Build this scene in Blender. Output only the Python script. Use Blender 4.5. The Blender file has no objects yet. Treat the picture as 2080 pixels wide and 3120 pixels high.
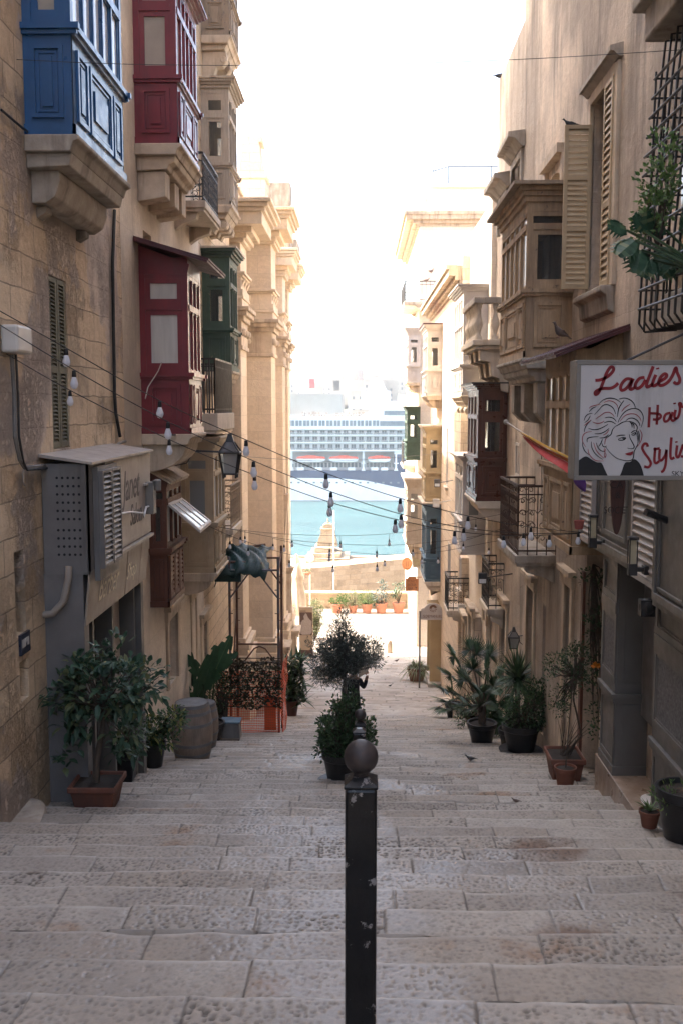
import bpy, bmesh, math, random
import numpy as np
from mathutils import Vector, Matrix
random.seed(7)
C = bpy.context.scene.collection
S = bpy.context.scene
# ------------------------------------------------------------------ camera
TH = math.atan(321/3033.0); PH = math.atan(57/3033.0*math.cos(TH))
cd = bpy.data.cameras.new("camera"); cam = bpy.data.objects.new("camera", cd); C.objects.link(cam)
cd.sensor_fit = 'VERTICAL'; cd.sensor_height = 36; cd.sensor_width = 24; cd.lens = 35
cd.clip_start = 0.05; cd.clip_end = 12000
cam.rotation_euler = (math.pi/2-TH, 0, PH); S.camera = cam
cd.dof.use_dof = False
# ------------------------------------------------------------------ world, sun, exposure
SUN_EL, SUN_AZ = 50.0, 12.0      # degrees; azimuth beyond the left (-x) axis
w = bpy.data.worlds.new("World"); S.world = w; w.use_nodes = True
nt = w.node_tree; bg = nt.nodes["Background"]
sky = nt.nodes.new("ShaderNodeTexSky"); sky.sky_type = 'NISHITA'; sky.sun_disc = False
sky.sun_elevation = math.radians(SUN_EL); sky.sun_rotation = math.radians(-(90-SUN_AZ))
sky.air_density = 1.0; sky.dust_density = 7.0; sky.ozone_density = 0.6
nt.links.new(sky.outputs[0], bg.inputs[0]); bg.inputs[1].default_value = 0.15
sl = bpy.data.lights.new("sun", 'SUN'); so = bpy.data.objects.new("sun", sl); C.objects.link(so)
sl.energy = 2.2; sl.angle = math.radians(0.5); sl.color = (1.0, 0.93, 0.82)
_e, _a = math.radians(SUN_EL), math.radians(SUN_AZ)
sdir = Vector((math.cos(_e)*math.cos(_a), -math.cos(_e)*math.sin(_a), -math.sin(_e)))
so.rotation_euler = sdir.to_track_quat('-Z', 'Y').to_euler(); so.location = (-20, 10, 30)
vs = S.view_settings; vs.view_transform = 'Standard'; vs.look = 'None'; vs.gamma = 1.0
vs.exposure = 2.75
cy = S.cycles; cy.max_bounces = 8; cy.diffuse_bounces = 4; cy.glossy_bounces = 3; cy.transparent_max_bounces = 12
cy.transmission_bounces = 4; cy.volume_bounces = 1; cy.caustics_reflective = False; cy.caustics_refractive = False
cy.use_denoising = True
# ------------------------------------------------------------------ photograph geometry: sight lines through 2080x3120 pixels
_F = Vector((-math.sin(PH)*math.cos(TH), math.cos(PH)*math.cos(TH), -math.sin(TH)))
_R = Vector((math.cos(PH), math.sin(PH), 0)); _U = _R.cross(_F)
def ray(u, v):
    r = _F + _R*((u-1040)/3033.0) + _U*((1560-v)/3033.0)
    return r.x/r.y, r.z/r.y
def P(u, v, d):
    a, b = ray(u, v); return Vector((a*d, d, b*d))
def dW(u, v, xw): return xw/ray(u, v)[0]              # distance at which the sight line meets the wall plane x = xw
def zW(u, v, d): return ray(u, v)[1]*d
TREAD, SL, H0 = 0.5, 0.265, 1.5
def gz(d, step=True):
    if d < 28:
        if step: k = math.floor(d/TREAD); return -(H0+SL*TREAD*(k+.5))
        return -(H0+SL*d)
    if d < 44: return -8.92-.13*(d-28)
    return -11.0
def PG(u, v):                                          # the point of the street seen at a pixel
    a, b = ray(u, v)
    lo, hi = 2.0, 60.0
    for _ in range(50):
        m = (lo+hi)/2
        if b*m > gz(m, False): lo = m
        else: hi = m
    return Vector((a*lo, lo, gz(lo)))
# ------------------------------------------------------------------ mesh helpers
WL = {}
class MB:
    def __init__(s): s.v = []; s.f = []
    def add(s, vs, fs):
        n = len(s.v); s.v += [tuple(p) for p in vs]; s.f += [tuple(i+n for i in f) for f in fs]; return s
    def box(s, x0, x1, y0, y1, z0, z1): return s.fbox(lambda a, b, c: (a, b, c), x0, x1, y0, y1, z0, z1)
    def fbox(s, F, a0, a1, b0, b1, c0, c1):
        return s.add([F(a0,b0,c0),F(a1,b0,c0),F(a1,b1,c0),F(a0,b1,c0),F(a0,b0,c1),F(a1,b0,c1),F(a1,b1,c1),F(a0,b1,c1)],
              [(0,3,2,1),(4,5,6,7),(0,1,5,4),(1,2,6,5),(2,3,7,6),(3,0,4,7)])
    def prism(s, F, prof, c0, c1):
        n = len(prof)
        return s.add([F(a,b,c0) for a,b in prof]+[F(a,b,c1) for a,b in prof],
              [tuple(range(n))[::-1], tuple(range(n,2*n))]+[(i,(i+1)%n,n+(i+1)%n,n+i) for i in range(n)])
    def frame(s, F, a0, a1, b0, b1, w, c0, c1):
        s.fbox(F,a0,a1,b0,b0+w,c0,c1); s.fbox(F,a0,a1,b1-w,b1,c0,c1)
        s.fbox(F,a0,a0+w,b0+w,b1-w,c0,c1); s.fbox(F,a1-w,a1,b0+w,b1-w,c0,c1); return s
    def tube(s, pts, r, n=6, r1=None, cap=True):
        pts = [Vector(p) for p in pts]; m = len(pts); vs = []; fs = []
        t0 = (pts[1]-pts[0]).normalized(); up = Vector((0,0,1)) if abs(t0.z) < .9 else Vector((1,0,0))
        nn = t0.cross(up).normalized()
        for i, p in enumerate(pts):
            t = (pts[min(i+1,m-1)]-pts[max(i-1,0)])
            t = t.normalized() if t.length > 1e-9 else t0
            nn = nn-t*nn.dot(t)
            nn = nn.normalized() if nn.length > 1e-6 else t.orthogonal().normalized()
            b = t.cross(nn)
            rr = r if r1 is None else r+(r1-r)*i/(m-1)
            if isinstance(r, (list, tuple)): rr = r[i]
            for k in range(n):
                a = 2*math.pi*k/n; vs.append(p+nn*(rr*math.cos(a))+b*(rr*math.sin(a)))
        for i in range(m-1):
            for k in range(n): fs.append((i*n+k, i*n+(k+1)%n, (i+1)*n+(k+1)%n, (i+1)*n+k))
        if cap: fs += [tuple(range(n))[::-1], tuple(range((m-1)*n, m*n))]
        return s.add(vs, fs)
    def lathe(s, prof, o=(0,0,0), n=20, a0=0.0, sx=1, sy=1, F=None):
        m = len(prof); vs = []
        for r, z in prof:
            for k in range(n):
                a = a0+2*math.pi*k/n; p = (o[0]+sx*r*math.cos(a), o[1]+sy*r*math.sin(a), o[2]+z)
                vs.append(F(*p) if F else p)
        fs = [(i*n+k, i*n+(k+1)%n, (i+1)*n+(k+1)%n, (i+1)*n+k) for i in range(m-1) for k in range(n)]
        fs += [tuple(range(n))[::-1], tuple(range((m-1)*n, m*n))]
        return s.add(vs, fs)
    def ball(s, o, r, n=16, sc=(1,1,1)):
        prof = [(max(1e-4, r*math.sin(math.pi*i/10)), -r*math.cos(math.pi*i/10)) for i in range(11)]
        k = len(s.v); s.lathe(prof, (0,0,0), n)
        for i in range(k, len(s.v)):
            p = s.v[i]; s.v[i] = (o[0]+p[0]*sc[0], o[1]+p[1]*sc[1], o[2]+p[2]*sc[2])
        return s
    def ribbon(s, F, pts, w, c0, c1, closed=False):    # a painted or cut stroke of a given width on a flat board
        n = len(pts); L = []; R = []
        for i in range(n):
            p = Vector(pts[i]); q0 = Vector(pts[max(i-1,0)]); q1 = Vector(pts[min(i+1,n-1)])
            t = (q1-q0); t = t.normalized() if t.length > 0 else Vector((1,0)); nn = Vector((-t.y,t.x))
            ww = (w[i] if isinstance(w, (list, tuple)) else w)/2
            L.append(p+nn*ww); R.append(p-nn*ww)
        vs = []
        for i in range(n): vs += [F(L[i].x,L[i].y,c0),F(R[i].x,R[i].y,c0),F(L[i].x,L[i].y,c1),F(R[i].x,R[i].y,c1)]
        fs = []
        for i in range(n-1):
            a = 4*i; b = a+4; fs += [(a+2,a+3,b+3,b+2),(a,b,b+1,a+1),(a,a+2,b+2,b),(a+1,b+1,b+3,a+3)]
        fs += [(0,1,3,2),(4*n-4,4*n-2,4*n-1,4*n-3)]
        return s.add(vs, fs)
    def obj(s, name, m, parent=None, smooth=False, loc=None, bevel=0):
        me = bpy.data.meshes.new(name)
        L = Vector(loc) if loc is not None else (WL[parent.name] if parent else Vector((0,0,0)))
        me.from_pydata([(p[0]-L[0],p[1]-L[1],p[2]-L[2]) for p in s.v], [], s.f)
        if len(s.f) < 30000:
            bm = bmesh.new(); bm.from_mesh(me); bmesh.ops.recalc_face_normals(bm, faces=bm.faces); bm.to_mesh(me); bm.free()
        if smooth:
            me.polygons.foreach_set("use_smooth", [True]*len(me.polygons))
            if smooth != 'all': 
                try: me.set_sharp_from_angle(angle=math.radians(42))
                except Exception: pass
        me.materials.append(M(m) if isinstance(m, str) else m)
        o = bpy.data.objects.new(name, me); C.objects.link(o)
        if parent: o.parent = parent
        if loc is not None:
            o.location = L-(WL[parent.name] if parent else Vector((0,0,0)))
        WL[o.name] = L
        if bevel:
            b = o.modifiers.new("bevel", 'BEVEL'); b.width = bevel; b.segments = 2; b.limit_method = 'ANGLE'
        return o
def thing(name, label, cat, loc=(0,0,0), group=None):
    o = bpy.data.objects.new(name, None); C.objects.link(o); o.location = loc; o.empty_display_size = .1
    WL[o.name] = Vector(loc); return tag(o, label, cat, group)
def tag(o, label, cat, group=None):
    o['label'] = label; o['category'] = cat
    if group: o['group'] = group
    return o
def struct(o): o['kind'] = 'structure'; return o
def children(o): return list(o.children)
def dup(o, loc=None, rz=None, label=None, parent=None, sc=None):
    c = o.copy(); C.objects.link(c)
    if parent is not None: c.parent = parent
    if loc is not None: c.location = loc
    if rz is not None: c.rotation_euler = (o.rotation_euler[0], o.rotation_euler[1], rz)
    if sc is not None: c.scale = (sc, sc, sc) if not isinstance(sc, tuple) else sc
    if label: c['label'] = label
    for ch in children(o): dup(ch, parent=c)
    return c
# ------------------------------------------------------------------ materials
MATS = {}; MDEF = {}
def M(n):
    if n not in MATS: MATS[n] = MDEF[n]()
    return MATS[n]
class NT:
    def __init__(s, name):
        s.m = bpy.data.materials.new(name); s.m.use_nodes = True; s.t = s.m.node_tree
        s.b = s.t.nodes["Principled BSDF"]; s.x = None
    def n(s, ty, **k):
        o = s.t.nodes.new(ty)
        for a, b in k.items(): setattr(o, a, b)
        return o
    def l(s, a, b): s.t.links.new(a, b)
    def co(s, sc=(1,1,1), rnd=True):
        tc = s.n("ShaderNodeTexCoord"); mp = s.n("ShaderNodeMapping"); mp.inputs['Scale'].default_value = sc
        if rnd:
            oi = s.n("ShaderNodeObjectInfo"); mm = s.n("ShaderNodeMath", operation='MULTIPLY'); mm.inputs[1].default_value = 37.0
            s.l(oi.outputs['Random'], mm.inputs[0]); s.l(mm.outputs[0], mp.inputs['Location'])
        s.l(tc.outputs['Object'], mp.inputs['Vector']); return mp.outputs[0]
    def noise(s, sc, det=5, rough=.55, vec=(1,1,1), co=None):
        o = s.n("ShaderNodeTexNoise"); o.inputs['Scale'].default_value = sc; o.inputs['Detail'].default_value = det
        o.inputs['Roughness'].default_value = rough; s.l(co if co else s.co(vec), o.inputs['Vector']); return o.outputs['Fac']
    def ramp(s, fac, stops):
        r = s.n("ShaderNodeValToRGB"); e = r.color_ramp.elements
        while len(e) < len(stops): e.new(.5)
        for i, (p, c) in enumerate(stops):
            e[i].position = p; e[i].color = (*c, 1) if isinstance(c, tuple) else (c, c, c, 1)
        s.l(fac, r.inputs[0]); return r.outputs[0]
    def mix(s, f, a, b, mode='MIX'):
        x = s.n("ShaderNodeMix", data_type='RGBA', blend_type=mode)
        for i, q in ((0, f), (6, a), (7, b)):
            if isinstance(q, (int, float)): x.inputs[i].default_value = q
            elif isinstance(q, tuple): x.inputs[i].default_value = (*q, 1)
            else: s.l(q, x.inputs[i])
        return x.outputs[2]
    def bump(s, h, st=.5, dist=.02, prev=None):
        b = s.n("ShaderNodeBump"); b.inputs['Strength'].default_value = st; b.inputs['Distance'].default_value = dist
        s.l(h, b.inputs['Height'])
        if prev: s.l(prev, b.inputs['Normal'])
        return b.outputs[0]
def pm(name, col, col2=None, sc=3.0, rough=.65, bump=.25, bsc=30, streak=None, wear=None, metal=0, spec=.4, wearamt=.62, grain=False, coat=0, transl=0):
    def make():
        t = NT(name); c2 = col2 or tuple(x*.78 for x in col)
        f = t.noise(sc, 6, .6, (1,1,1))
        c = t.ramp(f, [(.32, c2), (.68, col)])
        if grain: c = t.mix(.45, c, t.ramp(t.noise(9, 4, .6, (6,6,.5)), [(.35, tuple(x*.6 for x in col)), (.65, col)]))
        if streak: c = t.mix(t.ramp(t.noise(2.2, 6, .65, (1.6,1.6,.18)), [(.5, 0.0), (.75, 1.0)]), c, streak)
        if wear:
            c = t.mix(t.ramp(t.noise(6.5, 9, .7), [(wearamt, 0.0), (wearamt+.03, 1.0)]), c, wear)
        t.l(c, t.b.inputs['Base Color'])
        r = t.ramp(t.noise(7, 4), [(.3, max(0, rough-.12)), (.7, min(1, rough+.12))]); t.l(r, t.b.inputs['Roughness'])
        t.b.inputs['Metallic'].default_value = metal; t.b.inputs['Specular IOR Level'].default_value = spec
        if bump: t.l(t.bump(t.noise(bsc, 5, .6), bump, .01), t.b.inputs['Normal'])
        if coat: t.b.inputs['Coat Weight'].default_value = coat; t.b.inputs['Coat Roughness'].default_value = .22
        return t.m
    MDEF[name] = make
def stone(name, col, col2, mort, bw=.75, bh=.3, stain=(.12,.09,.07), bumpst=.6, erode=1.0, mortsize=.012, rough=.85, plaster=None, stamt=.6, tint=.5, fine=0):
    def make():
        t = NT(name); tc = t.n("ShaderNodeTexCoord"); sp = t.n("ShaderNodeSeparateXYZ"); t.l(tc.outputs['Object'], sp.inputs[0])
        ad = t.n("ShaderNodeMath", operation='ADD'); t.l(sp.outputs[0], ad.inputs[0]); t.l(sp.outputs[1], ad.inputs[1])
        wn = t.n("ShaderNodeTexNoise"); wn.inputs['Scale'].default_value = 2.5; t.l(tc.outputs['Object'], wn.inputs['Vector'])
        wob = t.n("ShaderNodeMath", operation='MULTIPLY_ADD'); wob.inputs[1].default_value = .05; t.l(wn.outputs[0], wob.inputs[0]); t.l(sp.outputs[2], wob.inputs[2])
        cb = t.n("ShaderNodeCombineXYZ"); t.l(ad.outputs[0], cb.inputs[0]); t.l(wob.outputs[0], cb.inputs[1])
        br = t.n("ShaderNodeTexBrick"); t.l(cb.outputs[0], br.inputs['Vector'])
        br.inputs['Color1'].default_value = (0,0,0,1); br.inputs['Color2'].default_value = (1,1,1,1); br.inputs['Mortar'].default_value = (.5,.5,.5,1)
        br.inputs['Scale'].default_value = 1; br.inputs['Mortar Size'].default_value = mortsize; br.inputs['Mortar Smooth'].default_value = .4
        br.inputs['Brick Width'].default_value = bw; br.inputs['Row Height'].default_value = bh; br.offset = .45
        n1 = t.noise(1.3, 8, .62); n2 = t.noise(11, 8, .7)
        m = t.mix(tint, n1, br.outputs['Color'])
        c = t.ramp(m, [(.28, col2), (.72, col)])
        c = t.mix(t.ramp(n2, [(.42, 0.0), (.75, .6)]), c, tuple(min(1,x*1.25) for x in col))
        c = t.mix(br.outputs['Fac'], c, mort)
        st = t.ramp(t.noise(1.7, 8, .7, (1.3,1.3,.22)), [(stamt, 0.0), (stamt+.16, .75)])
        c = t.mix(st, c, stain)
        if fine: c = t.mix(t.ramp(t.mix(.5, t.noise(.45, 3), t.noise(1.0, 8, .75, (2.6,2.6,.28)), 'MULTIPLY'), [(.33-.1*fine, 0.0), (.47-.1*fine, .55)]), c, tuple(x*.75 for x in stain))
        hp = t.noise(38, 6, .7); h2 = t.noise(7, 7, .65)
        inv = t.n("ShaderNodeMath", operation='MULTIPLY_ADD'); inv.inputs[1].default_value = -1.1*bumpst; t.l(br.outputs['Fac'], inv.inputs[0]); t.l(h2, inv.inputs[2])
        if plaster:
            pf = t.ramp(t.noise(.55, 6, .6), [(.5, 0.0), (.53, 1.0)])
            pc = t.mix(t.ramp(t.noise(2.5, 6), [(.35, 0.0), (.7, 1.0)]), plaster, tuple(x*.78 for x in plaster))
            pc = t.mix(st, pc, stain); c = t.mix(pf, c, pc)
        t.l(c, t.b.inputs['Base Color']); t.b.inputs['Roughness'].default_value = rough; t.b.inputs['Specular IOR Level'].default_value = .2
        h3 = t.mix(t.ramp(t.noise(1.1, 4), [(.42, 0.0), (.6, 1.0)]), (.5,.5,.5), t.ramp(t.noise(13, 9, .75), [(.4, 0.0), (.56, 1.0)]))
        b0 = t.bump(h3, min(1, .7*erode*(1 if bumpst > .4 else .5)), .03); b1 = t.bump(inv.outputs[0], min(1, .75*erode), .035, b0); b2 = t.bump(hp, min(1, .5*erode), .012, b1); t.l(b2, t.b.inputs['Normal'])
        return t.m
    MDEF[name] = make
def glassm(name, tint=(.6,.65,.68), tr=.55, refl=.35):
    def make():
        t = NT(name); t.t.nodes.remove(t.b)
        out = [n for n in t.t.nodes if n.type == 'OUTPUT_MATERIAL'][0]
        a = t.n("ShaderNodeBsdfTransparent"); a.inputs[0].default_value = (*tint, 1)
        g = t.n("ShaderNodeBsdfGlossy"); g.inputs[0].default_value = (.85,.88,.9,1); g.inputs['Roughness'].default_value = .06
        d = t.n("ShaderNodeBsdfDiffuse"); d.inputs[0].default_value = (.35,.36,.36,1)
        m1 = t.n("ShaderNodeMixShader"); m1.inputs[0].default_value = 1-tr; t.l(a.outputs[0], m1.inputs[1]); t.l(d.outputs[0], m1.inputs[2])
        lw = t.n("ShaderNodeLayerWeight"); lw.inputs[0].default_value = refl
        m2 = t.n("ShaderNodeMixShader"); t.l(lw.outputs['Fresnel'], m2.inputs[0]); t.l(m1.outputs[0], m2.inputs[1]); t.l(g.outputs[0], m2.inputs[2])
        t.l(m2.outputs[0], out.inputs[0]); return t.m
    MDEF[name] = make
def leafm(name, c1, c2, c3=None, rough=.45, transl=.25):
    def make():
        t = NT(name); g = t.n("ShaderNodeNewGeometry"); stops = [(.0, c1), (.7, c2)]+([(.93, c3)] if c3 else [])
        c = t.ramp(g.outputs['Random Per Island'], stops)
        c = t.mix(t.ramp(t.noise(14, 3), [(.4, 0.0), (.7, .35)]), c, tuple(min(1, x*1.8) for x in c2))
        t.l(c, t.b.inputs['Base Color']); t.b.inputs['Roughness'].default_value = rough; t.b.inputs['Specular IOR Level'].default_value = .45
        out = [n for n in t.t.nodes if n.type == 'OUTPUT_MATERIAL'][0]
        tl = t.n("ShaderNodeBsdfTranslucent"); t.l(c, tl.inputs[0]); ms = t.n("ShaderNodeMixShader"); ms.inputs[0].default_value = transl
        t.l(t.b.outputs[0], ms.inputs[1]); t.l(tl.outputs[0], ms.inputs[2]); t.l(ms.outputs[0], out.inputs[0]); return t.m
    MDEF[name] = make
stone('globigerina', (.69,.545,.38), (.5,.37,.245), (.4,.31,.225), .72, .33, bumpst=.6, erode=1.5, stamt=.6, mortsize=.008, plaster=(.62,.51,.42))
stone('rubble', (.54,.43,.31), (.36,.27,.18), (.2,.145,.1), .62, .36, bumpst=1.0, erode=1.8, stamt=.6)
stone('pale_plaster', (.76,.67,.55), (.64,.54,.43), (.6,.52,.43), 2.5, 1.2, bumpst=.1, erode=.6, stamt=.6, stain=(.36,.29,.22), mortsize=.004, tint=.2, fine=.15)
stone('tan_house', (.72,.58,.42), (.57,.44,.3), (.44,.35,.25), .7, .3, bumpst=.5, erode=.9, stamt=.6)
stone('church_stone', (.7,.58,.44), (.6,.48,.35), (.52,.42,.31), .95, .5, bumpst=.35, erode=.5, stamt=.66, stain=(.4,.31,.22), mortsize=.006, tint=.35)
stone('pink_plaster', (.74,.615,.49), (.6,.48,.37), (.54,.44,.34), 1.1, .55, bumpst=.3, erode=.9, stamt=.51, stain=(.2,.165,.14), mortsize=.004, tint=.3, fine=.75)
stone('sunny_stone', (.68,.56,.43), (.56,.45,.34), (.48,.38,.29), .7, .3, bumpst=.4, erode=.7, stamt=.64)
stone('white_house', (.74,.66,.56), (.66,.57,.47), (.64,.55,.45), .9, .4, bumpst=.2, erode=.5, stamt=.66, stain=(.42,.34,.26), mortsize=.005, tint=.3)
stone('bastion', (.43,.34,.235), (.31,.24,.16), (.36,.28,.2), .9, .42, bumpst=.6, erode=1.0, stamt=.58)
pm('carved_stone', (.62,.51,.38), (.47,.37,.27), 4, .85, .5, 25, streak=(.2,.14,.1))
pm('grey_stone', (.46,.4,.33), (.31,.26,.205), 4, .85, .5, 25, streak=(.11,.09,.075))
pm('pale_stone', (.66,.57,.46), (.53,.45,.35), 4, .85, .4, 25, streak=(.28,.21,.15))
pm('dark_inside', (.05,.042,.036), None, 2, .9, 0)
pm('dim_room', (.16,.135,.11), None, 2, .9, 0)
pm('black_iron', (.018,.018,.02), (.035,.03,.028), 8, .5, .2, 40, spec=.5)
pm('rust_iron', (.09,.05,.035), (.05,.03,.025), 12, .8, .3, 60)
glassm('glass', (.86,.88,.89), .93, .2)
def pale_glass(name, col, refl):
    def make():
        t = NT(name); t.l(t.ramp(t.noise(5,3,.5,(3,3,.4)), [(.3, tuple(x*.8 for x in col)), (.7, col)]), t.b.inputs['Base Color']); t.b.inputs['Roughness'].default_value = .5
        t.b.inputs['Coat Weight'].default_value = refl; t.b.inputs['Coat Roughness'].default_value = .04; return t.m
    MDEF[name] = make
pale_glass('sky_glass', (.72,.74,.76), 1.0); pale_glass('curtain_pane', (.6,.57,.52), .8)  # sky_glass: pale base colour puts reflected sky into the panes
glassm('milky_glass', (.7,.72,.72), .35, .3)
def wall_holes(mb, F, a0, a1, b0, b1, holes, depth=.25):
    A = sorted(set([a0,a1]+[min(max(h[i],a0),a1) for h in holes for i in (0,1)])); B = sorted(set([b0,b1]+[min(max(h[i],b0),b1) for h in holes for i in (2,3)]))
    for i in range(len(A)-1):
        for j in range(len(B)-1):
            ca, cb_ = (A[i]+A[i+1])/2, (B[j]+B[j+1])/2
            if any(h[0] < ca < h[1] and h[2] < cb_ < h[3] for h in holes): continue
            mb.add([F(A[i],B[j],0),F(A[i+1],B[j],0),F(A[i+1],B[j+1],0),F(A[i],B[j+1],0)], [(0,1,2,3)])
    for h in holes:
        d = -(h[4] if len(h) > 4 else depth); p, q, r, s_ = h[:4]
        for (x0,y0,x1,y1) in ((p,r,q,r),(q,r,q,s_),(q,s_,p,s_),(p,s_,p,r)):
            mb.add([F(x0,y0,0),F(x1,y1,0),F(x1,y1,d),F(x0,y0,d)], [(0,1,2,3)])
        mb.add([F(p,r,d),F(q,r,d),F(q,s_,d),F(p,s_,d)], [(0,1,2,3)])
def LF(xw): return lambda a, b, c: (xw+c, a, b)     # left wall: a = along street, b = height, c = out over the street
def RF(xw): return lambda a, b, c: (xw-c, a, b)
def NF(y, s=1): return lambda a, b, c: (a, y-c, b)  # face that looks back up the street at the camera
# ------------------------------------------------------------------ the ground: stepped street, ramp, small square
def hsh(ix, iy, s): 
    t = np.sin(ix*127.1+iy*311.7+s*74.7)*43758.5453; return t-np.floor(t)
def vnoise(x, y, s):
    ix, iy = np.floor(x), np.floor(y); fx, fy = x-ix, y-iy; fx = fx*fx*(3-2*fx); fy = fy*fy*(3-2*fy)
    a = hsh(ix,iy,s); b = hsh(ix+1,iy,s); c = hsh(ix,iy+1,s); d = hsh(ix+1,iy+1,s)
    return (a*(1-fx)+b*fx)*(1-fy)+(c*(1-fx)+d*fx)*fy
def fbm(x, y, s, o=4):
    r = 0; a = .5
    for i in range(o): r = r+a*vnoise(x*2**i, y*2**i, s+i); a *= .5
    return r
def pitmap(x, y, c, s, dens):
    ix, iy = np.floor(x/c), np.floor(y/c); h = np.zeros_like(x); nz = fbm(x*55, y*55, s+31, 2)
    for dx in (-1,0,1):
        for dy in (-1,0,1):
            jx, jy = ix+dx, iy+dy
            px = (jx+.1+.8*hsh(jx,jy,s))*c; py = (jy+.1+.8*hsh(jx,jy,s+3))*c
            r = c*(.26+.24*hsh(jx,jy,s+5)); dp = .35+.65*hsh(jx,jy,s+7); ok = hsh(jx,jy,s+9) < dens
            d = np.hypot((x-px)*(.75+.5*hsh(jx,jy,s+13)), (y-py)*(.75+.5*hsh(jx,jy,s+15)))/r+.9*(nz-.45)
            h = np.maximum(h, np.where(ok, dp*np.clip(1-d*d, 0, 1), 0))
    return h
def field(name, x0, x1, y0, y1, res, zrow, rowd, slabs, pitdepth, mat, seed, flat=False, ymul=1.0):
    nx = int((x1-x0)/res)+1; ny = int((y1-y0)/(res*ymul))+1
    X, Y = np.meshgrid(np.linspace(x0,x1,nx), np.linspace(y0,y1,ny))
    Yw = Y+(.05*(vnoise(X*.9,Y*0+np.floor(Y/rowd)*3.1,seed)-.5)+.03*(vnoise(X*5,Y*0+np.floor(Y/rowd)*7,seed+1)-.5))
    K = np.floor(Yw/rowd).astype(int); fr = Yw/rowd-K
    tone = np.zeros_like(X); edge = np.full_like(X, 9.0); dz = np.zeros_like(X); pd = np.zeros_like(X); ident = np.zeros_like(X)
    for k in range(K.min(), K.max()+1):
        rg = random.Random(seed*1000+k); cuts = [x0-1.0-rg.random()]
        while cuts[-1] < x1+1: cuts.append(cuts[-1]+rg.uniform(*slabs))
        cuts = np.array(cuts); m = K == k; xs = X[m]+.02*(vnoise(Y[m]*4,X[m]*0+k,seed+4)-.5)
        j = np.clip(np.searchsorted(cuts, xs)-1, 0, len(cuts)-2)
        tn = np.array([rg.random() for _ in cuts]); hz = np.array([rg.uniform(-.008,.008) for _ in cuts]); tl = np.array([rg.uniform(-.012,.012) for _ in cuts])
        rt = rg.random(); tone[m] = np.clip(.55*tn[j]+.45*rt+.12*(tn[j]-.5), 0, 1); ident[m] = j+k*13.7; pd[m] = np.array([(.4 if rg.random() < .15 else rg.uniform(.6,1)) for _ in cuts])[j]
        mid = (cuts[j]+cuts[j+1])/2; dz[m] = hz[j]+tl[j]*(xs-mid)
        edge[m] = np.minimum(edge[m], np.minimum(xs-cuts[j], cuts[j+1]-xs))
    edge = np.minimum(edge, np.minimum(fr, 1-fr)*rowd*(1.0 if flat else 1.0))
    edge = edge+.006*(fbm(X*22,Y*22,seed+8,2)-.4)
    gap = np.clip(1-edge/(.004+.012*fbm(X*3,Y*3,seed+51,3)), 0, 1); rnd = np.clip(1-edge/.028, 0, 1)
    Z = zrow(Yw, K)+dz-.006*gap-.002*rnd*rnd
    Z += .012*(fbm(X*3,Y*3,seed+11,4)-.5)+.006*(fbm(X*16,Y*16,seed+12,3)-.5)
    wr = np.clip((fbm(X*.8,Y*.8,seed+13,3)-.22)*3, .5, 1)
    pm_ = pitmap(X, Y, .034, seed, .85) if pitdepth else X*0
    wet = np.clip((fbm(X*1.1+3.1,Y*.7,seed+17,4)-.47)*7+1.0*np.exp(-((X-1.2)/1.1)**2-((Y-5.4)/1.9)**2)-.66, 0, 1)*.5 if pitdepth else X*0
    wet = np.maximum(wet, .15*np.clip((fbm(X*.7+9,Y*.5,seed+23,4)-.56)*8,0,1)) if pitdepth else wet
    nose = np.clip((fr*rowd-(rowd-.05-.03*(fbm(X*6,Y*6,seed+41,2)-.3)))/.025, 0, 1) if pitdepth else X*0
    pm_ = pm_*(1-.85*nose); Z -= pitdepth*pm_*pd*wr*(1-.55*wet)+.014*np.clip((fr*rowd-(rowd-.03))/.03,0,1)**2
    V = np.stack([X,Y,Z], -1).reshape(-1,3)
    i = np.arange(nx*ny).reshape(ny,nx); Q = np.stack([i[:-1,:-1],i[:-1,1:],i[1:,1:],i[1:,:-1]], -1).reshape(-1,4)
    me = bpy.data.meshes.new(name); me.vertices.add(len(V)); me.vertices.foreach_set("co", V.ravel())
    me.loops.add(Q.size); me.loops.foreach_set("vertex_index", Q.ravel().astype(np.int32))
    me.polygons.add(len(Q)); me.polygons.foreach_set("loop_start", (np.arange(len(Q))*4).astype(np.int32))
    me.polygons.foreach_set("use_smooth", np.ones(len(Q), bool)); me.update()
    for nm, arr in (("tone", tone), ("joint", gap), ("pit_dark", np.clip(pm_*pd*wr*1.9,0,1)), ("wet", wet), ("nose", nose), ("stain", (np.clip(1.5*np.exp(-((X-1.5)/.5)**2-((Y-7.6)/.45)**2)+1.3*np.exp(-((X-1.15)/.3)**2-((Y-5.15)/.28)**2)+1.2*np.exp(-((X-2.4)/.5)**2-((Y-6.0)/.4)**2)+.9*np.exp(-((X+2.3)/.5)**2-((Y-6.6)/.3)**2)-1.1*fbm(X*5,Y*5,seed+61,4)-.1, 0, 1)) if pitdepth else X*0)):
        at = me.attributes.new(nm, 'FLOAT', 'POINT'); at.data.foreach_set("value", arr.ravel().astype(np.float32))
    me.materials.append(M(mat)); o = bpy.data.objects.new(name, me); C.objects.link(o); return struct(o)
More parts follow.
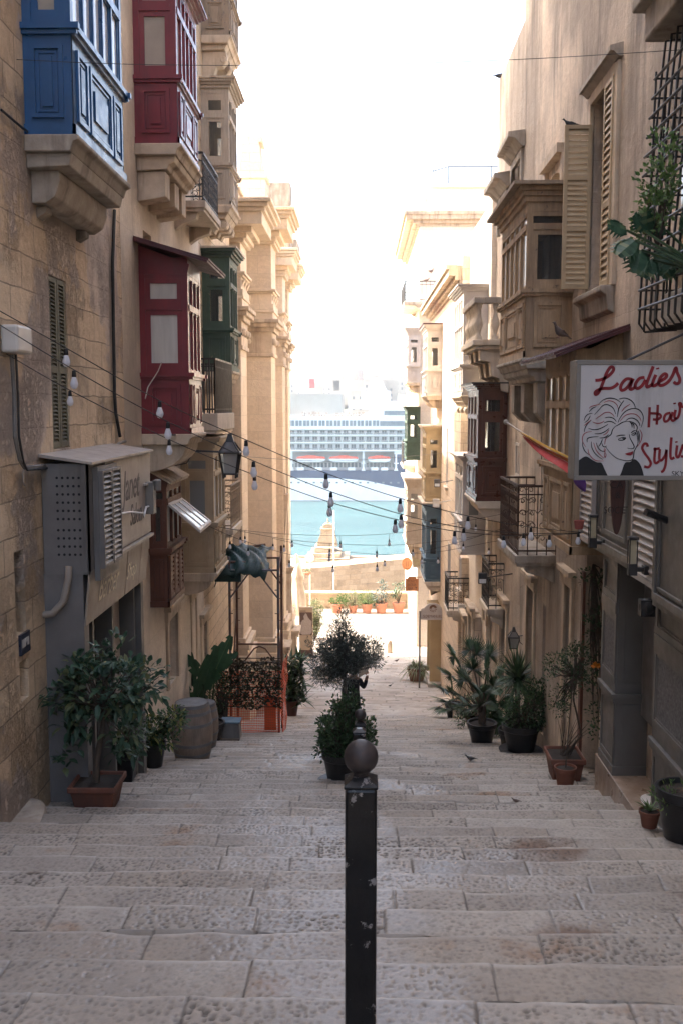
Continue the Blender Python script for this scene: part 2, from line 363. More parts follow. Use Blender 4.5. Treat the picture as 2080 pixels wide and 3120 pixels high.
def paving(name, cols, wet=True, joint=(.11,.095,.08)):
    def make():
        t = NT(name); a = t.n("ShaderNodeAttribute", attribute_name="tone"); j = t.n("ShaderNodeAttribute", attribute_name="joint")
        c = t.ramp(a.outputs['Fac'], [(i/(len(cols)-1), q) for i, q in enumerate(cols)])
        n = t.noise(2.3, 8, .65, co=t.co(rnd=False)); c = t.mix(t.ramp(n, [(.35, .45), (.65, 0.0)]), c, (.21,.18,.155))
        rs = t.ramp(t.noise(.9, 6, .6, co=t.co((1,1.3,1), rnd=False)), [(.6, 0.0), (.68, .8)])
        c = t.mix(rs, c, (.27,.16,.09))
        c = t.mix(t.ramp(t.noise(45, 4, .7, co=t.co(rnd=False)), [(.35, .3), (.6, 0.0)]), c, (.17,.15,.13))
        gr = t.n('ShaderNodeAttribute', attribute_name='pit_dark'); gm = t.n('ShaderNodeMath', operation='MULTIPLY'); t.l(gr.outputs['Fac'], gm.inputs[0]); t.l(t.ramp(t.noise(1.6,5,co=t.co(rnd=False)),[(.35,.5),(.6,1.0)]), gm.inputs[1])  # pits darkened by their depth: dirt and pit shading put into the colour
        sa = t.n('ShaderNodeAttribute', attribute_name='stain'); c = t.mix(t.ramp(sa.outputs['Fac'], [(.0, 0.0), (.5, .8)]), c, (.15,.088,.055))
        no = t.n('ShaderNodeAttribute', attribute_name='nose'); nm = t.n('ShaderNodeMath', operation='MULTIPLY'); t.l(no.outputs['Fac'], nm.inputs[0]); t.l(t.ramp(t.noise(3.5,4,co=t.co(rnd=False)),[(.3,.1),(.65,.75)]), nm.inputs[1]); c = t.mix(nm.outputs[0], c, (.47,.435,.385))
        c = t.mix(gm.outputs[0], c, (.075,.063,.052)); c = t.mix(j.outputs['Fac'], c, joint)
        if wet:
            wn = t.noise(.6, 5, .62, co=t.co((1,.7,1), rnd=False))
            wv = t.ramp(wn, [(.4, .8), (.55, .6), (.65, .45)])
            r = t.mix(.25, wv, t.ramp(t.noise(20, 4, co=t.co(rnd=False)), [(.3, .5), (.7, .9)])); t.l(r, t.b.inputs['Roughness'])
            wt = t.n('ShaderNodeAttribute', attribute_name='wet'); c = t.mix(t.ramp(wt.outputs['Fac'], [(.0, 0.0), (1.0, .55)]), c, t.mix(1.0, c, (.5,.48,.47), 'MULTIPLY'))
        else: t.b.inputs['Roughness'].default_value = .75
        t.l(c, t.b.inputs['Base Color']); t.b.inputs['Specular IOR Level'].default_value = .32
        if wet:
            wa = t.n('ShaderNodeAttribute', attribute_name='wet'); t.l(wa.outputs['Fac'], t.b.inputs['Coat Weight']); t.b.inputs['Coat Roughness'].default_value = .25; t.b.inputs['Coat IOR'].default_value = 1.5
        t.l(t.bump(t.noise(120, 4, .7, co=t.co(rnd=False)), .35, .004), t.b.inputs['Normal'])
        return t.m
    MDEF[name] = make
paving('step_stone', [(.335,.293,.243),(.4,.357,.302),(.3,.266,.224),(.42,.377,.322),(.345,.295,.237),(.385,.342,.29)])
paving('ramp_stone', [(.38,.34,.295),(.45,.405,.355),(.34,.305,.265),(.48,.435,.38)])
zst = lambda Y, K: -(H0+SL*TREAD*(K+.5))
zrm = lambda Y, K: -8.92-.13*(Y-28)
field('stone_steps', -3.4, 3.6, 2.0, 8.5, .0086, zst, TREAD, (.38,1.2), .023, 'step_stone', 3)
field('stone_steps', -3.4, 3.6, 8.5, 13.0, .0115, zst, TREAD, (.38,1.2), .023, 'step_stone', 3)
field('stone_steps', -3.4, 3.6, 13.0, 28.0, .022, zst, TREAD, (.4,1.3), .016, 'step_stone', 3)
field('stone_steps', -3.4, 3.6, -5.0, 2.0, .05, zst, TREAD, (.45,1.5), 0, 'step_stone', 5)
field('lower_street', -4.4, 3.4, 28.0, 44.0, .04, zrm, .34, (.3,.9), .0, 'ramp_stone', 9)
field('square', -22, 3.6, 44.0, 54.2, .06, lambda Y, K: -11.0+0*Y, .5, (.5,1.2), 0, 'ramp_stone', 11)
pm('earth', (.2,.17,.13), None, .2, .9, .3, 5)
pm('lower_ground', (.42,.34,.26), None, .3, .9, .3, 5)
g = MB(); g.box(-60, 60, -60, 99, -40, -19.5); struct(g.obj('ground', 'lower_ground'))
b = MB(); b.box(-3.35, 3.55, -5, 28, -19, -9.3); b.box(-24, 20, 28, 54, -19, -11.25); struct(b.obj('street_bed', 'earth'))
# ------------------------------------------------------------------ the sea
def mk_sea():
    t = NT('sea_water'); n = t.noise(.012, 5, .6, (1,3,1), None)
    c = t.ramp(n, [(.35, (.017,.062,.068)), (.65, (.03,.09,.094))]); t.l(c, t.b.inputs['Base Color'])
    t.b.inputs['Roughness'].default_value = .25; t.b.inputs['IOR'].default_value = 1.33
    b1 = t.bump(t.noise(.3, 8, .7, (1,2.6,1)), 1.0, 1.2); t.l(b1, t.b.inputs['Normal']); return t.m
MDEF['sea_water'] = mk_sea
s = MB(); s.add([(-4000,99.2,-37.2),(4000,99.2,-37.2),(4000,1500,-37.2),(-4000,1500,-37.2)], [(0,1,2,3)]); struct(s.obj('sea', 'sea_water'))
# ------------------------------------------------------------------ houses on the left
XL = -3.2; YL1, YL2, YL3 = dW(372,900,XL), 20.1, 25.0
def shell(mb, xw, xb, y0, y1, z0, z1):   # sides, back and roof of a building whose street wall is built with its openings
    mb.add([(xw,y0,z0),(xb,y0,z0),(xb,y0,z1),(xw,y0,z1)], [(0,1,2,3)]); mb.add([(xw,y1,z0),(xb,y1,z0),(xb,y1,z1),(xw,y1,z1)], [(0,1,2,3)])
    mb.add([(xb,y0,z0),(xb,y1,z0),(xb,y1,z1),(xb,y0,z1)], [(0,1,2,3)]); mb.add([(xw,y0,z1),(xb,y0,z1),(xb,y1,z1),(xw,y1,z1)], [(0,1,2,3)])
def wpt(u, v, xw): d = dW(u, v, xw); return d, zW(u, v, d)
def hole(u0, v0, u1, v1, xw, depth=.25):  # opening from its top corner (u0,v0) and bottom corner (u1,v1)
    da, db = dW(u0, v0, xw), dW(u1, v1, xw); za, zb = zW(u0, v0, da), zW(u1, v1, db)
    return (min(da,db), max(da,db), min(za,zb), max(za,zb), depth)
def house(name, label, xw, xb, y0, y1, z0, z1, holes, mat):
    t = thing(name, label, 'house', (xw, (y0+y1)/2, gz(max(2, (y0+y1)/2))))
    mb = MB(); wall_holes(mb, (LF if xw < 0 else RF)(xw), y0, y1, z0, z1, holes); shell(mb, xw, xb, y0, y1, z0, z1)
    mb.obj('wall', mat, t); return t
h_niche1 = hole(43,1684,80,1925,XL,.22); h_niche2 = hole(60,2020,90,2120,XL,.22)
h_shutter = hole(148,835,215,1362,XL,.12)
L1 = house('stone_house', 'tall honey stone house with the blue enclosed balcony and grey shop box', XL, -9, -6, YL1, -14, 18.0, [h_niche1, h_niche2, h_shutter], 'globigerina')
hL2 = [hole(510,1890,540,2060,XL), hole(436,700,462,760,XL,.2)]
L2 = house('plaster_house', 'pale plastered house carrying the two dark red balconies', XL, -9, YL1, YL2, -15, 17.0, hL2, 'pale_plaster')
hL3 = [hole(615,1905,632,2040,XL,.3), hole(585,1830,600,2060,XL,.3)]
L3 = house('tan_house', 'weathered tan house with green bay and carved stone bays beside the church', XL-.02, -9, YL2, YL3, -15, 15.5, hL3, 'tan_house')
# ------------------------------------------------------------------ church flank: piers, capitals, entablature
CH = thing('church', 'baroque stone church with tall pilasters and a heavy stepped cornice', 'church', (-3.2, 34, gz(34)))
XC = -3.72
cw = MB(); cw.box(-16, XC, 25.0, 44.0, -15, 5.0); cw.obj('wall', 'church_stone', CH)
def pier(y0, y1, xo, zc, zb, ent=True, tall=.72, ov=1.0):
    # pilaster: base mouldings, shaft, capital, entablature block and cornice break
    m = MB(); F = lambda a, b, c: (a, b, c)
    zg = gz(y0)-.3
    m.box(XC-.1, xo, y0, y1, zg, zc)
    for (z0, z1, e) in ((zg, zb, .16), (zb, zb+.18, .2), (zb+.18, zb+.34, .12), (zb+.34, zb+.5, .17), (zb+.5, zb+.62, .06)): m.box(XC-.08, xo+e, y0-e, y1+e, z0+.002, z1)
    m.obj('pilaster', 'church_stone', CH, bevel=.015)
    c = MB()
    for (z0, z1, e) in ((zc-1.05, zc-.95, .06), (zc-.95, zc-.35, .03), (zc-.35, zc-.22, .1), (zc-.22, zc-.1, .18), (zc-.1, zc, .24)): c.box(XC-.07, xo+e, y0-e, y1+e, z0, z1-.001)
    for k in range(3):
        yy = y0+.12+k*(y1-y0-.24)/2
        c.lathe([(.01,0),(.09,.03),(.1,.1),(.09,.17),(.01,.2)], (xo+.04, yy, zc-.72), 8)
    for k in range(2): c.lathe([(.01,0),(.08,.03),(.1,.1),(.08,.17),(.01,.2)], (XC+.2+k*.3, y0-.04, zc-.72), 8)
    c.obj('capital', 'carved_stone', CH, bevel=.01)
    if ent:
        e_ = MB(); z = zc
        for (h, e) in ((.2,.06),(.06,.1),(.18,.08),(.3,.03),(.05,.09),(.07,.14),(tall,.02),(.08,.12)): e_.box(XC-.06, xo+e, y0-e, y1+e, z+.001, z+h); z += h
        for k in range(3): 
            yy = y0+.15+k*(y1-y0-.3)/2; e_.prism(lambda a,b,c,yy=yy: (a, yy+c, b), [(xo+.03, zc+.68),(xo+.12,zc+.68),(xo+.03,zc+.5)], -.09, .09)
        for k in range(3): e_.prism(lambda a,b,c,k=k: (XC+.12+k*.2+c, a, b), [(y0-.03, zc+.68),(y0-.12,zc+.68),(y0-.03,zc+.5)], -.07, .07)
        e_.obj('entablature', 'church_stone', CH, bevel=.012)
        k_ = MB()
        for (h, e) in ((.12,.2),(.14,.34),(.3,.62),(.09,.7),(.1,.78),(.09,.86)): e *= ov; k_.box(XC-.05, xo+e, y0-e, y1+e, z+.001, z+h); z += h
        k_.obj('cornice', 'church_stone', CH, bevel=.012)
    return z
zc = zW(735, 935, 25.3)
piers = [(25.3, 26.6, -3.0, .72, 1.0), (29.0, 30.4, -2.56, 1.25, .85), (36.0, 37.3, -2.78, 1.25, .68), (40.0, 41.2, -2.88, 1.25, .75)]
for y0, y1, xo, tl, ov in piers: ztop = pier(y0, y1, xo, zc, gz(y0)+1.6, True, tl, ov)
k_ = MB(); zz = zc
for (h, e) in ((.2,.06),(.06,.1),(.18,.08),(.3,.03),(.05,.09),(.07,.14),(1.1,.02),(.08,.12),(.12,.2),(.14,.34),(.3,.62),(.09,.7),(.1,.78),(.09,.86)):
    k_.box(-15.9, XC+e*.9, 25.02, 44.0+e*.5, zz, zz+h-.002); zz += h
k_.obj('cornice', 'church_stone', CH, bevel=.012)
for i, (y0, w_, hh) in enumerate(((30.5, 1.7, 2.0),)):
    n_ = MB(); n_.fbox(LF(XC), y0, y0+w_, gz(y0)+3.2, gz(y0)+3.2+hh, -.05, .12); n_.prism(LF(XC), [(y0-.2, gz(y0)+5.2),(y0+w_+.2, gz(y0)+5.2),(y0+w_/2, gz(y0)+6.0)], -.05, .25); n_.obj('pediment', 'carved_stone', CH)
# doorway pediment with carved volutes near the far end, where the small bird sits
dp = MB(); yd0 = 36.2; zb_ = zW(845,1412,36.5)
dp.prism(NF(yd0), [(-3.7,zb_-1.1),(-2.72,zb_-1.1),(-2.78,zb_-.2),(-2.9,zb_),(-3.05,zb_),(-3.2,zb_-.35),(-3.7,zb_-.5)], -.7, 0)
dp.prism(NF(yd0), [(-3.7,zb_-3.2),(-2.8,zb_-3.2),(-2.62,zb_-1.3),(-2.62,zb_-1.12),(-3.7,zb_-1.12)], -.6, .05); dp.obj('door_pediment', 'carved_stone', CH)
pd = MB()
for (y0, x1, z0, z1) in ((33.2,-2.5,gz(33.2)-.2,gz(33.2)+1.25),(38.4,-2.5,gz(38.4)-.2,gz(38.4)+1.3)):
    pd = MB()
    pd.box(-3.7, x1, y0, y0+.8, z0, z1); pd.box(-3.7, x1+.1, y0-.1, y0+.9, z1, z1+.12); pd.box(-3.7, x1+.15, y0-.15, y0+.95, z1+.12, z1+.24); pd.box(-3.7, x1+.08, y0-.08, y0+.88, z0+.2, z0+.5)
    pd.lathe([(.26,0),(.3,.1),(.22,.3),(.2,1.4),(.21,2.2),(.27,2.3),(.3,2.45)], (x1-.38, y0+.4, z1+.24), 14)
    pd.obj('portal_column', 'carved_stone', CH, bevel=.015)
rb = MB(); zt = ztop; cx0, cx1 = -4.4, -3.35
rb.box(cx0-.1, cx1+.1, 36.0, 37.3, zt, zt+.95); rb.box(cx0-.18, cx1+.18, 35.9, 37.4, zt+.95, zt+1.1)
rb.box(cx0, cx1, 36.1, 37.2, zt+1.1, zt+2.5); rb.box(cx0-.07, cx1+.07, 36.05, 37.25, zt+2.5, zt+2.68)
rb.prism(NF(37.1), [(cx0,zt+2.68),(cx1,zt+2.68),(cx1-.15,zt+3.1),(cx1-.22,zt+3.75),(cx0+.22,zt+3.75),(cx0+.15,zt+3.1)], 0, 1.0); rb.box(cx0+.12,cx1-.12,36.15,37.2,zt+3.75,zt+3.95)
rb.obj('bell_turret', 'sunny_stone', CH, bevel=.02)
rr = MB(); rr.box(-4.3, -2.75, 40, 41.2, zt, zt+3.2); rr.obj('roof_parapet', 'grey_stone', CH, bevel=.02)
rr = MB(); rr.box(-9,-2.6,41.6,43.9,zt-.3,zt+1.3); rr.obj('roof_parapet', 'grey_stone', CH, bevel=.02)
tw = MB(); tw.box(-6,-3.2,44.2,50,-3.0,3.4); tw.box(-6,-3.0,44.1,50.1,-3.3,-3.0); tw.box(-6,-3.1,44.3,50,3.4,3.6)
# ------------------------------------------------------------------ houses on the right
XR = 3.1
zr1 = zW(1598,58,dW(1598,58,XR)); yR1 = dW(1598,58,XR); yR1b = dW(1550,179,XR)
h_shw = hole(1882,225,1793,905,XR,.3); h_arch = hole(1716,500,1668,640,XR,.3)
hr1 = [h_shw, h_arch, hole(1590,480,1562,640,XR,.2),
       hole(1742,1790,1710,2330,XR,.22), hole(1628,1800,1600,2200,XR,.25), hole(1662,1850,1645,2230,XR,.12), hole(1838,1690,1770,2345,XR,.6)]
R1 = house('pink_house', 'tall pinkish plastered house with stained wall above the hair sign', XR, 9.5, -6, yR1, -15, 13.0, hr1, 'pink_plaster')
hr1b = [hole(1543,1860,1520,2160,XR,.25), hole(1583,1350,1568,1450,XR,.15)]
R1b = house('low_roof_house', 'lower pale house with dark hooded windows next to the pink house', XR+.01, 9.4, yR1, 23.4, -15, zr1, hr1b, 'pink_plaster')
h3 = [hole(1455,1890,1440,2140,3.0,.25), hole(1482,1790,1472,1890,3.0,.2), hole(1422,1322,1403,1390,3.0,.15), hole(1392,1310,1380,1395,3.0,.15)]
R3 = house('sunlit_house', 'sunlit cream house whose upper wall glows white in the sun', 3.0, 9.2, 23.4, 28.0, -16, zW(1430,708,27.6), h3, 'white_house')
h4 = [hole(1365,1300,1358,1480,2.8,.12), hole(1418,1900,1408,2140,2.8,.25), hole(1440,1880,1425,2130,2.8,.25), hole(1405,1700,1398,1790,2.8,.2), hole(1372,1660,1362,1800,2.8,.2)]
R4 = house('balcony_house', 'pinkish tan house with the yellow and steel blue bays', 2.8, 9, 28.0, 40.0, -16, zW(1310,917,39.8), h4, 'sunny_stone')
c4 = MB(); zt4 = zW(1310,917,39.8)
for (h, e) in ((.1,.08),(.12,.2),(.18,.38),(.1,.45)): c4.box(2.8-e, 3.0, 28.05, 40.0+e*.5, zt4-.75, zt4-.75+h); zt4 += h
c4.obj('cornice', 'carved_stone', R4)
h5 = [hole(1262,1000,1256,1100,2.6,.2), hole(1252,1560,1245,1660,2.6,.2)]
R5 = house('corner_house', 'tall corner house at the square with roof railing and iron balconies', 2.6, 12, 45.1, 57, -16, zW(1275,690,45.1), h5, 'white_house')
c5 = MB(); z5 = zW(1275,690,45.1)
for (h, e) in ((.12,.1),(.16,.3),(.2,.6),(.14,.7)): c5.box(2.6-e, 12.1, 45.1-e*.4, 57, z5, z5+h); z5 += h
c5.obj('cornice', 'carved_stone', R5)
p5 = MB(); p5.box(3.1, 12, 45.6, 56, z5, z5+1.15); p5.box(2.95, 12, 45.5, 56, z5+1.15, z5+1.28); p5.obj('penthouse', 'white_house', R5)
rl = MB()
for x in (3.2,3.9,5.8,7.5): rl.tube([(x,45.8,z5+1.28),(x,45.8,z5+2.1)], .025)
rl.tube([(3.2,45.8,z5+1.9),(3.9,45.8,z5+2.1),(7.6,45.8,z5+2.1)], .025); rl.obj('roof_railing', 'black_iron', R5)
# ------------------------------------------------------------------ beyond the square: parapet, bastion wall, monument
t = MB(); t.box(-7.5, 3.0, 53.7, 54.2, -12, -10.25); t.box(-7.55, 3.0, 53.62, 54.28, -10.25, -10.12); tag(t.obj('parapet_wall', 'bastion'), 'low stone parapet with pale coping behind the row of terracotta pots', 'wall')
t = MB(); a = Vector((-9,72.5,0)); bb = Vector((9.5,82.5,0)); n = (bb-a).normalized(); q = Vector((n.y,-n.x,0))
FW = lambda s_, z, o: (a.x+n.x*s_-q.x*o, a.y+n.y*s_-q.y*o, z)
t.fbox(FW, 0, 5.0, -24, -12.4, 0, 2.2); t.fbox(FW, 5.0, 9.0, -24, -12.3, 0, 2.2); t.prism(FW, [(9,-24),(21,-24),(21,-12.0),(9,-12.3)], 0, 2.2)
tag(t.obj('bastion_wall', 'bastion'), 'tan bastion wall of big stone blocks beyond the square', 'wall')
tt = MB(); tt.box(-30, 34, 84, 99.8, -38, -15.2); tt.box(-30,34,99.3,99.8,-15.2,-15.0); struct(tt.obj('terrace', 'lower_ground'))
mo = thing('monument', 'small weathered stone monument with curved top against the water', 'monument', (P(1000,1700,98)))
px = P(1000,1700,98); zb = -15.2
m1 = MB(); 
for i, (w_, h) in enumerate(((4.2,.55),(3.4,.5),(2.6,.5))): m1.box(px.x-w_/2, px.x+w_/2-.4*i, 97-w_/3, 99+w_/3, zb+.5*i, zb+.5*i+h)
m1.obj('base', 'bastion', mo, bevel=.05)
m2 = MB(); m2.prism(NF(98.7), [(px.x-1.1,zb+1.5),(px.x+.95,zb+1.5),(px.x+.8,zb+2.1),(px.x+.6,zb+2.9),(px.x+.62,zb+3.1),(px.x-.72,zb+3.1),(px.x-.7,zb+2.9),(px.x-.95,zb+2.1)], 0, 1.4)
m2.box(px.x-.75,px.x+.65,97.2,98.8,zb+3.1,zb+3.25); m2.prism(NF(98.6), [(px.x-.6,zb+3.25),(px.x+.5,zb+3.25),(px.x+.35,zb+3.6),(px.x+.1,zb+3.7),(px.x-.2,zb+3.7),(px.x-.45,zb+3.6)], 0, 1.1); m2.lathe([(.12,0),(.16,.1),(.05,.25),(.1,.35),(.02,.5)], (px.x-.05,98,zb+3.7), 10)
m2.obj('block', 'bastion', mo, bevel=.04)
fp = MB(); p0 = P(1015,1860,53.4); fp.tube([(p0.x,54.6,-12),(p0.x,54.6,zW(1015,1555,54.6))], .035, 8); pm('white_paint', (.75,.75,.74), None, 3, .5, .1)
tag(fp.obj('flagpole', 'white_paint'), 'thin bare white pole standing behind the parapet', 'pole')
# ------------------------------------------------------------------ far shore
pm('far_hill', (.22,.22,.17), (.14,.15,.11), .02, .95, 0); pm('far_house', (.36,.33,.29), (.28,.25,.21), .05, .9, 0); pm('far_window', (.12,.12,.13), None, 1, .6, 0); pm('far_roof', (.4,.3,.25), None, 1, .9, 0)
hl = MB(); N = 90; prof = []
for i in range(N+1):
    x = -900+1800*i/N; h = 44+9*math.sin(i*.31)+6*math.sin(i*.83+1)+3*math.sin(i*2.1); prof.append((x, h))
for r in range(5):
    pass
vsx = []; 
for (y, k) in ((560,-.75),(620,-.3),(760,.1),(1000,.55),(1500,1.0),(1900,1.0)):
    for (x, h) in prof: vsx.append((x, y+8*math.sin(x*.05), -37.5+ (37.5+h)*max(0,(k+.75)/1.75)))
hl.add(vsx, [(r*(N+1)+i, r*(N+1)+i+1, (r+1)*(N+1)+i+1, (r+1)*(N+1)+i) for r in range(5) for i in range(N)]); struct(hl.obj('far_hills', 'far_hill', smooth='all'))
ft = MB(); ft.box(-140, -10, 545, 640, -37, 7); ft.box(-150,-20,540,560,-37,-6); ft.box(20,160,560,640,-37,-2); tag(ft.obj('harbour_bastion', 'far_house'), 'long pale fortress wall on the far shore behind the ship', 'fortress')
rg = random.Random(4)
def far_house(x, y, z, w_, dp_, h, label):
    o = thing('far_house', label, 'house', (x, y, z), 'houses of the town across the harbour'); m = MB(); m.box(x-w_/2,x+w_/2,y,y+dp_,z-8,z+h); m.box(x-w_/2-.3,x+w_/2+.3,y-.3,y+dp_,z+h,z+h+.6)
    if w_ > 9: m.box(x-w_/4,x+w_/5,y+2,y+dp_,z+h+.6,z+h+3.2)
    m.obj('wall', 'far_house', o)
    k = max(2, int(w_/4))
    for r in range(max(1,int(h/4))):
        for c in range(k): q_ = MB(); q_.box(x-w_/2+1+c*(w_-1.5)/k, x-w_/2+2.3+c*(w_-1.5)/k, y-.25, y+.1, z+1+r*3.6, z+2.8+r*3.6); q_.obj('window', 'far_window', o)
for i in range(26):
    y = rg.uniform(660, 1150); u = 890+i*13.5+rg.uniform(-5,5); v = rg.uniform(1150, 1195)-(y-660)*.012; p = P(u, v, y); h_ = rg.uniform(7,15)
    far_house(p.x, y, p.z-h_, rg.uniform(9,24), 14, h_, 'pale flat roofed house in the hazy town across the harbour')
ch2 = thing('far_church', 'domed church with a tower among the hazy houses across the harbour', 'church', P(1073,1190,700)); p = P(1073,1190,700)
m = MB(); m.box(p.x-14,p.x+12,700,725,p.z-10,p.z+7); m.obj('nave','far_house',ch2)
m = MB(); m.lathe([(7,0),(7,5),(6.6,7),(5,10),(2.5,12),(.8,12.6),(.8,14),(.1,16)], (p.x+1,712,p.z+7), 16); m.obj('dome','far_roof',ch2)
m = MB(); m.box(p.x-13,p.x-9,700,704,p.z,p.z+16); m.lathe([(2.6,0),(1.6,2),(.1,4)], (p.x-11,702,p.z+16), 8); m.obj('tower','far_house',ch2)
fl = thing('flag', 'red and white flag flying on a mast above the far fortress', 'flag', P(925,1215,560)); p = P(925,1215,560)
m = MB(); m.tube([(p.x,560,p.z-5),(p.x,560,p.z+12)], .2); m.obj('mast','white_paint',fl)
pm('flag_red', (.6,.03,.03), None, 3, .7, 0)
m = MB(); m.box(p.x+3.2,p.x+6.2,559.9,560.05,p.z+6,p.z+11); m.obj('red_half','flag_red',fl); m = MB(); m.box(p.x+.2,p.x+3.2,559.9,560.05,p.z+6,p.z+11); m.obj('white_half','white_paint',fl)
# ------------------------------------------------------------------ cruise ship
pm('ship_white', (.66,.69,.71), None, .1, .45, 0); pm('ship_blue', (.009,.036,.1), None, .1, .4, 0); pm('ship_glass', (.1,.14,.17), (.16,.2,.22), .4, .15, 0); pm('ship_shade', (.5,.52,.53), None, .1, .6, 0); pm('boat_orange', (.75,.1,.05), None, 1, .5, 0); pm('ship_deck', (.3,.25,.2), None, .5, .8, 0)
SY = 395.0; SHP = thing('cruise_ship', 'huge white and navy cruise ship moored across the street end', 'ship', (0, SY, -37.2))
def zs(v): return ray(1060, v)[1]*SY
def xs(u): return ray(u, 1400)[0]*SY
FS = lambda a, b, c: (a, SY-c, b)
X0, X1 = xs(640), xs(1245)
hb = MB(); lo = [(X0,-37.6),(X1+6,-37.6),(X1+14,-34),(X1+18,zs(1470)),(X1+14,zs(1490)),(xs(1220),zs(1487)),(xs(1120),zs(1465)),(xs(1040),zs(1458)),(xs(880),zs(1456)),(X0,zs(1455))]
hb.prism(FS, lo, -26, 0); hb.obj('hull', 'ship_white', SHP)
hb = MB(); hb.prism(FS, [(X0,zs(1455)),(xs(880),zs(1456)),(xs(1040),zs(1458)),(xs(1120),zs(1465)),(xs(1220),zs(1487)),(X1+14,zs(1490)),(X1+22,zs(1384)),(xs(1202),zs(1384)),(xs(1202),zs(1434)),(X0,zs(1434))], -26, 0); hb.obj('hull_band', 'ship_blue', SHP)
# lifeboat deck: recessed back wall, ceiling slab, pillars, rails
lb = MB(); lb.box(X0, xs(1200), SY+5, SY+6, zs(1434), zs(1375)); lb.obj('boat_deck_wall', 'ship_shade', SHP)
for i in range(40):
    wv = MB(); wv.box(xs(770+i*11.5), xs(770+i*11.5+7), SY+4.9, SY+5.02, zs(1426), zs(1412)); wv.obj('window', 'ship_glass', SHP)
tp = MB(); tp.box(X0, X1+4, SY-.4, SY+24, zs(1375), zs(1371)); tp.box(xs(1200), X1+8, SY, SY+24, zs(1384), zs(1375)); tp.obj('deck_slab', 'ship_white', SHP)
for u in (690,788,886,1104,1203):
    pl = MB(); pl.box(xs(u), xs(u+5), SY-.2, SY+1, zs(1434), zs(1375)); pl.prism(FS, [(xs(u-4),zs(1434)),(xs(u+9),zs(1434)),(xs(u+5),zs(1424)),(xs(u),zs(1424))], -.9, .25); pl.box(xs(u-5),xs(u+10),SY-.3,SY+.6,zs(1413),zs(1410)); pl.obj('davit_pillar', 'ship_white', SHP)
for u in (905,960,1006,1060,1130,1160,720,760,830): rp = MB(); rp.box(xs(u), xs(u+21), SY-.1, SY+.1, zs(1433), zs(1424)); rp.obj('rail_panel', 'ship_white', SHP)
for i, (u0, u1) in enumerate(((700,780),(798,880),(902,992),(1001,1092),(1119,1190))):
    a0, a1 = xs(u0), xs(u1); zk, zt_, zh = zs(1408), zs(1388), zs(1398)
    b1 = MB(); L_ = a1-a0
    b1.prism(FS, [(a0,zh),(a0+L_*.06,zk+.3),(a0+L_*.2,zk),(a1-L_*.2,zk),(a1-L_*.06,zk+.3),(a1,zh)], -3.2, -.3); bo = b1.obj('lifeboat', 'ship_white', SHP)
    b2 = MB(); b2.prism(FS, [(a0,zh),(a1,zh),(a1-L_*.05,zh+.75),(a1-L_*.3,zh+1.0),(a1-L_*.36,zt_),(a0+L_*.36,zt_),(a0+L_*.28,zh+1.05),(a0+L_*.05,zh+.75)], -3.1, -.25); b2.obj('canopy', 'boat_orange', bo, bevel=.15)
# three decks of balconies, each with slab, back wall, doors and dividers
for r, (v0, v1) in enumerate(((1373,1349),(1349,1326),(1326,1307))):
    sb = MB(); sb.box(X0, X1, SY+1.6, SY+24, zs(v0), zs(v1)); sb.obj('cabin_wall', 'ship_white', SHP)
    sb = MB(); sb.box(X0, X1, SY-.2, SY+2, zs(v1)-.25, zs(v1)+.18); sb.obj('deck_slab', 'ship_white', SHP)
    for i in range(22):
        u = 738+i*23.3
        dv = MB(); dv.box(xs(u), xs(u)+.22, SY, SY+1.6, zs(v0), zs(v1)); dv.obj('balcony_divider', 'ship_white', SHP)
        dr = MB(); dr.fbox(FS, xs(u+5), xs(u+18.5), zs(v0)+.3, zs(v1)-.7, -1.62, -1.5); o_ = dr.obj('balcony_door', 'ship_glass', SHP)
        dr = MB(); dr.fbox(FS, xs(u+11.5), xs(u+12.3), zs(v0)+.3, zs(v1)-.7, -1.5, -1.46); dr.obj('mullion', 'ship_white', o_)
    rl_ = MB(); rl_.box(X0, X1, SY-.02, SY+.03, zs(v0)+.2, zs(v0)+1.1); glassm('ship_rail', (.75,.85,.83), .6, .2); rl_.obj('balcony_rail', 'ship_rail', SHP)
sb = MB(); sb.box(X0, X1+2, SY+.3, SY+24, zs(1307), zs(1270)); sb.obj('lounge_deck', 'ship_white', SHP)
for i in range(4,24): 
    if 645+i*23.3 < 1150:
        for k in (0, 10.5): wi = MB(); wi.box(xs(645+i*23.3+k), xs(645+i*23.3+k+8.5), SY+.2, SY+.32, zs(1298), zs(1281)); wi.obj('window', 'ship_glass', SHP)
wi = MB(); wi.box(xs(1156), X1, SY+.2, SY+.32, zs(1298), zs(1283)); wi.obj('lounge_windows', 'ship_glass', SHP)
sb = MB(); sb.box(xs(1168), X1+2, SY+1, SY+22, zs(1270), zs(1246)); sb.prism(FS, [(xs(1095),zs(1270)),(xs(1168),zs(1270)),(xs(1168),zs(1240)),(xs(1150),zs(1238))], -20, -2); sb.box(xs(1060),X1,SY+8,SY+20,zs(1246),zs(1222)); sb.box(xs(1100),xs(1190),SY+9,SY+19,zs(1222),zs(1190)); sb.prism(FS, [(xs(1120),zs(1190)),(xs(1180),zs(1190)),(xs(1160),zs(1150)),(xs(1132),zs(1148))], -18, -10)
sb.obj('bridge', 'ship_white', SHP)
sb = MB(); sb.box(xs(1168), X1+1, SY+.9, SY+1.02, zs(1266), zs(1252)); sb.obj('bridge_windows', 'ship_glass', SHP)
ra = MB()
for i in range(60): ra.box(xs(650+i*8.4), xs(650+i*8.4)+.08, SY+.6, SY+.7, zs(1270), zs(1262))
ra.box(X0, xs(1160), SY+.58, SY+.7, zs(1262.6), zs(1262)); ra.obj('top_rail', 'ship_white', SHP)
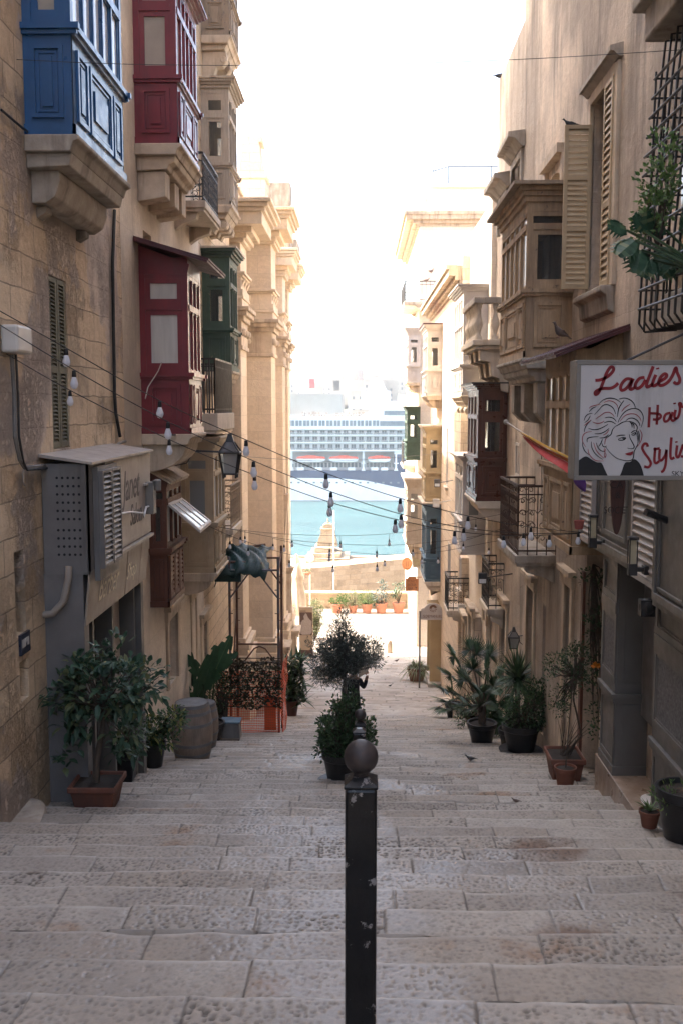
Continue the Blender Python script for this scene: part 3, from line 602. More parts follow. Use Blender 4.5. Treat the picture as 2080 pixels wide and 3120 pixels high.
for i in range(26): u = 790+i*23.3; po = MB(); po.box(xs(u), xs(u+7), SY-.02, SY+.06, zs(1473), zs(1468)); po.obj('porthole', 'ship_glass', SHP)
for i in range(30):
    fu = MB(); u = 920+i*7.6+rg.uniform(-3,3); x = xs(u); fu.box(x, x+rg.uniform(.4,1.3), SY+3+rg.uniform(0,4), SY+8, zs(1270), zs(1270)+rg.uniform(.8,2.2)); fu.obj('deck_chair', 'ship_deck', SHP)
# ------------------------------------------------------------------ the hazy air over the harbour
def mk_haze():
    t = NT('haze'); t.t.nodes.remove(t.b); out = [n for n in t.t.nodes if n.type == 'OUTPUT_MATERIAL'][0]
    v = t.n("ShaderNodeVolumePrincipled"); v.inputs['Color'].default_value = (.86,.93,1,1); v.inputs['Density'].default_value = HAZE; v.inputs['Anisotropy'].default_value = .4
    t.l(v.outputs[0], out.inputs['Volume']); return t.m
HAZE = .00022
MDEF['haze'] = mk_haze
hz = MB(); hz.box(-1100, 1100, -70, 2000, -45, 90); o = hz.obj('haze', 'haze'); o['kind'] = 'stuff'
# ------------------------------------------------------------------ enclosed timber balconies
pm('blue_paint', (.02,.1,.25), (.016,.08,.2), 3, .38, .15, 40, spec=.5, wear=(.15,.2,.26), wearamt=.72, coat=.35, streak=(.02,.07,.16))
pm('red_paint', (.22,.02,.03), (.16,.014,.022), 3, .4, .15, 40, spec=.5, wear=(.2,.09,.08), wearamt=.72, coat=.35, streak=(.12,.016,.022))
pm('green_paint', (.07,.115,.08), (.05,.08,.06), 3, .6, .3, 40, wear=(.25,.22,.16), wearamt=.66)
pm('old_timber', (.5,.355,.22), (.34,.24,.15), 5, .8, .5, 45, grain=True, wear=(.16,.12,.09), wearamt=.62, streak=(.2,.14,.095))
pm('grey_timber', (.36,.28,.2), (.25,.19,.14), 5, .8, .5, 45, grain=True, wear=(.19,.15,.12), wearamt=.6)
pm('cream_timber', (.46,.36,.24), (.38,.29,.19), 4, .7, .3, 40, wear=(.3,.22,.15), wearamt=.66)
pm('pale_timber', (.5,.42,.33), (.42,.34,.26), 4, .75, .35, 40, grain=True, wear=(.35,.27,.2), wearamt=.62)
pm('mahogany', (.095,.03,.019), (.06,.021,.014), 5, .35, .15, 40, grain=True, spec=.5, coat=.4)
pm('brown_paint', (.15,.06,.038), (.11,.045,.03), 4, .55, .25, 40, wear=(.28,.17,.12), wearamt=.68)
pm('white_timber', (.62,.57,.52), (.52,.47,.43), 4, .6, .2, 40, wear=(.4,.35,.3), wearamt=.7)
pm('yellow_timber', (.5,.39,.23), (.44,.34,.2), 4, .6, .2, 40)
pm('steel_blue', (.1,.17,.22), (.08,.13,.18), 4, .5, .2, 40)
pm('maroon_metal', (.085,.026,.03), (.06,.02,.022), 6, .45, .2, 30)
pm('tan_panel', (.42,.36,.29), None, 2, .6, 0)
def bay(house, s, xw, us, vref, mats, lv, near=(1,1), n=3, corb='belly', cb=0, roof='flat', d=None, panels=True, near_glass='glass', out_glass='sky_glass', label=None, npan=3, lower='panel', roofm=None, stonem='carved_stone', ov=.12):
    """us = pixels where the near end meets the wall, its outer corner, and the far outer corner; lv = pixel heights: roof top, head, transom, sill, floor, corbel foot"""
    if d: d0, d1, xo = d
    else:
        d0 = dW(us[0], vref, xw); xo = ray(us[1], vref)[0]*d0; d1 = xo/ray(us[2], vref)[0]
    p = abs(xo-xw); uc = us[1]; Z = [zW(uc, v, d0) for v in lv]; zr, zt, ztr, zs_, z0, zc_ = Z
    sg = 1 if s < 0 else -1
    N_ = lambda a, b, c: (xw+sg*a, d0-c, b); O = lambda a, b, c: (xw+sg*(p+c), a, b); Fb = lambda a, b, c: (xw+sg*a, d1+c, b)
    m = MB(); L = d1-d0; W = .085 if p > .45 else .06
    # lower part
    for F, a0, a1 in ((N_,0,p),(O,d0+.001,d1-.001),(Fb,0,p)): m.fbox(F, a0, a1, z0, zs_, -.05, 0)
    m.box(min(xw,xo)+.01, max(xw,xo)-.01, d0+.01, d1-.01, z0+.005, z0+.05)
    hb = (zs_-z0)
    def pan(F, a0, a1, b0, b1):
        w_ = a1-a0; h_ = b1-b0
        if w_ < .12: return
        f = min(.05, w_*.12); m.frame(F, a0, a1, b0, b1, f, .001, .028); 
        i = f+.018; 
        if w_ > .25: m.frame(F, a0+i, a1-i, b0+i, b1-i, .022, .001, .014)
        j = f+.03+w_*.12; m.fbox(F, a0+j, a1-j, b0+j, b1-j, .001, .022)
    if lower == 'panel':
        pan(N_, p*.17, p*.83, z0+hb*.16, zs_-hb*.17)
        nn = npan
        ws = [1.0]*nn
        if nn == 3: ws = [.75,1.6,.75]
        tot = sum(ws); y = d0+.1
        for w_ in ws:
            q = (L-.2)*w_/tot; pan(O, y+.04, y+q-.04, z0+hb*.16, zs_-hb*.17); y += q
    elif lower == 'louver':
        pan(N_, p*.2, p*.8, z0+hb*.16, zs_-hb*.17)
        nn = n
        for i in range(nn):
            a0 = d0+.06+(L-.12)*i/nn; a1 = a0+(L-.12)/nn-.04; m.frame(O, a0, a1, z0+.12, zs_-.1, .05, .001, .04)
            k = 8; 
            for j in range(k):
                b = z0+.17+(hb-.32)*j/k; m.prism(lambda a,b,c: (xw+sg*(p+b), c, a), [(b,.03),(b+.02,.035),(b+(hb-.32)/k,.006),(b+(hb-.32)/k-.02,.0)], a0+.05, a1-.05)
    for F, a0, a1 in ((N_,-.0,p+.03),(O,d0-.03,d1+.03),(Fb,0,p+.03)):
        m.fbox(F, a0, a1, z0, z0+hb*.1, .001, .03)
        e = .002 if F is O else 0
        m.fbox(F, a0, a1+.035, zs_-.075+e, zs_-.035, .0, .035); m.fbox(F, a0, a1+.06, zs_-.035+e, zs_+.02+e, .0, .065)
    # posts, rails, head
    m.fbox(N_, 0, W, zs_, zt, -W, 0); m.fbox(N_, p-W, p, zs_, zt, -W, 0); m.fbox(Fb, p-W, p, zs_, zt, -W, 0); m.fbox(Fb, 0, W, zs_, zt, -W, 0)
    tb = .045
    for F in (N_, Fb):
        m.fbox(F, W, p-W, ztr-tb, ztr+tb, -.06, .012); m.fbox(F, W, p-W, zs_+.02, zs_+.09, -.06, -.004); m.fbox(F, W, p-W, zt-.06, zt, -.06, -.004)
        for b0, b1 in ((zs_+.09, ztr-tb), (ztr+tb, zt-.06)):
            if b1-b0 > .12: m.frame(F, W+.002, p-W-.002, b0, b1, min(.07,(b1-b0)*.2,p*.14), -.05, -.008)
    m.fbox(O, d0+W, d1-W, ztr-tb, ztr+tb, -.06, .012); m.fbox(O, d0+W, d1-W, zs_+.02, zs_+.07, -.06, -.004); m.fbox(O, d0+W, d1-W, zt-.05, zt, -.06, -.004)
    for i in range(1, n): y = d0+W+(L-2*W)*i/n; m.fbox(O, y-.022, y+.022, zs_+.07, zt-.05, -.06, .006)
    for i in range(n):
        a0 = d0+W+(L-2*W)*i/n+.032; a1 = d0+W+(L-2*W)*(i+1)/n-.032
        for b0, b1 in ((zs_+.07, ztr-tb), (ztr+tb, zt-.05)):
            if b1-b0 > .15 and a1-a0 > .12: m.frame(O, a0, a1, b0, b1, .018, -.045, -.012)
    hh = zr-zt
    m.box(min(xw,xo)+.012, max(xw,xo)-.012, d0+.012, d1-.012, zt-.01, zt+.02)
    for F, a0, a1 in ((N_,0,p),(O,d0,d1),(Fb,0,p)): m.fbox(F, a0, a1, zt, zt+hh*.5, -.05, .002)
    if roof == 'flat':
        e = 0
        for (h0, h1, o_) in ((.35,.55,.04),(.55,.72,.08),(.72,.88,.13)):
            m.box(min(xw,xo+sg*o_), max(xw,xo+sg*o_), d0-o_, d1+o_, zt+hh*h0, zt+hh*h1-.001)
    B = m.obj('enclosed_balcony', mats, house)
    if label: B['label'] = label
    r = MB()
    if roof == 'flat': r.box(min(xw,xo+sg*(ov+.04)), max(xw,xo+sg*(ov+.04)), d0-ov-.04, d1+ov+.04, zt+hh*.88, zr)
    else:
        zf = zt+hh*.32; o_ = ov
        r.prism(lambda a,b,c: (xw+sg*a, c, b), [(0,zr),(p+o_,zf),(p+o_,zf-.03),(0,zr-.04)], d0-o_, d1+o_)
        nr = int((L+2*o_)/.09)
        for i in range(nr):
            y = d0-o_+.045+i*(L+2*o_-.09)/max(1,nr-1)
            r.prism(lambda a,b,c,y=y: (xw+sg*a, y+c, b), [(0,zr+.03),(p+o_+.02,zf+.03),(p+o_+.02,zf),(0,zr)], -.022, .022)
    r.obj('roof', roofm or mats, B)
    if roof != 'flat':
        g_ = MB(); g_.prism(N_, [(0,zt),(p,zt),(p+.03,zt+hh*.3),(0,zr-.05)], -.04, .004); g_.obj('gable_board', mats, B); g_ = MB(); g_.prism(Fb, [(0,zt),(p,zt),(p,zt+hh*.3),(0,zr-.05)], -.04, .0); g_.obj('gable_board', mats, B)
    # panes
    def pane(F, a0, a1, b0, b1, mm):
        if b1-b0 < .05 or a1-a0 < .03: return
        q = MB(); q.fbox(F, a0, a1, b0, b1, -.036, -.03); q.obj('window_pane', mm, B)
    pane(N_, W, p-W, zs_+.09, ztr-tb, near_glass); pane(N_, W, p-W, ztr+tb, zt-.06, near_glass)
    pane(Fb, W, p-W, zs_+.09, ztr-tb, 'glass'); pane(Fb, W, p-W, ztr+tb, zt-.06, 'glass')
    for i in range(n):
        a0 = d0+W+(L-2*W)*i/n+.03; a1 = d0+W+(L-2*W)*(i+1)/n-.03
        pane(O, a0, a1, zs_+.07, ztr-tb, out_glass); pane(O, a0, a1, ztr+tb, zt-.05, out_glass)
    # support
    Q = lambda a, b, c: (xw+sg*a, c, b); cbh = z0-zc_; c = MB()
    if corb in ('belly', 'box', 'scroll', 'step'):
        c.prism(Q, [(0,z0-.002),(p+.06,z0-.002),(p+.06,z0-.05),(p+.01,z0-.07),(p-.02,z0-.16),(0,z0-.16)], d0-.06, d1+.06)
    if corb == 'belly':
        c.prism(Q, [(0,z0-.16),(p-.06,z0-.16)]+[((p-.06)*math.cos(k*math.pi/16), z0-.16-(cbh-.16)*math.sin(k*math.pi/16)) for k in range(1,8)]+[(0,z0-cbh)], d0+.02, d1-.02)
    if corb == 'box':
        c.prism(Q, [(0,z0-.16),(p-.02,z0-.16),(p-.05,z0-.46*cbh),(0,z0-.5*cbh)], d0+.0, d1-.0)
        c.prism(Q, [(0,z0-.49*cbh),(p*.6,z0-.49*cbh),(p*.62,z0-.66*cbh),(p*.5,z0-cbh*.9),(p*.3,z0-cbh),(0,z0-cbh)], d0+.12, d1-.12)
        for y in (d0+.35, d1-.35): c.prism(Q, [(0,z0-cbh),(p*.22,z0-cbh),(p*.22,z0-cbh-.06),(0,z0-cbh-.12)], y-.1, y+.1)
    if corb == 'step':
        c.prism(Q, [(0,z0-.16),(p-.04,z0-.16),(p-.06,z0-.24),(p-.14,z0-.28),(p-.16,z0-.34),(0,z0-.36)], d0+.03, d1-.03)
        for y in (d0+.25, (d0+d1)/2+.1, d1-.2): c.prism(Q, [(0,z0-.36),(p-.2,z0-.36),(p-.2,z0-.36-cbh*.45),(p-.35,z0-cbh*.95),(0,z0-cbh)], y-.17, y+.17)
    if corb == 'scroll':
        c.prism(Q, [(0,z0-.16),(p-.04,z0-.16),(p-.1,z0-.26),(0,z0-.28)], d0+.02, d1-.02)
        pr = [(0,z0-.28),(p-.08,z0-.28),(p-.05,z0-.28-cbh*.2),(p-.15,z0-.28-cbh*.34),(p*.5,z0-.28-cbh*.36),(p*.42,z0-.28-cbh*.55),(p*.22,z0-cbh*.95),(0,z0-cbh)]
        for y in (d0+.2, (d0+d1)/2, d1-.2): c.prism(Q, pr, y-.12, y+.12); c.tube([(xw+sg*(p-.13),y-.14,z0-.3-cbh*.17),(xw+sg*(p-.13),y+.14,z0-.3-cbh*.17)], .07, 8)
    if c.v: c.obj('corbel', stonem, B, bevel=.012)
    return B, d0, d1, xo, Z
bay(L1, -1, XL, (73,220,373), 250, 'blue_paint', (-420,-330,-200,80,412,610), n=5, corb='box', near_glass='tan_panel', stonem='grey_stone')
bay(L2, -1, XL, (410,540,601), 300, 'red_paint', (-110,-60,22,235,438,610), n=5, corb='step', near_glass='tan_panel')
bay(L2, -1, XL, (427,574,612), 1000, 'red_paint', (735,835,935,1140,1322,1440), n=3, corb='belly', roof='slope', roofm='maroon_metal', ov=.34, near_glass='curtain_pane', label='dark red enclosed balcony under a sloping maroon roof')
bay(L3, -1, XL-.02, (613,698,725), 60, 'grey_timber', (-300,-260,-200,-20,108,240), n=3, corb='scroll')
bay(L3, -1, XL-.02, (613,698,722), 400, 'pale_timber', (238,285,352,500,625,700), n=3, corb='scroll', out_glass='glass', roofm='carved_stone')
bay(L3, -1, XL-.02, (617,701,724), 900, 'green_paint', (752,800,865,1002,1130,1200), n=3, corb='step', out_glass='glass', roofm='pale_stone')
bay(L2, -1, XL, (553,652,686), 1550, 'cream_timber', (1330,1385,1445,1595,1745,1815), n=3, corb='belly', near_glass='milky_glass')
EB, ed0, ed1, exo, eZ = bay(L2, -1, XL, (455,509,555), 1600, 'brown_paint', (1425,1490,1530,1675,1850,1900), n=3, corb='', roof='slope', roofm='carved_stone', lower='louver', ov=.1)
sash = MB(); a, b_, c_, e_ = P(514,1536,15.0), P(553,1517,16.3), P(645,1590,16.3), P(611,1618,15.0)
def sash_F(a_, b2, c2):
    q = a.lerp(b_, a_); r = e_.lerp(c_, a_); o = q.lerp(r, b2); return (o.x, o.y, o.z+c2)
sash.frame(sash_F, 0, 1, 0, 1, .07, -.03, .015)
for k in (.33,.66): sash.fbox(sash_F, k-.03, k+.03, .07, .93, -.025, .012)
so_ = sash.obj('open_sash', 'white_timber', EB)
for k in (.07,.36,.69): q = MB(); q.fbox(sash_F, k, k+.24, .07, .93, -.008, -.002); q.obj('window_pane', 'sky_glass', so_)
bay(R1, 1, XR, (1745,1603,1527), 800, 'old_timber', (560,645,690,885,1090,1300), n=5, corb='step', ov=.2, near_glass='glass', out_glass='curtain_pane', roofm='grey_timber', stonem='grey_stone')
bay(R1, 1, XR, (1879,1737,1650), 1400, 'old_timber', (1000,1125,1232,1432,1690,1720), n=4, corb='', d=(11.96,13.9,2.55), roof='slope', roofm='maroon_metal', ov=.3, out_glass='curtain_pane', label='lower weathered brown enclosed balcony under a sagging maroon roof')
bay(R1b, 1, XR, (1541,1453,1422), 1400, 'mahogany', (1165,1200,1270,1398,1527,1590), n=3, corb='belly', roofm='black_iron', stonem='pale_stone')
bay(R3, 1, 3.0, (1484,1410,1382), 1000, 'white_timber', (866,900,985,1112,1205,1250), n=4, corb='scroll')
bay(R3, 1, 3.0, (1476,1407,1384), 1550, 'white_timber', (1388,1415,1460,1590,1690,1720), n=3, corb='', out_glass='sky_glass', near_glass='milky_glass')
bay(R4, 1, 2.8, (1343,1296,1285), 1400, 'yellow_timber', (1296,1330,1362,1440,1527,1545), n=3, corb='', roofm='pale_stone')
bay(R4, 1, 2.8, (1341,1296,1283), 1650, 'steel_blue', (1530,1570,1606,1702,1772,1795), n=3, corb='step', roofm='pale_stone', stonem='pale_stone')
bay(R4, 1, 2.8, (1346,1300,1287), 1100, 'white_timber', (985,1018,1050,1128,1205,1245), n=3, corb='belly', roofm='maroon_metal')
bay(R5, 1, 2.6, (1279,1239,1232), 1300, 'green_paint', (1237,1258,1286,1345,1402,1415), n=2, corb='', roofm='pale_stone')
bay(R5, 1, 2.6, (1279,1241,1234), 1100, 'white_timber', (998,1028,1050,1115,1165,1198), n=2, corb='belly')
bay(R5, 1, 2.6, (1282,1239,1230), 1600, 'pale_timber', (1455,1495,1530,1592,1655,1705), n=2, corb='belly', roofm='white_house')
# ------------------------------------------------------------------ open balconies
def scroll(mb, F, ca, cb_, r, s=1, th=.008, turns=1.25):
    mb.tube([F(ca+s*r*(1-t)*math.cos(t*turns*6.283), cb_+r*(1-t)*math.sin(t*turns*6.283), 0) for t in [i/16*.85 for i in range(17)]], th, 4, cap=False)
def iron_balcony(house, s, xw, xo, d0, d1, z0, z1, mat='black_iron', orn=0, slab='pale_stone', pitch=.1, slabh=.12, cb=.35, th=.009):
    sg = 1 if s < 0 else -1; p = abs(xo-xw)
    N_ = lambda a, b, c: (xw+sg*a, d0-c, b); O = lambda a, b, c: (xw+sg*(p+c), a, b); Fb = lambda a, b, c: (xw+sg*a, d1+c, b)
    t = MB(); t.box(min(xw,xo+sg*.05), max(xw,xo+sg*.05), d0-.05, d1+.05, z0-slabh, z0); t.box(min(xw,xo+sg*.02), max(xw,xo+sg*.02), d0-.02, d1+.02, z0-slabh-.06, z0-slabh-.001)
    if cb:
        for y in (d0+.15, d1-.15): t.prism(lambda a,b,c: (xw+sg*a, c, b), [(0,z0-slabh-.06),(p*.8,z0-slabh-.06),(p*.75,z0-slabh-.06-cb*.3),(p*.3,z0-slabh-cb*.7),(0,z0-slabh-cb)], y-.1, y+.1)
    B = t.obj('balcony', slab, house, bevel=.01)
    r = MB()
    for F, a0, a1 in ((N_,0,p),(O,d0,d1),(Fb,0,p)):
        r.fbox(F, a0, a1, z1-.035, z1, -.02, .02); r.fbox(F, a0, a1, z0+.06, z0+.085, -.01, .01); r.fbox(F, a0, a1, z1-.16, z1-.14, -.008, .008)
        k = max(2, int((a1-a0)/pitch))
        for i in range(k+1): a_ = a0+(a1-a0)*i/k; r.tube([F(a_,z0,0),F(a_,z1-.02,0)], th, 5, cap=False)
        if orn:
            for i in range(k):
                a_ = a0+(a1-a0)*(i+.5)/k; h_ = z1-z0
                for q, sgn in ((.24,1),(.42,-1),(.6,1),(.78,-1)): scroll(r, F, a_, z0+h_*q, (a1-a0)/k*.42, sgn*(1 if i%2 else -1), th*.7)
    r.obj('railing', mat, B); return B
d0 = 17.5
iron_balcony(L2, -1, XL, ray(656,1250)[0]*d0, d0, 19.75, zW(656,1260,d0), zW(656,1090,d0), pitch=.085, slabh=.3, cb=0, th=.017)
iron_balcony(L2, -1, XL, XL+.5, 17.5, 19.3, zW(575,612,17.5), zW(575,462,17.5), orn=1, pitch=.14)
iron_balcony(L3, -1, XL, XL+.5, 20.7, 22.3, zW(690,1612,20.7), zW(690,1478,20.7), mat='grey_timber', orn=1, pitch=.16)
iron_balcony(R1, 1, XR, 2.5, 15.7, 17.7, zW(1576,1692,15.7), zW(1576,1478,15.7), mat='rust_iron', orn=1, pitch=.13, slab='grey_stone')
iron_balcony(R3, 1, 3.0, ray(1364,1860)[0]*27.2, 27.2, 28.3, zW(1364,1860,27.2), zW(1364,1760,27.2), orn=1, pitch=.14)
iron_balcony(R1b, 1, XR, 2.78, 21.3, 22.5, zW(1490,1855,21.3), zW(1490,1715,21.3), orn=1, pitch=.14)
iron_balcony(R5, 1, 2.6, 2.05, 47.2, 49.6, zW(1239,1416,47.2), zW(1239,1350,47.2), orn=0, pitch=.14, cb=.4)
iron_balcony(R5, 1, 4.1, 1.95, 44.3, 48.5, zW(1250,918,44.3), zW(1250,856,44.3), orn=0, pitch=.17, cb=.4)
# stone balustrade
xo, a0, a1 = 2.4, 21.0, 23.3; z0, zt = zW(1450,1035,a0), zW(1450,905,a0)
t = MB(); t.box(xo-.08, XR, a0-.08, a1+.08, z0-.12, z0); t.box(xo-.02, XR, a0-.02, a1+.02, z0-.2, z0-.12)
for y in (a0+.25, (a0+a1)/2, a1-.25): t.prism(lambda a,b,c: (XR-a, c, b), [(0,z0-.2),(.62,z0-.2),(.6,z0-.42),(.4,z0-.46),(.36,z0-.75),(.2,z0-.8),(.15,z0-1.05),(0,z0-1.1)], y-.18, y+.18)
SB = t.obj('balcony', 'pale_stone', R1b, bevel=.015)
t = MB(); t.box(xo-.06, xo+.16, a0-.06, a1+.06, zt-.13, zt); t.box(xo+.16, XR, a0-.06, a0+.16, zt-.13, zt-.001); t.obj('handrail', 'grey_stone', SB, bevel=.015)
prof = [(.06,0),(.06,.06),(.035,.1),(.04,.16),(.075,.27),(.07,.34),(.035,.46),(.03,.54),(.055,.6),(.055,.66)]
hs = (zt-.13-z0)/.66
bal = [(xo+.05, a0+.05), (xo+.4, a0+.05)]+[(xo+.05, a0+.32+i*.29) for i in range(7)]
for x, y in bal: t = MB(); t.lathe([(r_*1.15, z_*hs) for r_, z_ in prof], (x,y,z0), 10); t.obj('baluster', 'pale_stone', SB, smooth=True)
# ------------------------------------------------------------------ shutters, windows, hoods, doors
def louver(mb, F, a0, a1, b0, b1, n, fw=.05, th=.03, mid=None):
    mb.frame(F, a0, a1, b0, b1, fw, 0, th)
    bands = [(b0+fw, b1-fw)]
    if mid:
        bands = []; lo_ = b0+fw
        for q in mid: mb.fbox(F, a0+fw, a1-fw, q-fw*.6, q+fw*.6, 0, th); bands.append((lo_, q-fw*.6)); lo_ = q+fw*.6
        bands.append((lo_, b1-fw))
    tot = sum(y-x for x, y in bands)
    for lo_, hi in bands:
        k = max(1, round(n*(hi-lo_)/tot)); h = (hi-lo_)/k
        for i in range(k):
            z = lo_+i*h; mb.add([F(a0+fw,z+h*.05,th*.95),F(a1-fw,z+h*.05,th*.95),F(a1-fw,z+h*.95,th*.1),F(a0+fw,z+h*.95,th*.1),F(a0+fw,z+h*.2,th*.98),F(a1-fw,z+h*.2,th*.98),F(a1-fw,z+h*1.08,th*.13),F(a0+fw,z+h*1.08,th*.13)],
                   [(0,1,2,3),(4,7,6,5),(0,4,5,1),(3,2,6,7)])
pm('olive_shutter', (.17,.155,.1), (.13,.12,.08), 5, .7, .3, 40, wear=(.25,.22,.17), wearamt=.68)
y0, y1, z0, z1, _ = h_shutter; t = MB(); ym = (y0+y1)/2
for a0, a1 in ((y0, ym-.005), (ym+.005, y1)): louver(t, LF(XL-.06), a0+.005, a1-.005, z0+.01, z1-.01, 40, .05, .05, [z0+(z1-z0)*.46])
t.obj('window_shutter', 'olive_shutter', L1)
# tall shutter window of the pink house: stone surround, hood, far leaf swung out over the street
y0, y1, z0, z1, _ = h_shw; F = RF(XR); t = MB()
t.fbox(F, y0-.16, y0, z0, z1+.12, -.02, .05); t.fbox(F, y1, y1+.16, z0, z1+.12, -.02, .05); t.fbox(F, y0, y1, z1, z1+.14, -.02, .05); t.obj('window_surround', 'carved_stone', R1, bevel=.01)
t = MB(); t.prism(lambda a,b,c: (XR-a, c, b), [(0,z1+.14),(.05,z1+.14),(.12,z1+.2),(.16,z1+.2),(.16,z1+.26),(.0,z1+.3)], y0-.22, y1+.22); t.obj('window_hood', 'grey_stone', R1)
t = MB(); t.prism(lambda a,b,c: (XR-a, c, b), [(0,z0),(.18,z0),(.18,z0-.07),(.1,z0-.12),(.08,z0-.3),(.0,z0-.34)], y0-.12, y1+.2); t.obj('window_sill', 'grey_stone', R1, bevel=.015)
pm('yellowed_shutter', (.48,.36,.22), (.4,.29,.17), 4, .65, .3, 40, wear=(.3,.21,.13), wearamt=.66)
lw = .37; za, zb_ = zW(1793,392,y1), zW(1793,985,y1)
t = MB(); louver(t, NF(y1-.03), XR-lw-.02, XR-.03, zW(1793,882,y1), zW(1793,375,y1)-.04, 27, .05, .04, [zW(1793,700,y1), zW(1793,545,y1)]); t.obj('window_shutter', 'yellowed_shutter', R1)['label'] = 'open yellowed louvred shutter leaf standing out from the wall'
t = MB(); louver(t, RF(XR-.03), y0-.02, y0+.4, z0+.02, z1-.02, 26, .05, .04, [z0+(z1-z0)*.4]); t.obj('window_shutter', 'yellowed_shutter', R1)
t = MB(); t.frame(RF(XR+.2), y0, y1, z0, z1, .08, 0, .06); t.fbox(RF(XR+.2), (y0+y1)/2-.04, (y0+y1)/2+.04, z0, z1, 0, .05); t.fbox(RF(XR+.22), y0, y1, z0+1.2, z0+1.26, 0, .05); wf = t.obj('window_frame', 'yellowed_shutter', R1)
t = MB(); t.fbox(RF(XR+.215), y0+.05, y1-.05, z0+.05, z1-.05, 0, .01); t.obj('window_pane', 'milky_glass', wf)
y0, y1, z0, z1, _ = h_arch; t = MB(); ym = (y0+y1)/2; r_ = (y1-y0)/2
t.fbox(F, y0-.13, y0, z0, z1+.15, -.02, .06); t.fbox(F, y1, y1+.13, z0, z1+.15, -.02, .06); t.prism(lambda a,b,c: (XR-c, a, b), [(y0-.13,z1+.15),(y1+.13,z1+.15),(y1+.16,z1+.28),(y0-.16,z1+.28)], -.02, .14)
t.prism(lambda a,b,c: (XR-c, a, b), [(y0,z1),(y1,z1)]+[(ym+r_*math.cos(k*math.pi/10), z1-.28+.26*math.sin(k*math.pi/10)) for k in range(0,11)], -.1, .03); t.obj('window_surround', 'carved_stone', R1)
def hood_window(house, u0, v0, u1, v1, xw, hood=True, mat='grey_stone'):
    y0, y1, z0, z1, _ = hole(u0, v0, u1, v1, xw, .2); F = RF(xw); t = MB()
    t.fbox(F, y0-.14, y0, z0, z1, -.02, .05); t.fbox(F, y1, y1+.14, z0, z1, -.02, .05); t.fbox(F, y0-.14, y1+.14, z1, z1+.15, -.02, .05)
    if hood: t.prism(lambda a,b,c: (xw-a, c, b), [(0,z1+.15),(.06,z1+.15),(.2,z1+.3),(.32,z1+.32),(.32,z1+.42),(0,z1+.46)], y0-.28, y1+.28)
    wf = t.obj('window_surround', mat, house, bevel=.01); g_ = MB(); g_.fbox(RF(xw+.1), y0, y1, z0, z1, 0, .01); g_.obj('window_pane', 'sky_glass', wf)
    l_ = MB(); louver(l_, RF(xw+.02), y0, (y0+y1)/2, z0, z1, 14, .05, .03); l_.obj('window_shutter', 'grey_timber', wf)
hood_window(R1b, 1590,480,1562,640,XR); hood_window(R3, 1545,600,1520,720,3.0); 
for q in hr1b[1:]+h3[2:]+h4[:1]+[h4[3],h4[4]]+h5:
    hs_ = R1b if q in hr1b else R3 if q in h3 else R4 if q in h4 else R5; xw = {R1b:XR,R3:3.0,R4:2.8,R5:2.6}[hs_]
    t = MB(); t.frame(RF(xw+.03), q[0]+.003, q[1]-.003, q[2]+.003, q[3]-.003, .06, 0, .04); t.fbox(RF(xw+.03), (q[0]+q[1])/2-.03, (q[0]+q[1])/2+.03, q[2]+.06, q[3]-.06, 0, .035)
    wf = t.obj('window_frame', 'white_timber', hs_); g_ = MB(); g_.fbox(RF(xw+.05), q[0]+.06, q[1]-.06, q[2]+.06, q[3]-.06, 0, .01); g_.obj('window_pane', 'milky_glass', wf)
    s_ = MB(); s_.fbox(RF(xw), q[0]-.1, q[1]+.1, q[2]-.1, q[2], -.02, .1); s_.obj('window_sill', 'pale_stone', hs_)
def door(house, q, F, mat='pale_timber', surround='carved_stone', planks=3, slat=False):
    y0, y1, z0, z1 = q[:4]; t = MB(); t.fbox(F, y0-.15, y0, z0, z1, -.02, .04); t.fbox(F, y1, y1+.15, z0, z1, -.02, .04); t.fbox(F, y0-.2, y1+.2, z1, z1+.18, -.02, .06); t.fbox(F, y0-.24, y1+.24, z1+.18, z1+.26, -.02, .12); t.obj('door_surround', surround, house, bevel=.008)
    t = MB(); dp = -(q[4] if len(q) > 4 else .25)+.02
    if slat:
        louver(t, lambda a,b,c: F(a,b,c+dp), y0+.005, y1-.005, z0, z1-.01, 40, .05, .04)
    else:
        ym = (y0+y1)/2
        for a0, a1 in ((y0+.005, ym-.004), (ym+.004, y1-.005)):
            t.fbox(F, a0, a1, z0, z1-.005, dp-.02, dp+.02)
            for k in range(planks): t.frame(F, a0+.05, a1-.05, z0+.1+k*(z1-z0-.2)/planks, z0+.06+(k+1)*(z1-z0-.2)/planks, .03, dp+.021, dp+.04)
    d_ = t.obj('door', mat, house)
    h_ = MB(); h_.ball(F((y0+y1)/2+.06, z0+1.0, dp+.06), .03, 8); h_.obj('handle', 'black_iron', d_)
for q, m_ in ((hr1[3],'grey_timber'),(hr1[4],'pale_timber')): door(R1, q, RF(XR), m_)
door(R1b, hr1b[0], RF(XR), 'grey_timber'); door(R3, h3[0], RF(3.0), 'pale_timber', slat=True); door(R3, h3[1], RF(3.0), 'white_timber')
door(R4, h4[1], RF(2.8), 'grey_timber'); door(R4, h4[2], RF(2.8), 'pale_timber'); door(L2, hL2[0], LF(XL), 'brown_paint'); door(L3, hL3[0], LF(XL-.02), 'dark_inside'); door(L3, hL3[1], LF(XL-.02), 'grey_timber')
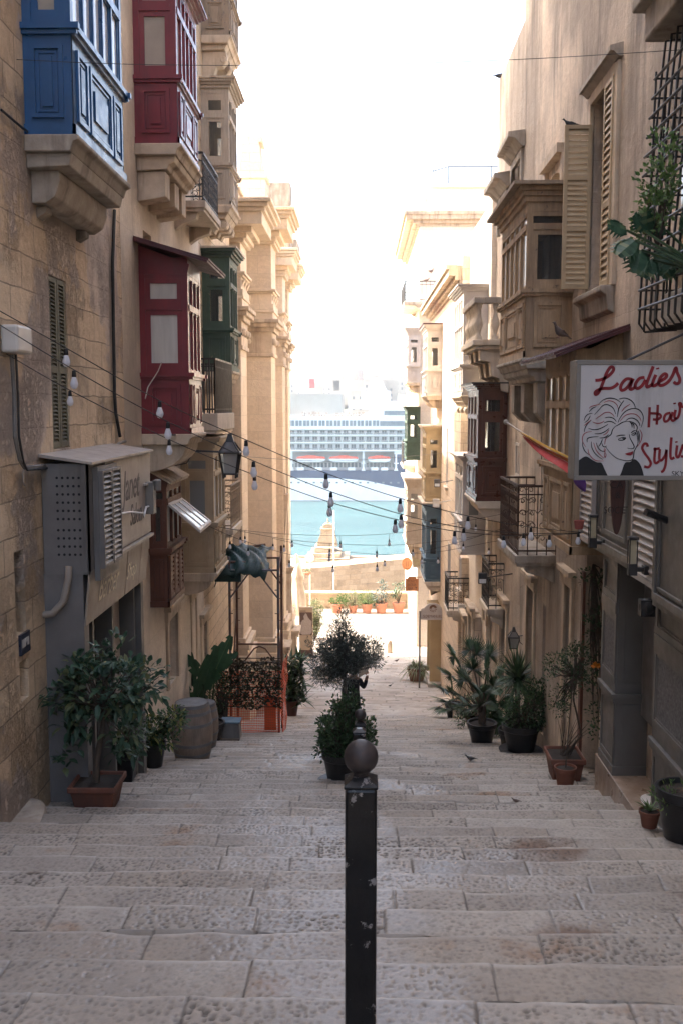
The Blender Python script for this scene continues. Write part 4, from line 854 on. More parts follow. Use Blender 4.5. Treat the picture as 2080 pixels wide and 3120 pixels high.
# crates of pipes and conduits fixed to the houses
pm('cable_grey', (.2,.185,.17), (.13,.12,.11), 6, .6, .1); pm('cable_black', (.03,.028,.027), None, 6, .5, .1); pm('conduit', (.36,.31,.26), None, 4, .6, .2)
def wpts(xw, uvs, off=.03):
    r_ = []
    for u, v in uvs: d_ = dW(u, v, xw); r_.append((xw+(off if xw < 0 else -off), d_, zW(u, v, d_)))
    return r_
def cable(house, uvs, xw, r, mat, off=.03, name='cable'):
    t = MB(); t.tube(wpts(xw, uvs, off), r, 6); t.obj(name, mat, house)
cable(L1, [(343,640),(337,800),(340,1000),(343,1200),(347,1260),(360,1330)], XL, .022, 'cable_black', name='downpipe')
cable(L1, [(20,1080),(28,1200),(30,1330),(45,1400),(60,1425),(120,1420),(190,1400),(300,1380),(355,1350),(372,1345)], XL, .02, 'cable_grey', .05)
cable(L1, [(26,1080),(33,1200),(36,1330),(50,1410),(62,1432),(120,1427),(190,1408),(300,1390),(360,1362)], XL, .012, 'cable_black', .07)
cable(L1, [(-5,335),(60,390),(100,420)], XL, .012, 'cable_black')
cable(L2, [(434,745),(450,860),(460,960),(450,1060),(420,1130),(385,1180),(376,1215)], XL, .008, 'conduit', .3)
cable(L1, [(53,1430),(53,1470),(57,1480)], XL, .008, 'conduit', .06)
cable(L2, [(420,1325),(440,1325),(560,1332),(600,1322)], XL, .012, 'cable_black', .5)
for uvs, r_, mt in (([(1652,1330),(1655,1500),(1648,1560)],.006,'cable_black'), ([(1690,960),(1712,1080)],.008,'cable_black')): cable(R1, uvs, XR, r_, mt)
cable(R3, [(1345,1520),(1342,1650),(1340,1780),(1345,1900)], 3.0, .02, 'conduit'); cable(R4, [(1281,1130),(1281,1300),(1283,1500)], 2.8, .015, 'cable_grey')
cable(R1b, [(1500,1480),(1460,1570),(1430,1530)], XR, .02, 'cable_black', .3)
# ------------------------------------------------------------------ shops, signs, lamps
def text(mb, s, F, size, depth=.004, align='CENTER', shear=0, sx=1.0, spacing=1.0):
    cu = bpy.data.curves.new("t", 'FONT'); cu.body = s; cu.size = size; cu.align_x = align; cu.align_y = 'CENTER'; cu.extrude = depth/2; cu.shear = shear; cu.space_character = spacing; cu.resolution_u = 3
    o = bpy.data.objects.new("t", cu); C.objects.link(o); dg = bpy.context.evaluated_depsgraph_get(); dg.update(); me = bpy.data.meshes.new_from_object(o.evaluated_get(dg))
    mb.add([F(v.co.x*sx, v.co.y, v.co.z+depth/2) for v in me.vertices], [tuple(p.vertices) for p in me.polygons]); bpy.data.objects.remove(o); return mb
pm('grey_metal', (.19,.18,.17), (.15,.14,.135), 3, .5, .15, 30, streak=(.1,.09,.08)); pm('pale_grey_board', (.42,.37,.32), (.36,.31,.27), 2, .5, .1, 30, streak=(.27,.22,.18))
pm('shop_grey', (.14,.133,.122), (.11,.104,.097), 3, .5, .15, 40, wear=(.3,.27,.23), wearamt=.72); pm('shop_trim', (.215,.2,.178), (.17,.158,.14), 3, .5, .15, 40, wear=(.16,.14,.12), wearamt=.7)
pm('dark_glass', (.02,.02,.022), None, 2, .12, 0, spec=.6); pm('letter_grey', (.16,.14,.13), None, 2, .6, 0); pm('letter_cream', (.95,.86,.68), None, 2, .6, 0); pm('letter_red', (.24,.014,.022), (.16,.01,.015), 8, .5, .05, wear=(.3,.07,.07), wearamt=.66); pm('letter_black', (.012,.012,.014), None, 4, .5, .05); pm('line_red', (.33,.06,.07), None, 4, .5, 0)
pm('sign_white', (.5,.49,.495), (.44,.43,.43), 2, .4, .05, streak=(.27,.25,.24), wear=(.36,.34,.32), wearamt=.66); pm('lace', (.2,.19,.19), (.08,.08,.08), 30, .8, .5, 80)
LS = thing('hairdresser_shop', 'grey metal hairdresser shop box with louvred vent, round air holes and faded lettering', 'shop', (-2.9, 11.3, gz(11.3)))
xf, a0, a1 = -2.72, 9.9, 12.75; ztop = -.55; NFx = NF(a0); OF = LF(xf)
m = MB(); m.box(XL+.01, xf-.02, a0+.02, a1, -1.69, ztop-.03); m.fbox(NFx, XL+.012, xf, -1.69, ztop-.02, -.03, .0); m.fbox(OF, a0, a1, -1.66, ztop-.02, -.02, 0); m.fbox(NFx, xf-.06, xf-.025, -1.66, ztop-.03, 0, .02)
cab = m.obj('cabinet', 'grey_metal', LS)
m = MB()
for r in range(10):
    for c_ in range(5):
        x = XL+.015+(xf-XL)*(.315+c_*.115); z = ztop-.16-r*.083-(.03 if r > 5 else 0); m.lathe([(.0135,0),(.0135,.002)], (0,0,0), 10, F=lambda p,q,s_,x=x,z=z: (x+p, a0-.0005-s_, z+q))
m.obj('air_holes', 'letter_black', cab)
m = MB(); m.prism(lambda a,b,c: (a, c, b), [(XL,-.47),(xf+.06,ztop),(xf+.06,ztop-.025),(XL,-.5)], a0-.05, a1+.05); m.obj('roof', 'pale_grey_board', LS)
m = MB(); m.fbox(OF, a0+.6, a1, -1.6, ztop-.04, .001, .02); m.fbox(OF, a0+.2, a1+.04, -1.66, -1.625, 0, .05); m.fbox(OF, a1-.42, a1+.04, ztop-.43, ztop-.41, .02, .06); sg = m.obj('upper_sign', 'pale_grey_board', LS)
m = MB(); text(m, "Janet", lambda a,b,c: (xf+.021+c, 11.68+a, -.93+b), .5, .003, shear=.3, sx=.82); text(m, "Salon", lambda a,b,c: (xf+.021+c, 11.9+a, -1.29+b), .36, .003, shear=.3, sx=.8); m.obj('lettering', 'letter_grey', sg)
LFa = lambda a, b, c: (xf-.06*(-1.66-b)/.56+c, a, b)
m = MB(); m.fbox(LFa, a0+.0, 11.55, -2.22, -1.665, -.02, .0); m.fbox(LFa, 11.58, 12.3, -2.22, -1.665, -.02, 0); m.fbox(LFa, 12.31, a1, -2.22, -1.665, -.02, 0); pm('taupe_board', (.33,.285,.24), (.28,.24,.2), 2, .5, .1, 30, streak=(.22,.18,.15)); sg = m.obj('lower_sign', 'taupe_board', LS)
m = MB(); text(m, "Barber", lambda a,b,c: LFa(10.72+a, -1.93+b, .002+c), .38, .003, shear=.3, sx=.8); m.obj('lettering', 'letter_cream', sg); m = MB(); text(m, "Shop", lambda a,b,c: LFa(11.82+a, -1.96+b, .002+c), .27, .003, shear=.3, sx=.9); m.obj('lettering', 'letter_cream', sg)
m = MB(); e0, e1 = 10.05, 10.85; OV = LF(xf+.06); m.fbox(OV, e0, e1, -1.78, ztop-.06, -.055, 0)
for q0, q1 in ((e0+.02, (e0+e1)/2-.01), ((e0+e1)/2+.01, e1-.02)): louver(m, OV, q0, q1, -1.66, ztop-.1, 17, .03, .05)
m.obj('louvred_vent', 'grey_metal', LS)
m = MB(); m.box(XL+.0, xf-.08, a0+.01, a0+.18, gz(9.9)-.2, -1.69); m.box(XL, xf-.12, a0+.18, a0+.3, gz(10)-.2, -2.0); m.obj('side_panel', 'grey_metal', LS)
m = MB(); pts = [(XL+.27,a0-.03,-1.6),(XL+.27,a0-.06,-1.72),(XL+.22,a0-.07,-1.95),(XL+.1,a0-.06,-2.08),(XL-.02,a0-.03,-2.1)]; m.tube(pts, .036, 10); m.obj('hose', 'conduit', LS, smooth=True)
m = MB(); xr_ = XL+.12
for y in (10.5, 11.35, 12.45): m.box(XL, xf-.16, y, y+.07, gz(y)-.3, -1.9)
m.box(XL, xf-.1, 12.6, 12.75, gz(12.6)-.3, -1.7); m.obj('door_frame', 'shop_grey', LS)
m = MB(); m.box(XL, xr_, a0+.3, 12.6, gz(12)-.3, -1.7); m.obj('shop_window', 'dark_glass', LS); m = MB(); m.box(xr_, xr_+.05, 11.42, 12.3, gz(12)-.2, -1.95); m.obj('door', 'pale_grey_board', LS)
m = MB(); p = P(452,1560,12.5); m.box(xf+.02, xf+.12, 12.45, 12.62, -1.35, -.95); m.tube([(xf+.1,12.5,-.95),(xf+.16,12.48,-.92)], .015); m.lathe([(.045,0),(.05,.12),(.03,.14)], (xf+.17,12.48,-1.05), 12); m.obj('flood_light', 'shop_trim', LS)
m = MB(); m.tube([(xf+.03,10.86,-1.18),(xf+.05,11.5,-1.22),(xf+.06,12.1,-1.3),(xf+.05,12.2,-1.36),(xf+.05,12.35,-1.25),(xf+.06,12.46,-1.25)], .012, 6); m.obj('cable', 'white_paint', LS)
# meter box and street-number plaque on the near left wall
pm('enamel_white', (.6,.6,.58), (.5,.49,.47), 4, .3, .05); pm('enamel_blue', (.03,.036,.06), None, 4, .35, 0); pm('plastic_white', (.66,.64,.6), (.58,.55,.5), 3, .45, .05)
d0 = dW(5,1030,XL); m = MB(); m.fbox(LF(XL), dW(2,1030,XL), dW(48,1030,XL), zW(25,1075,9), zW(25,990,9), 0, .16); mb_ = m.obj('meter_box', 'plastic_white', L1, bevel=.025)
d0, d1 = dW(57,1950,XL), dW(85,1930,XL); z1, z0 = zW(85,1918,d1), zW(57,2000,d0)
pq = thing('wall_plaque', 'chipped white enamel plaque with a blue border on the left stone wall', 'plaque', (XL, d0, z0))
m = MB(); m.fbox(LF(XL), d0, d1, z0, z1, 0, .025); m.obj('plate', 'enamel_blue', pq); m = MB(); m.fbox(LF(XL), d0+.03, d1-.04, z0+.07, z1-.05, .02, .028); m.obj('panel', 'enamel_white', pq)
m = MB()
for r in range(4):
    zz = z1-.09-r*(z1-z0-.16)/4; m.fbox(LF(XL), d0+.14, d1-.1-.03*(r%2), zz-.02, zz, .027, .03)
m.obj('printed_lines', 'enamel_blue', pq)
# grey timber shop on the right
RS = thing('timber_shop', 'grey timber shop front with white louvres, roller shutter and marble plinth', 'shop', (2.9, 9.8, gz(9.8)))
xs_ = 2.75; zp = -3.98; RFs = RF(xs_)
pm('marble', (.36,.28,.22), (.24,.17,.12), 6, .35, .1, streak=(.13,.09,.07)); m = MB(); m.box(xs_-.03, 3.4, 7.4, 11.2, -6, zp); m.obj('plinth', 'marble', RS, bevel=.006)
for q in range(3):
    pass
pm('salt', (.75,.74,.73), None, 4, .8, .3); m = MB(); m.lathe([(.001,0),(.17,.001),(.19,.004),(.1,.006)], (2.98,9.75,zp+.001), 20, sx=.7, sy=1.2); m.obj('white_stain', 'salt', RS); m = MB(); m.lathe([(.001,0),(.12,.001),(.14,.004),(.1,.006)], (2.86,9.3,zp+.001), 20, sx=.6, sy=1.2); m.obj('white_stain', 'salt', RS)
def shop_panel(y0, y1, side=True):
    zd, zt_ = -3.12, -1.62; F = RFs
    m = MB(); m.box(xs_, 3.3, y0, y1, zp, zt_)
    for k0, k1, e in ((zp, zp+.1, .02), (zd-.05, zd, .035), (zd, zd+.05, .05), (zd+.05, zd+.16, .015)):
        m.box(xs_-e, 3.25, y0-e*.8, y1+e*.3, k0, k1-.001)
    m.frame(F, y0+.02, y1-.02, zp+.12, zd-.07, .05, 0, .012)
    m.frame(F, y0, y1, zd+.16, -2.2, .07, 0, .02); m.frame(F, y0+.07, y1-.07, zd+.23, -2.27, .025, 0, .012); m.fbox(F, y0, y1, -2.2, -2.08, 0, .03); m.frame(F, y0, y1, -2.08, zt_, .07, 0, .02); m.frame(F, y0+.07, y1-.07, -2.01, zt_-.07, .02, 0, .012)
    m.fbox(NF(y0), xs_, xs_+.08, zd+.16, zt_, 0, .015); m.fbox(NF(y0), xs_+.08, 3.25, zp+.1, zd-.07, -.01, .004)
    o = m.obj('panel', 'shop_grey', RS, bevel=.004)
    g_ = MB(); g_.fbox(F, y0+.095, y1-.095, zd+.255, -2.295, .001, .006); g_.obj('lace_window', 'lace', o); return o
shop_panel(10.5, 11.12); shop_panel(7.6, 9.12)
m = MB(); 
for k in range(26): m.prism(lambda a,b,c: (3.2-a, c, b), [(0,zp+k*.095),(.02,zp+k*.095+.03),(.02,zp+k*.095+.07),(0,zp+k*.095+.095)], 9.12, 10.5)
m.box(3.2,3.3,9.12,10.5,zp,-1.5); m.obj('roller_shutter', 'grey_metal', RS)
m = MB(); m.box(3.02, 3.22, 9.95, 10.499, -3.3, -1.6); m.box(2.98,3.2,9.125,9.2,zp,-1.62); m.obj('door_post', 'grey_metal', RS)
m = MB(); xu = 2.68; m.box(xu, 3.3, 7.6, 12.3, -1.6, -.1)
for k0, k1, e in ((-1.6,-1.54,.03),(-1.54,-1.47,.06),(-1.47,-1.43,.03),(-.14,-.06,.05)): m.box(xu-e, 3.2, 7.6, 12.3+e, k0, k1-.001)
m.frame(RF(xu), 10.0, 10.95, -1.38, -.2, .05, 0, .02); m.frame(RF(xu), 11.0, 11.25, -1.38, -.2, .04, 0, .015); m.obj('fascia', 'shop_trim', RS)
pm('louvre_white', (.42,.39,.37), (.36,.33,.31), 3, .5, .1, 40, wear=(.25,.22,.2), wearamt=.74)
m = MB(); louver(m, RF(xu-.03), dW(2040,1600,xu), dW(1945,1600,xu), zW(1945,1755,9.5), -.25, 17, .05, .05); m.obj('louvred_shutter', 'louvre_white', RS)
m = MB(); louver(m, RF(xu-.03), dW(1822,1560,xu), dW(1784,1560,xu), zW(1800,1640,11.8), -.3, 17, .04, .05); m.obj('louvred_shutter', 'louvre_white', RS)
m = MB(); m.box(2.55,3.2,7.6,8.62,-1.72,-.3); m.frame(NF(8.0), 2.56, 3.1, -1.7, -.4, .06, .0, .01); m.frame(RF(2.55), 7.65, 8.55, -1.66, -.36, .07, 0, .03); m.frame(RF(2.55), 7.75, 8.45, -1.56, -.46, .03, 0, .02); m.obj('corner_box', 'shop_grey', RS, bevel=.005)
m = MB(); m.tube([(2.35,8.2,-.86),(2.7,8.35,-1.0)], .03, 8); m.obj('pipe_stub', 'black_iron', RS)
m = MB(); m.ball((2.62,9.0,-1.82), .08, 10); m.box(2.55,2.68,8.95,9.05,-1.9,-1.75); m.obj('security_light', 'black_iron', RS)
# oval brown board with carved letters
pm('board_brown', (.1,.05,.042), (.075,.038,.032), 4, .6, .2, grain=True); pm('letter_dim', (.045,.03,.028), None, 2, .6, 0)
ob = thing('oval_sign', 'brown surfboard shaped hanging sign with carved letters beneath the hair sign', 'sign', (2.3, 10.2, -1.0)); yo = 10.0
cx_ = ray(1878,1600)[0]*yo; w_ = abs(ray(1900,1600)[0]-ray(1855,1600)[0])*yo/2; zt_, zb_ = -.1, zW(1878,1630,yo)
prof = [(cx_+w_*math.sin(k*math.pi/14)*1.0, zb_+(zt_-zb_)*(.5-.5*math.cos(k*math.pi/14))) for k in range(15)]
m = MB(); m.prism(NF(yo), prof+[(2*cx_-x, z) for x, z in prof[::-1][1:-1]], -.04, 0); m.tube([(cx_,yo+.02,-.1),(3.1,yo+.02,-.1)], .012); m.obj('board', 'board_brown', ob, bevel=.006)
m = MB(); text(m, "SOCIETY", lambda a,b,c: (cx_+a+.02, yo-.001-c, zW(1878,1555,yo)+b), .1, .006, sx=.8); text(m, "&", lambda a,b,c: (cx_+a, yo-.001-c, zW(1878,1510,yo)+b), .09, .006); text(m, "CA", lambda a,b,c: (cx_+a-.02, yo-.001-c, zW(1878,1478,yo)+b), .1, .006); m.obj('lettering', 'letter_dim', ob)
# rectangular wall lanterns
glassm('amber_glass', (.75,.68,.5), .4, .2); pm('lamp_panel', (.5,.44,.3), (.42,.36,.24), 4, .3, .1)
def wall_lantern(u0, v0, u1, v1, d, label):
    x0, x1, za, zb = ray(u0,v0)[0]*d, ray(u1,v0)[0]*d, zW(u0,v1,d), zW(u0,v0,d); h = zb-za; w_ = (x1-x0); t = thing('wall_lantern', label, 'lamp', ((x0+x1)/2, d, za), 'rectangular wall lanterns'); xc = (x0+x1)/2
    m = MB(); m.box(x0,x1,d-w_/2,d+w_/2,za,za+h*.3); m.box(x0-.006,x1+.006,d-w_/2-.006,d+w_/2+.006,zb-h*.08,zb)
    for sx in (x0,x1-.01):
        for sy in (d-w_/2, d+w_/2-.01): m.box(sx,sx+.01,sy,sy+.01,za+h*.3,zb-h*.08)
    m.box(x1, xs_+.02, d-.03, d+.03, za+h*.1, za+h*.2); m.box(x1+.06,x1+.1,d-.05,d+.05,za+h*.02,za+h*.25); m.obj('case', 'black_iron', t, bevel=.003)
    m = MB(); m.box(x0+.012,x1-.012,d-w_/2+.012,d+w_/2-.012,za+h*.3,zb-h*.08); m.obj('lamp_glass', 'lamp_panel', t)
wall_lantern(1794,1568,1817,1668, 10.8, 'wall lantern beside the oval brown sign, the farther and smaller one')
wall_lantern(1914,1635,1940,1752, 9.0, 'wall lantern in front of the large white louvres, the nearer and larger one')
# big painted sign
SD = 7.5; SGN = thing('hair_sign', 'white box sign reading Ladies Hair Stylist with a painted woman', 'sign', (2.3, SD, -.2))
xl, xr = ray(1750,1280)[0]*SD, 2.95; zb_, zt_ = zW(1900,1463,SD), zW(1900,1097,SD); th = .22
m = MB(); fw = .035; FN = NF(SD)
m.box(xl, xr, SD+.01, SD+th, zb_, zt_); m.frame(FN, xl-.0, xr, zb_, zt_, fw, -.02, .012)
m.obj('case', 'shop_trim', SGN, bevel=.004); m = MB(); m.fbox(FN, xl+fw, xr-fw, zb_+fw, zt_-fw, -.01, .004); m.obj('face', 'sign_white', SGN)
m = MB(); m.tube([(2.0,SD+.1,zt_),(3.1,SD+.4,zt_+.5)], .01); m.tube([(2.7,SD+.1,zt_),(2.7,SD+.1,zt_+.35)], .008); m.tube([(2.5,SD+.1,zt_),(2.75,SD+.3,zt_+.6)], .006); m.tube([(2.9,SD+.15,zt_-.1),(3.1,SD+.15,zt_-.1)], .02); m.obj('stay_wire', 'black_iron', SGN)
def SG(zx, zy, c=0):
    p = P(1720+zx/4.3556, 1080+zy/4.3556, SD); return (p.x, SD-.0045-c, p.z)
def smooth_pts(pts, k=6):
    if len(pts) < 3: return pts
    out = []; n = len(pts)
    for i in range(n-1):
        p0 = Vector(pts[max(i-1,0)]); p1 = Vector(pts[i]); p2 = Vector(pts[i+1]); p3 = Vector(pts[min(i+2,n-1)])
        for j in range(k):
            t = j/k; out.append(tuple(.5*((2*p1)+(p2-p0)*t+(2*p0-5*p1+4*p2-p3)*t*t+(3*p1-p0-3*p2+p3)*t**3)))
    out.append(tuple(pts[-1])); return out
def strokes(name, mat, L, w, taper=False, dep=.003):
    m = MB()
    for st in L:
        ww = w
        if isinstance(st, dict): ww = st['w']; st = st['p']
        q = smooth_pts(st); n = len(q)
        W_ = [ww*(.35+.65*math.sin(math.pi*min(1,max(0,(i+.5)/n)))) for i in range(n)] if taper else ww
        m.ribbon(lambda a,b,c: SG(a,b,c), q, W_, 0, dep)
    m.obj(name, mat, SGN)
strokes('ladies_lettering', 'letter_red', [
 [(398,344),(470,336),(560,292),(622,235),(640,190),(615,165),(585,185),(548,245),(515,330),(485,410),(455,480),(425,522),(400,530),(396,505),(425,478),(500,452),(600,448),(660,420),(700,380)],
 [(880,330),(815,325),(758,375),(732,435),(745,475),(795,460),(845,405),(885,335)],[(900,318),(868,400),(855,452),(880,462),(930,430)],
 [(1050,305),(985,318),(935,380),(928,432),(962,450),(1015,415),(1065,335)],[(1165,158),(1118,280),(1078,390),(1085,432),(1125,415),(1160,385)],
 [(1200,270),(1162,360),(1158,412),(1195,408),(1240,375)],[(1222,176),(1227,198)],
 [(1245,362),(1320,318),(1345,275),(1315,258),(1265,300),(1238,368),(1255,410),(1315,398),(1375,350),(1425,270),(1455,190),(1472,185),(1482,240),(1515,320),(1508,372),(1468,388),(1436,362)]], 42)
strokes('hair_lettering', 'letter_red', [[(1118,700),(1106,968)],[(1226,668),(1212,932)],[(1160,862),(1225,862),(1265,828),(1252,796),(1200,784),(1130,780)],
 [(1395,775),(1335,792),(1308,848),(1322,890),(1368,868),(1402,790)],[(1422,762),(1402,850),(1430,880),(1475,840)],[(1462,735),(1446,820),(1466,852),(1502,815),(1520,720),(1508,655),(1530,650),(1550,695),(1600,690),(1612,720),(1598,810),(1625,850),(1660,830)],[(1446,640),(1450,660)]], 34)
strokes('stylist_lettering', 'letter_red', [[(1092,1225),(1080,1188),(1045,1188),(1020,1240),(1052,1310),(1110,1390),(1132,1450),(1100,1495),(1045,1485)],[(1192,1235),(1180,1400),(1202,1442),(1242,1415)],[(1168,1262),(1252,1245)],
 [(1252,1255),(1246,1380),(1272,1405),(1322,1340),(1342,1262)],[(1342,1262),(1330,1450),(1300,1540),(1268,1558)],[(1406,1100),(1392,1300),(1402,1382),(1446,1365)],[(1482,1205),(1470,1335),(1500,1358),(1545,1240),(1560,1205),(1592,1300),(1580,1350),(1530,1352)],[(1470,1152),(1474,1170)],[(1650,1120),(1632,1320),(1655,1356),(1700,1330)],[(1605,1205),(1695,1182)]], 34)
strokes('portrait_lines', 'letter_black', [
 [(440,660),(500,605),(580,580),(660,590),(735,638)],[(710,592),(780,578),(850,598),(905,645),(930,708)],[(690,830),(705,730),(740,660),(778,610)],[(385,800),(440,740),(495,680),(550,665),(610,690),(645,730),(666,790)],[(315,762),(355,718),(412,692)],
 [(248,880),(265,830),(300,795),(360,780)],[(255,905),(300,870),(332,812)],[(250,1030),(262,975),(290,925),(345,870)],[(305,978),(370,998),(440,990),(510,960),(566,925)],[(388,1052),(460,1050),(530,1020),(580,980)],[(455,1108),(520,1102),(575,1062)],[(525,842),(580,832),(640,850),(676,892)],[(512,908),(570,890),(620,895),(670,925)],
 [(697,905),(720,850),(780,770),(850,728),(920,718),(985,740),(1025,800),(1032,870),(1002,970)],[(800,880),(840,852),(890,845),(945,870),(980,915),(988,950)],
 [(820,890),(860,890),(920,915),(952,960),(945,1010),(935,1040)],[(660,955),(700,935),(760,900),(820,888)],[(660,955),(625,1000),(605,1060),(560,1095),(535,1110)],[(876,905),(905,930),(912,985)],[(848,888),(880,925),(885,970)],
 [(228,1160),(232,1220),(265,1290),(330,1340)],[(290,1165),(292,1120),(340,1098),(440,1090)],[(344,1155),(350,1230),(400,1320),(495,1395)],[(410,1170),(430,1230),(470,1275),(520,1290)],[(492,1122),(470,1180),(440,1225)],[(485,1178),(498,1215),(530,1228),(542,1210)],
 [(535,1225),(590,1300),(680,1375),(780,1405),(850,1408),(890,1390),(905,1350),(912,1290),(940,1230),(962,1180),(955,1100),(938,1040)],[(675,1085),(730,1072),(795,1070)],[(700,1125),(745,1105),(800,1108),(770,1135),(715,1138),(700,1125)],[(755,1118),(772,1110),(782,1122),(765,1130)],[(870,1042),(900,1018),(935,1008)],[(875,1065),(905,1045),(932,1040),(920,1065),(885,1078)],[(848,1060),(858,1110),(890,1170),(912,1220),(900,1245),(862,1250),(820,1240)],[(950,1015),(968,1100),(960,1170)],[(965,1010),(985,1090),(978,1170)]], 12, True)
strokes('portrait_highlights', 'line_red', [[(315,718),(340,692),(400,675),(470,660)],[(510,640),(570,615),(630,625),(680,665),(702,720)],[(400,858),(460,815),(520,775),(580,768),(625,795),(650,830)],[(745,758),(790,705),(858,660)],[(725,888),(780,820),(850,790),(930,795),(985,840),(1005,888)],[(360,895),(420,915),(480,905),(515,880)],[(248,945),(290,910),(345,868)],[(270,1228),(228,1150),(235,1075),(280,1035),(350,1022)],[(300,1250),(320,1330),(400,1405),(510,1412)],[(375,1170),(410,1270),(460,1330),(510,1375)],[(985,995),(1015,1060),(1000,1150),(950,1230)],[(500,1070),(545,1045),(580,1000)],[(522,1195),(530,1130),(556,1098)],
 {'p':[(520,1245),(532,1265),(522,1290),(514,1262),(520,1245)],'w':9},{'p':[(524,1292),(540,1330),(528,1366),(516,1340),(524,1292)],'w':10}], 11, True)
m = MB(); F = lambda a, b, c: SG(a, b, c)
m.prism(F, smooth_pts([(148,1650),(150,1450),(200,1390),(275,1352),(350,1395),(420,1430),(480,1440),(520,1520),(580,1650)],4), 0, .003); m.prism(F, smooth_pts([(702,1645),(740,1570),(790,1440),(860,1425),(915,1388),(980,1440),(1020,1530),(1046,1640)],4), 0, .003); m.obj('painted_jacket', 'letter_black', SGN)
m = MB(); m.prism(F, [(790,1318),(840,1300),(868,1295),(900,1280),(895,1325),(860,1342),(820,1336)], 0, .003); m.obj('painted_lips', 'letter_red', SGN)
m = MB(); text(m, "SKYLINE", lambda a,b,c: (SG(1590,1585)[0]+a, SG(0,0,c)[1], SG(1590,1585)[2]+b), .055, .002); m.obj('maker_mark', 'letter_black', SGN)
# rainbow flag on a short pole
FG = thing('rainbow_flag', 'rainbow flag drooping on a pale pole between balcony and hair sign', 'flag', (2.0, 12, -.3))
pa, pb = P(1540,1286,13.2), P(1766,1434,10.55); m = MB(); m.tube([pa, pb], .011, 8); m.ball(pa, .035, 10, (1,1,1)); m.tube([pb, (2.7, pb.y+.2, pb.z-.15)], .012); m.obj('pole', 'conduit', FG)
for i, (nm, col) in enumerate((('red',(.42,.03,.025)),('orange',(.52,.13,.02)),('yellow',(.55,.3,.03)),('violet',(.14,.06,.3)))):
    pm('flag_'+nm+'_cloth', col, None, 6, .75, .1)
def cloth(uvd, mat, name):
    m = MB(); n = len(uvd[0]); V_ = [P(*q) for row in uvd for q in row]
    m.add(V_, [(r*n+i, r*n+i+1, (r+1)*n+i+1, (r+1)*n+i) for r in range(len(uvd)-1) for i in range(n-1)]); o = m.obj(name, mat, FG, smooth='all'); s_ = o.modifiers.new('thick','SOLIDIFY'); s_.thickness = .004
    b_ = o.modifiers.new('sub','SUBSURF'); b_.levels = 2; b_.render_levels = 2
top = [(1578,1312),(1625,1336),(1670,1360),(1720,1384),(1765,1408)]; mid = [(1580,1316),(1626,1344),(1671,1370),(1721,1393),(1765,1414)]; mid2 = [(1583,1320),(1627,1350),(1671,1381),(1722,1402),(1765,1434)]; bot = [(1592,1334),(1624,1370),(1662,1402),(1712,1428),(1765,1480)]
DD = [12.6,12.0,11.4,10.8,10.2]
cloth([[(u,v,d) for (u,v),d in zip(top,DD)],[(u,v,d-.05) for (u,v),d in zip(mid,DD)]], 'flag_yellow_cloth', 'yellow_band')
cloth([[(u,v,d-.05) for (u,v),d in zip(mid,DD)],[(u,v,d+.05) for (u,v),d in zip(mid2,DD)]], 'flag_orange_cloth', 'orange_band')
cloth([[(u,v,d+.05) for (u,v),d in zip(mid2,DD)],[(u,v,d-.06) for (u,v),d in zip(bot,DD)]], 'flag_red_cloth', 'red_band')
cloth([[(1742,1455,10.3),(1765,1455,10.2),(1786,1460,10.1)],[(1746,1472,10.3),(1768,1480,10.2),(1785,1485,10.1)],[(1760,1486,10.3),(1774,1496,10.2),(1784,1503,10.1)]], 'flag_violet_cloth', 'violet_band')
# hanging and lettered signs further down
pm('sign_cream', (.55,.5,.46), None, 3, .6, .05); pm('sign_brown', (.2,.1,.06), None, 3, .6, 0); pm('sign_wood', (.5,.22,.1), (.42,.18,.08), 5, .6, .1); pm('sign_yellow', (.5,.37,.2), (.44,.32,.17), 3, .6, .1)
DS = 33.5; hs = thing('shop_sign', 'cream arched hanging sign lettered S.DEMANUELE on a thin post', 'sign', P(1318,1888,DS)); 
def SQ(u, v, d): p = P(u, v, d); return (p.x, p.z)
m = MB(); pr = [SQ(1281,1889,DS),SQ(1355,1889,DS),SQ(1355,1862,DS),SQ(1346,1852,DS)]+[SQ(1318+28*math.cos(k*math.pi/8),1860-22*math.sin(k*math.pi/8),DS) for k in range(0,9)]+[SQ(1290,1852,DS),SQ(1281,1856,DS)]
m.prism(NF(DS), pr, -.05, 0); m.obj('board', 'sign_cream', hs)
p_ = P(1278,1870,DS); m = MB(); m.tube([(p_.x,DS,gz(DS)-.1),(p_.x,DS,p_.z+.1)], .03, 8); q_ = P(1365,1888,DS); m.tube([(p_.x,DS+.02,P(1278,1868,DS).z),(2.85,DS+.02,P(1278,1868,DS).z)], .015); m.obj('post', 'grey_metal', hs)
m = MB(); c_ = P(1319,1878,DS); text(m, "S.DEMANUELE", lambda a,b,c: (c_.x+a, DS-.001-c, c_.z+b), .135, .004, sx=.82); c2_ = P(1318,1887,DS)
lx = P(1318,1854,DS)
text(m, "GOZO GLASS", lambda a,b,c: (c_.x+a, DS-.001-c, P(1318,1884,DS).z+b), .045, .004, sx=.9) if False else None
for k in range(9): a_ = math.pi*1.05+k*math.pi*1.35/8; m.prism(NF(DS), [(lx.x+.05*math.cos(a_-.05),lx.z+.05*math.sin(a_-.05)),(lx.x+.13*math.cos(a_-.11),lx.z+.13*math.sin(a_-.11)),(lx.x+.13*math.cos(a_+.11),lx.z+.13*math.sin(a_+.11)),(lx.x+.05*math.cos(a_+.05),lx.z+.05*math.sin(a_+.05))], .0005, .004)
m.ribbon(NF(DS), [(lx.x+.09*math.cos(a_),lx.z+.09*math.sin(a_)) for a_ in [.35+i*.25 for i in range(12)]], .08, .0005, .004); m.obj('lettering', 'sign_brown', hs)
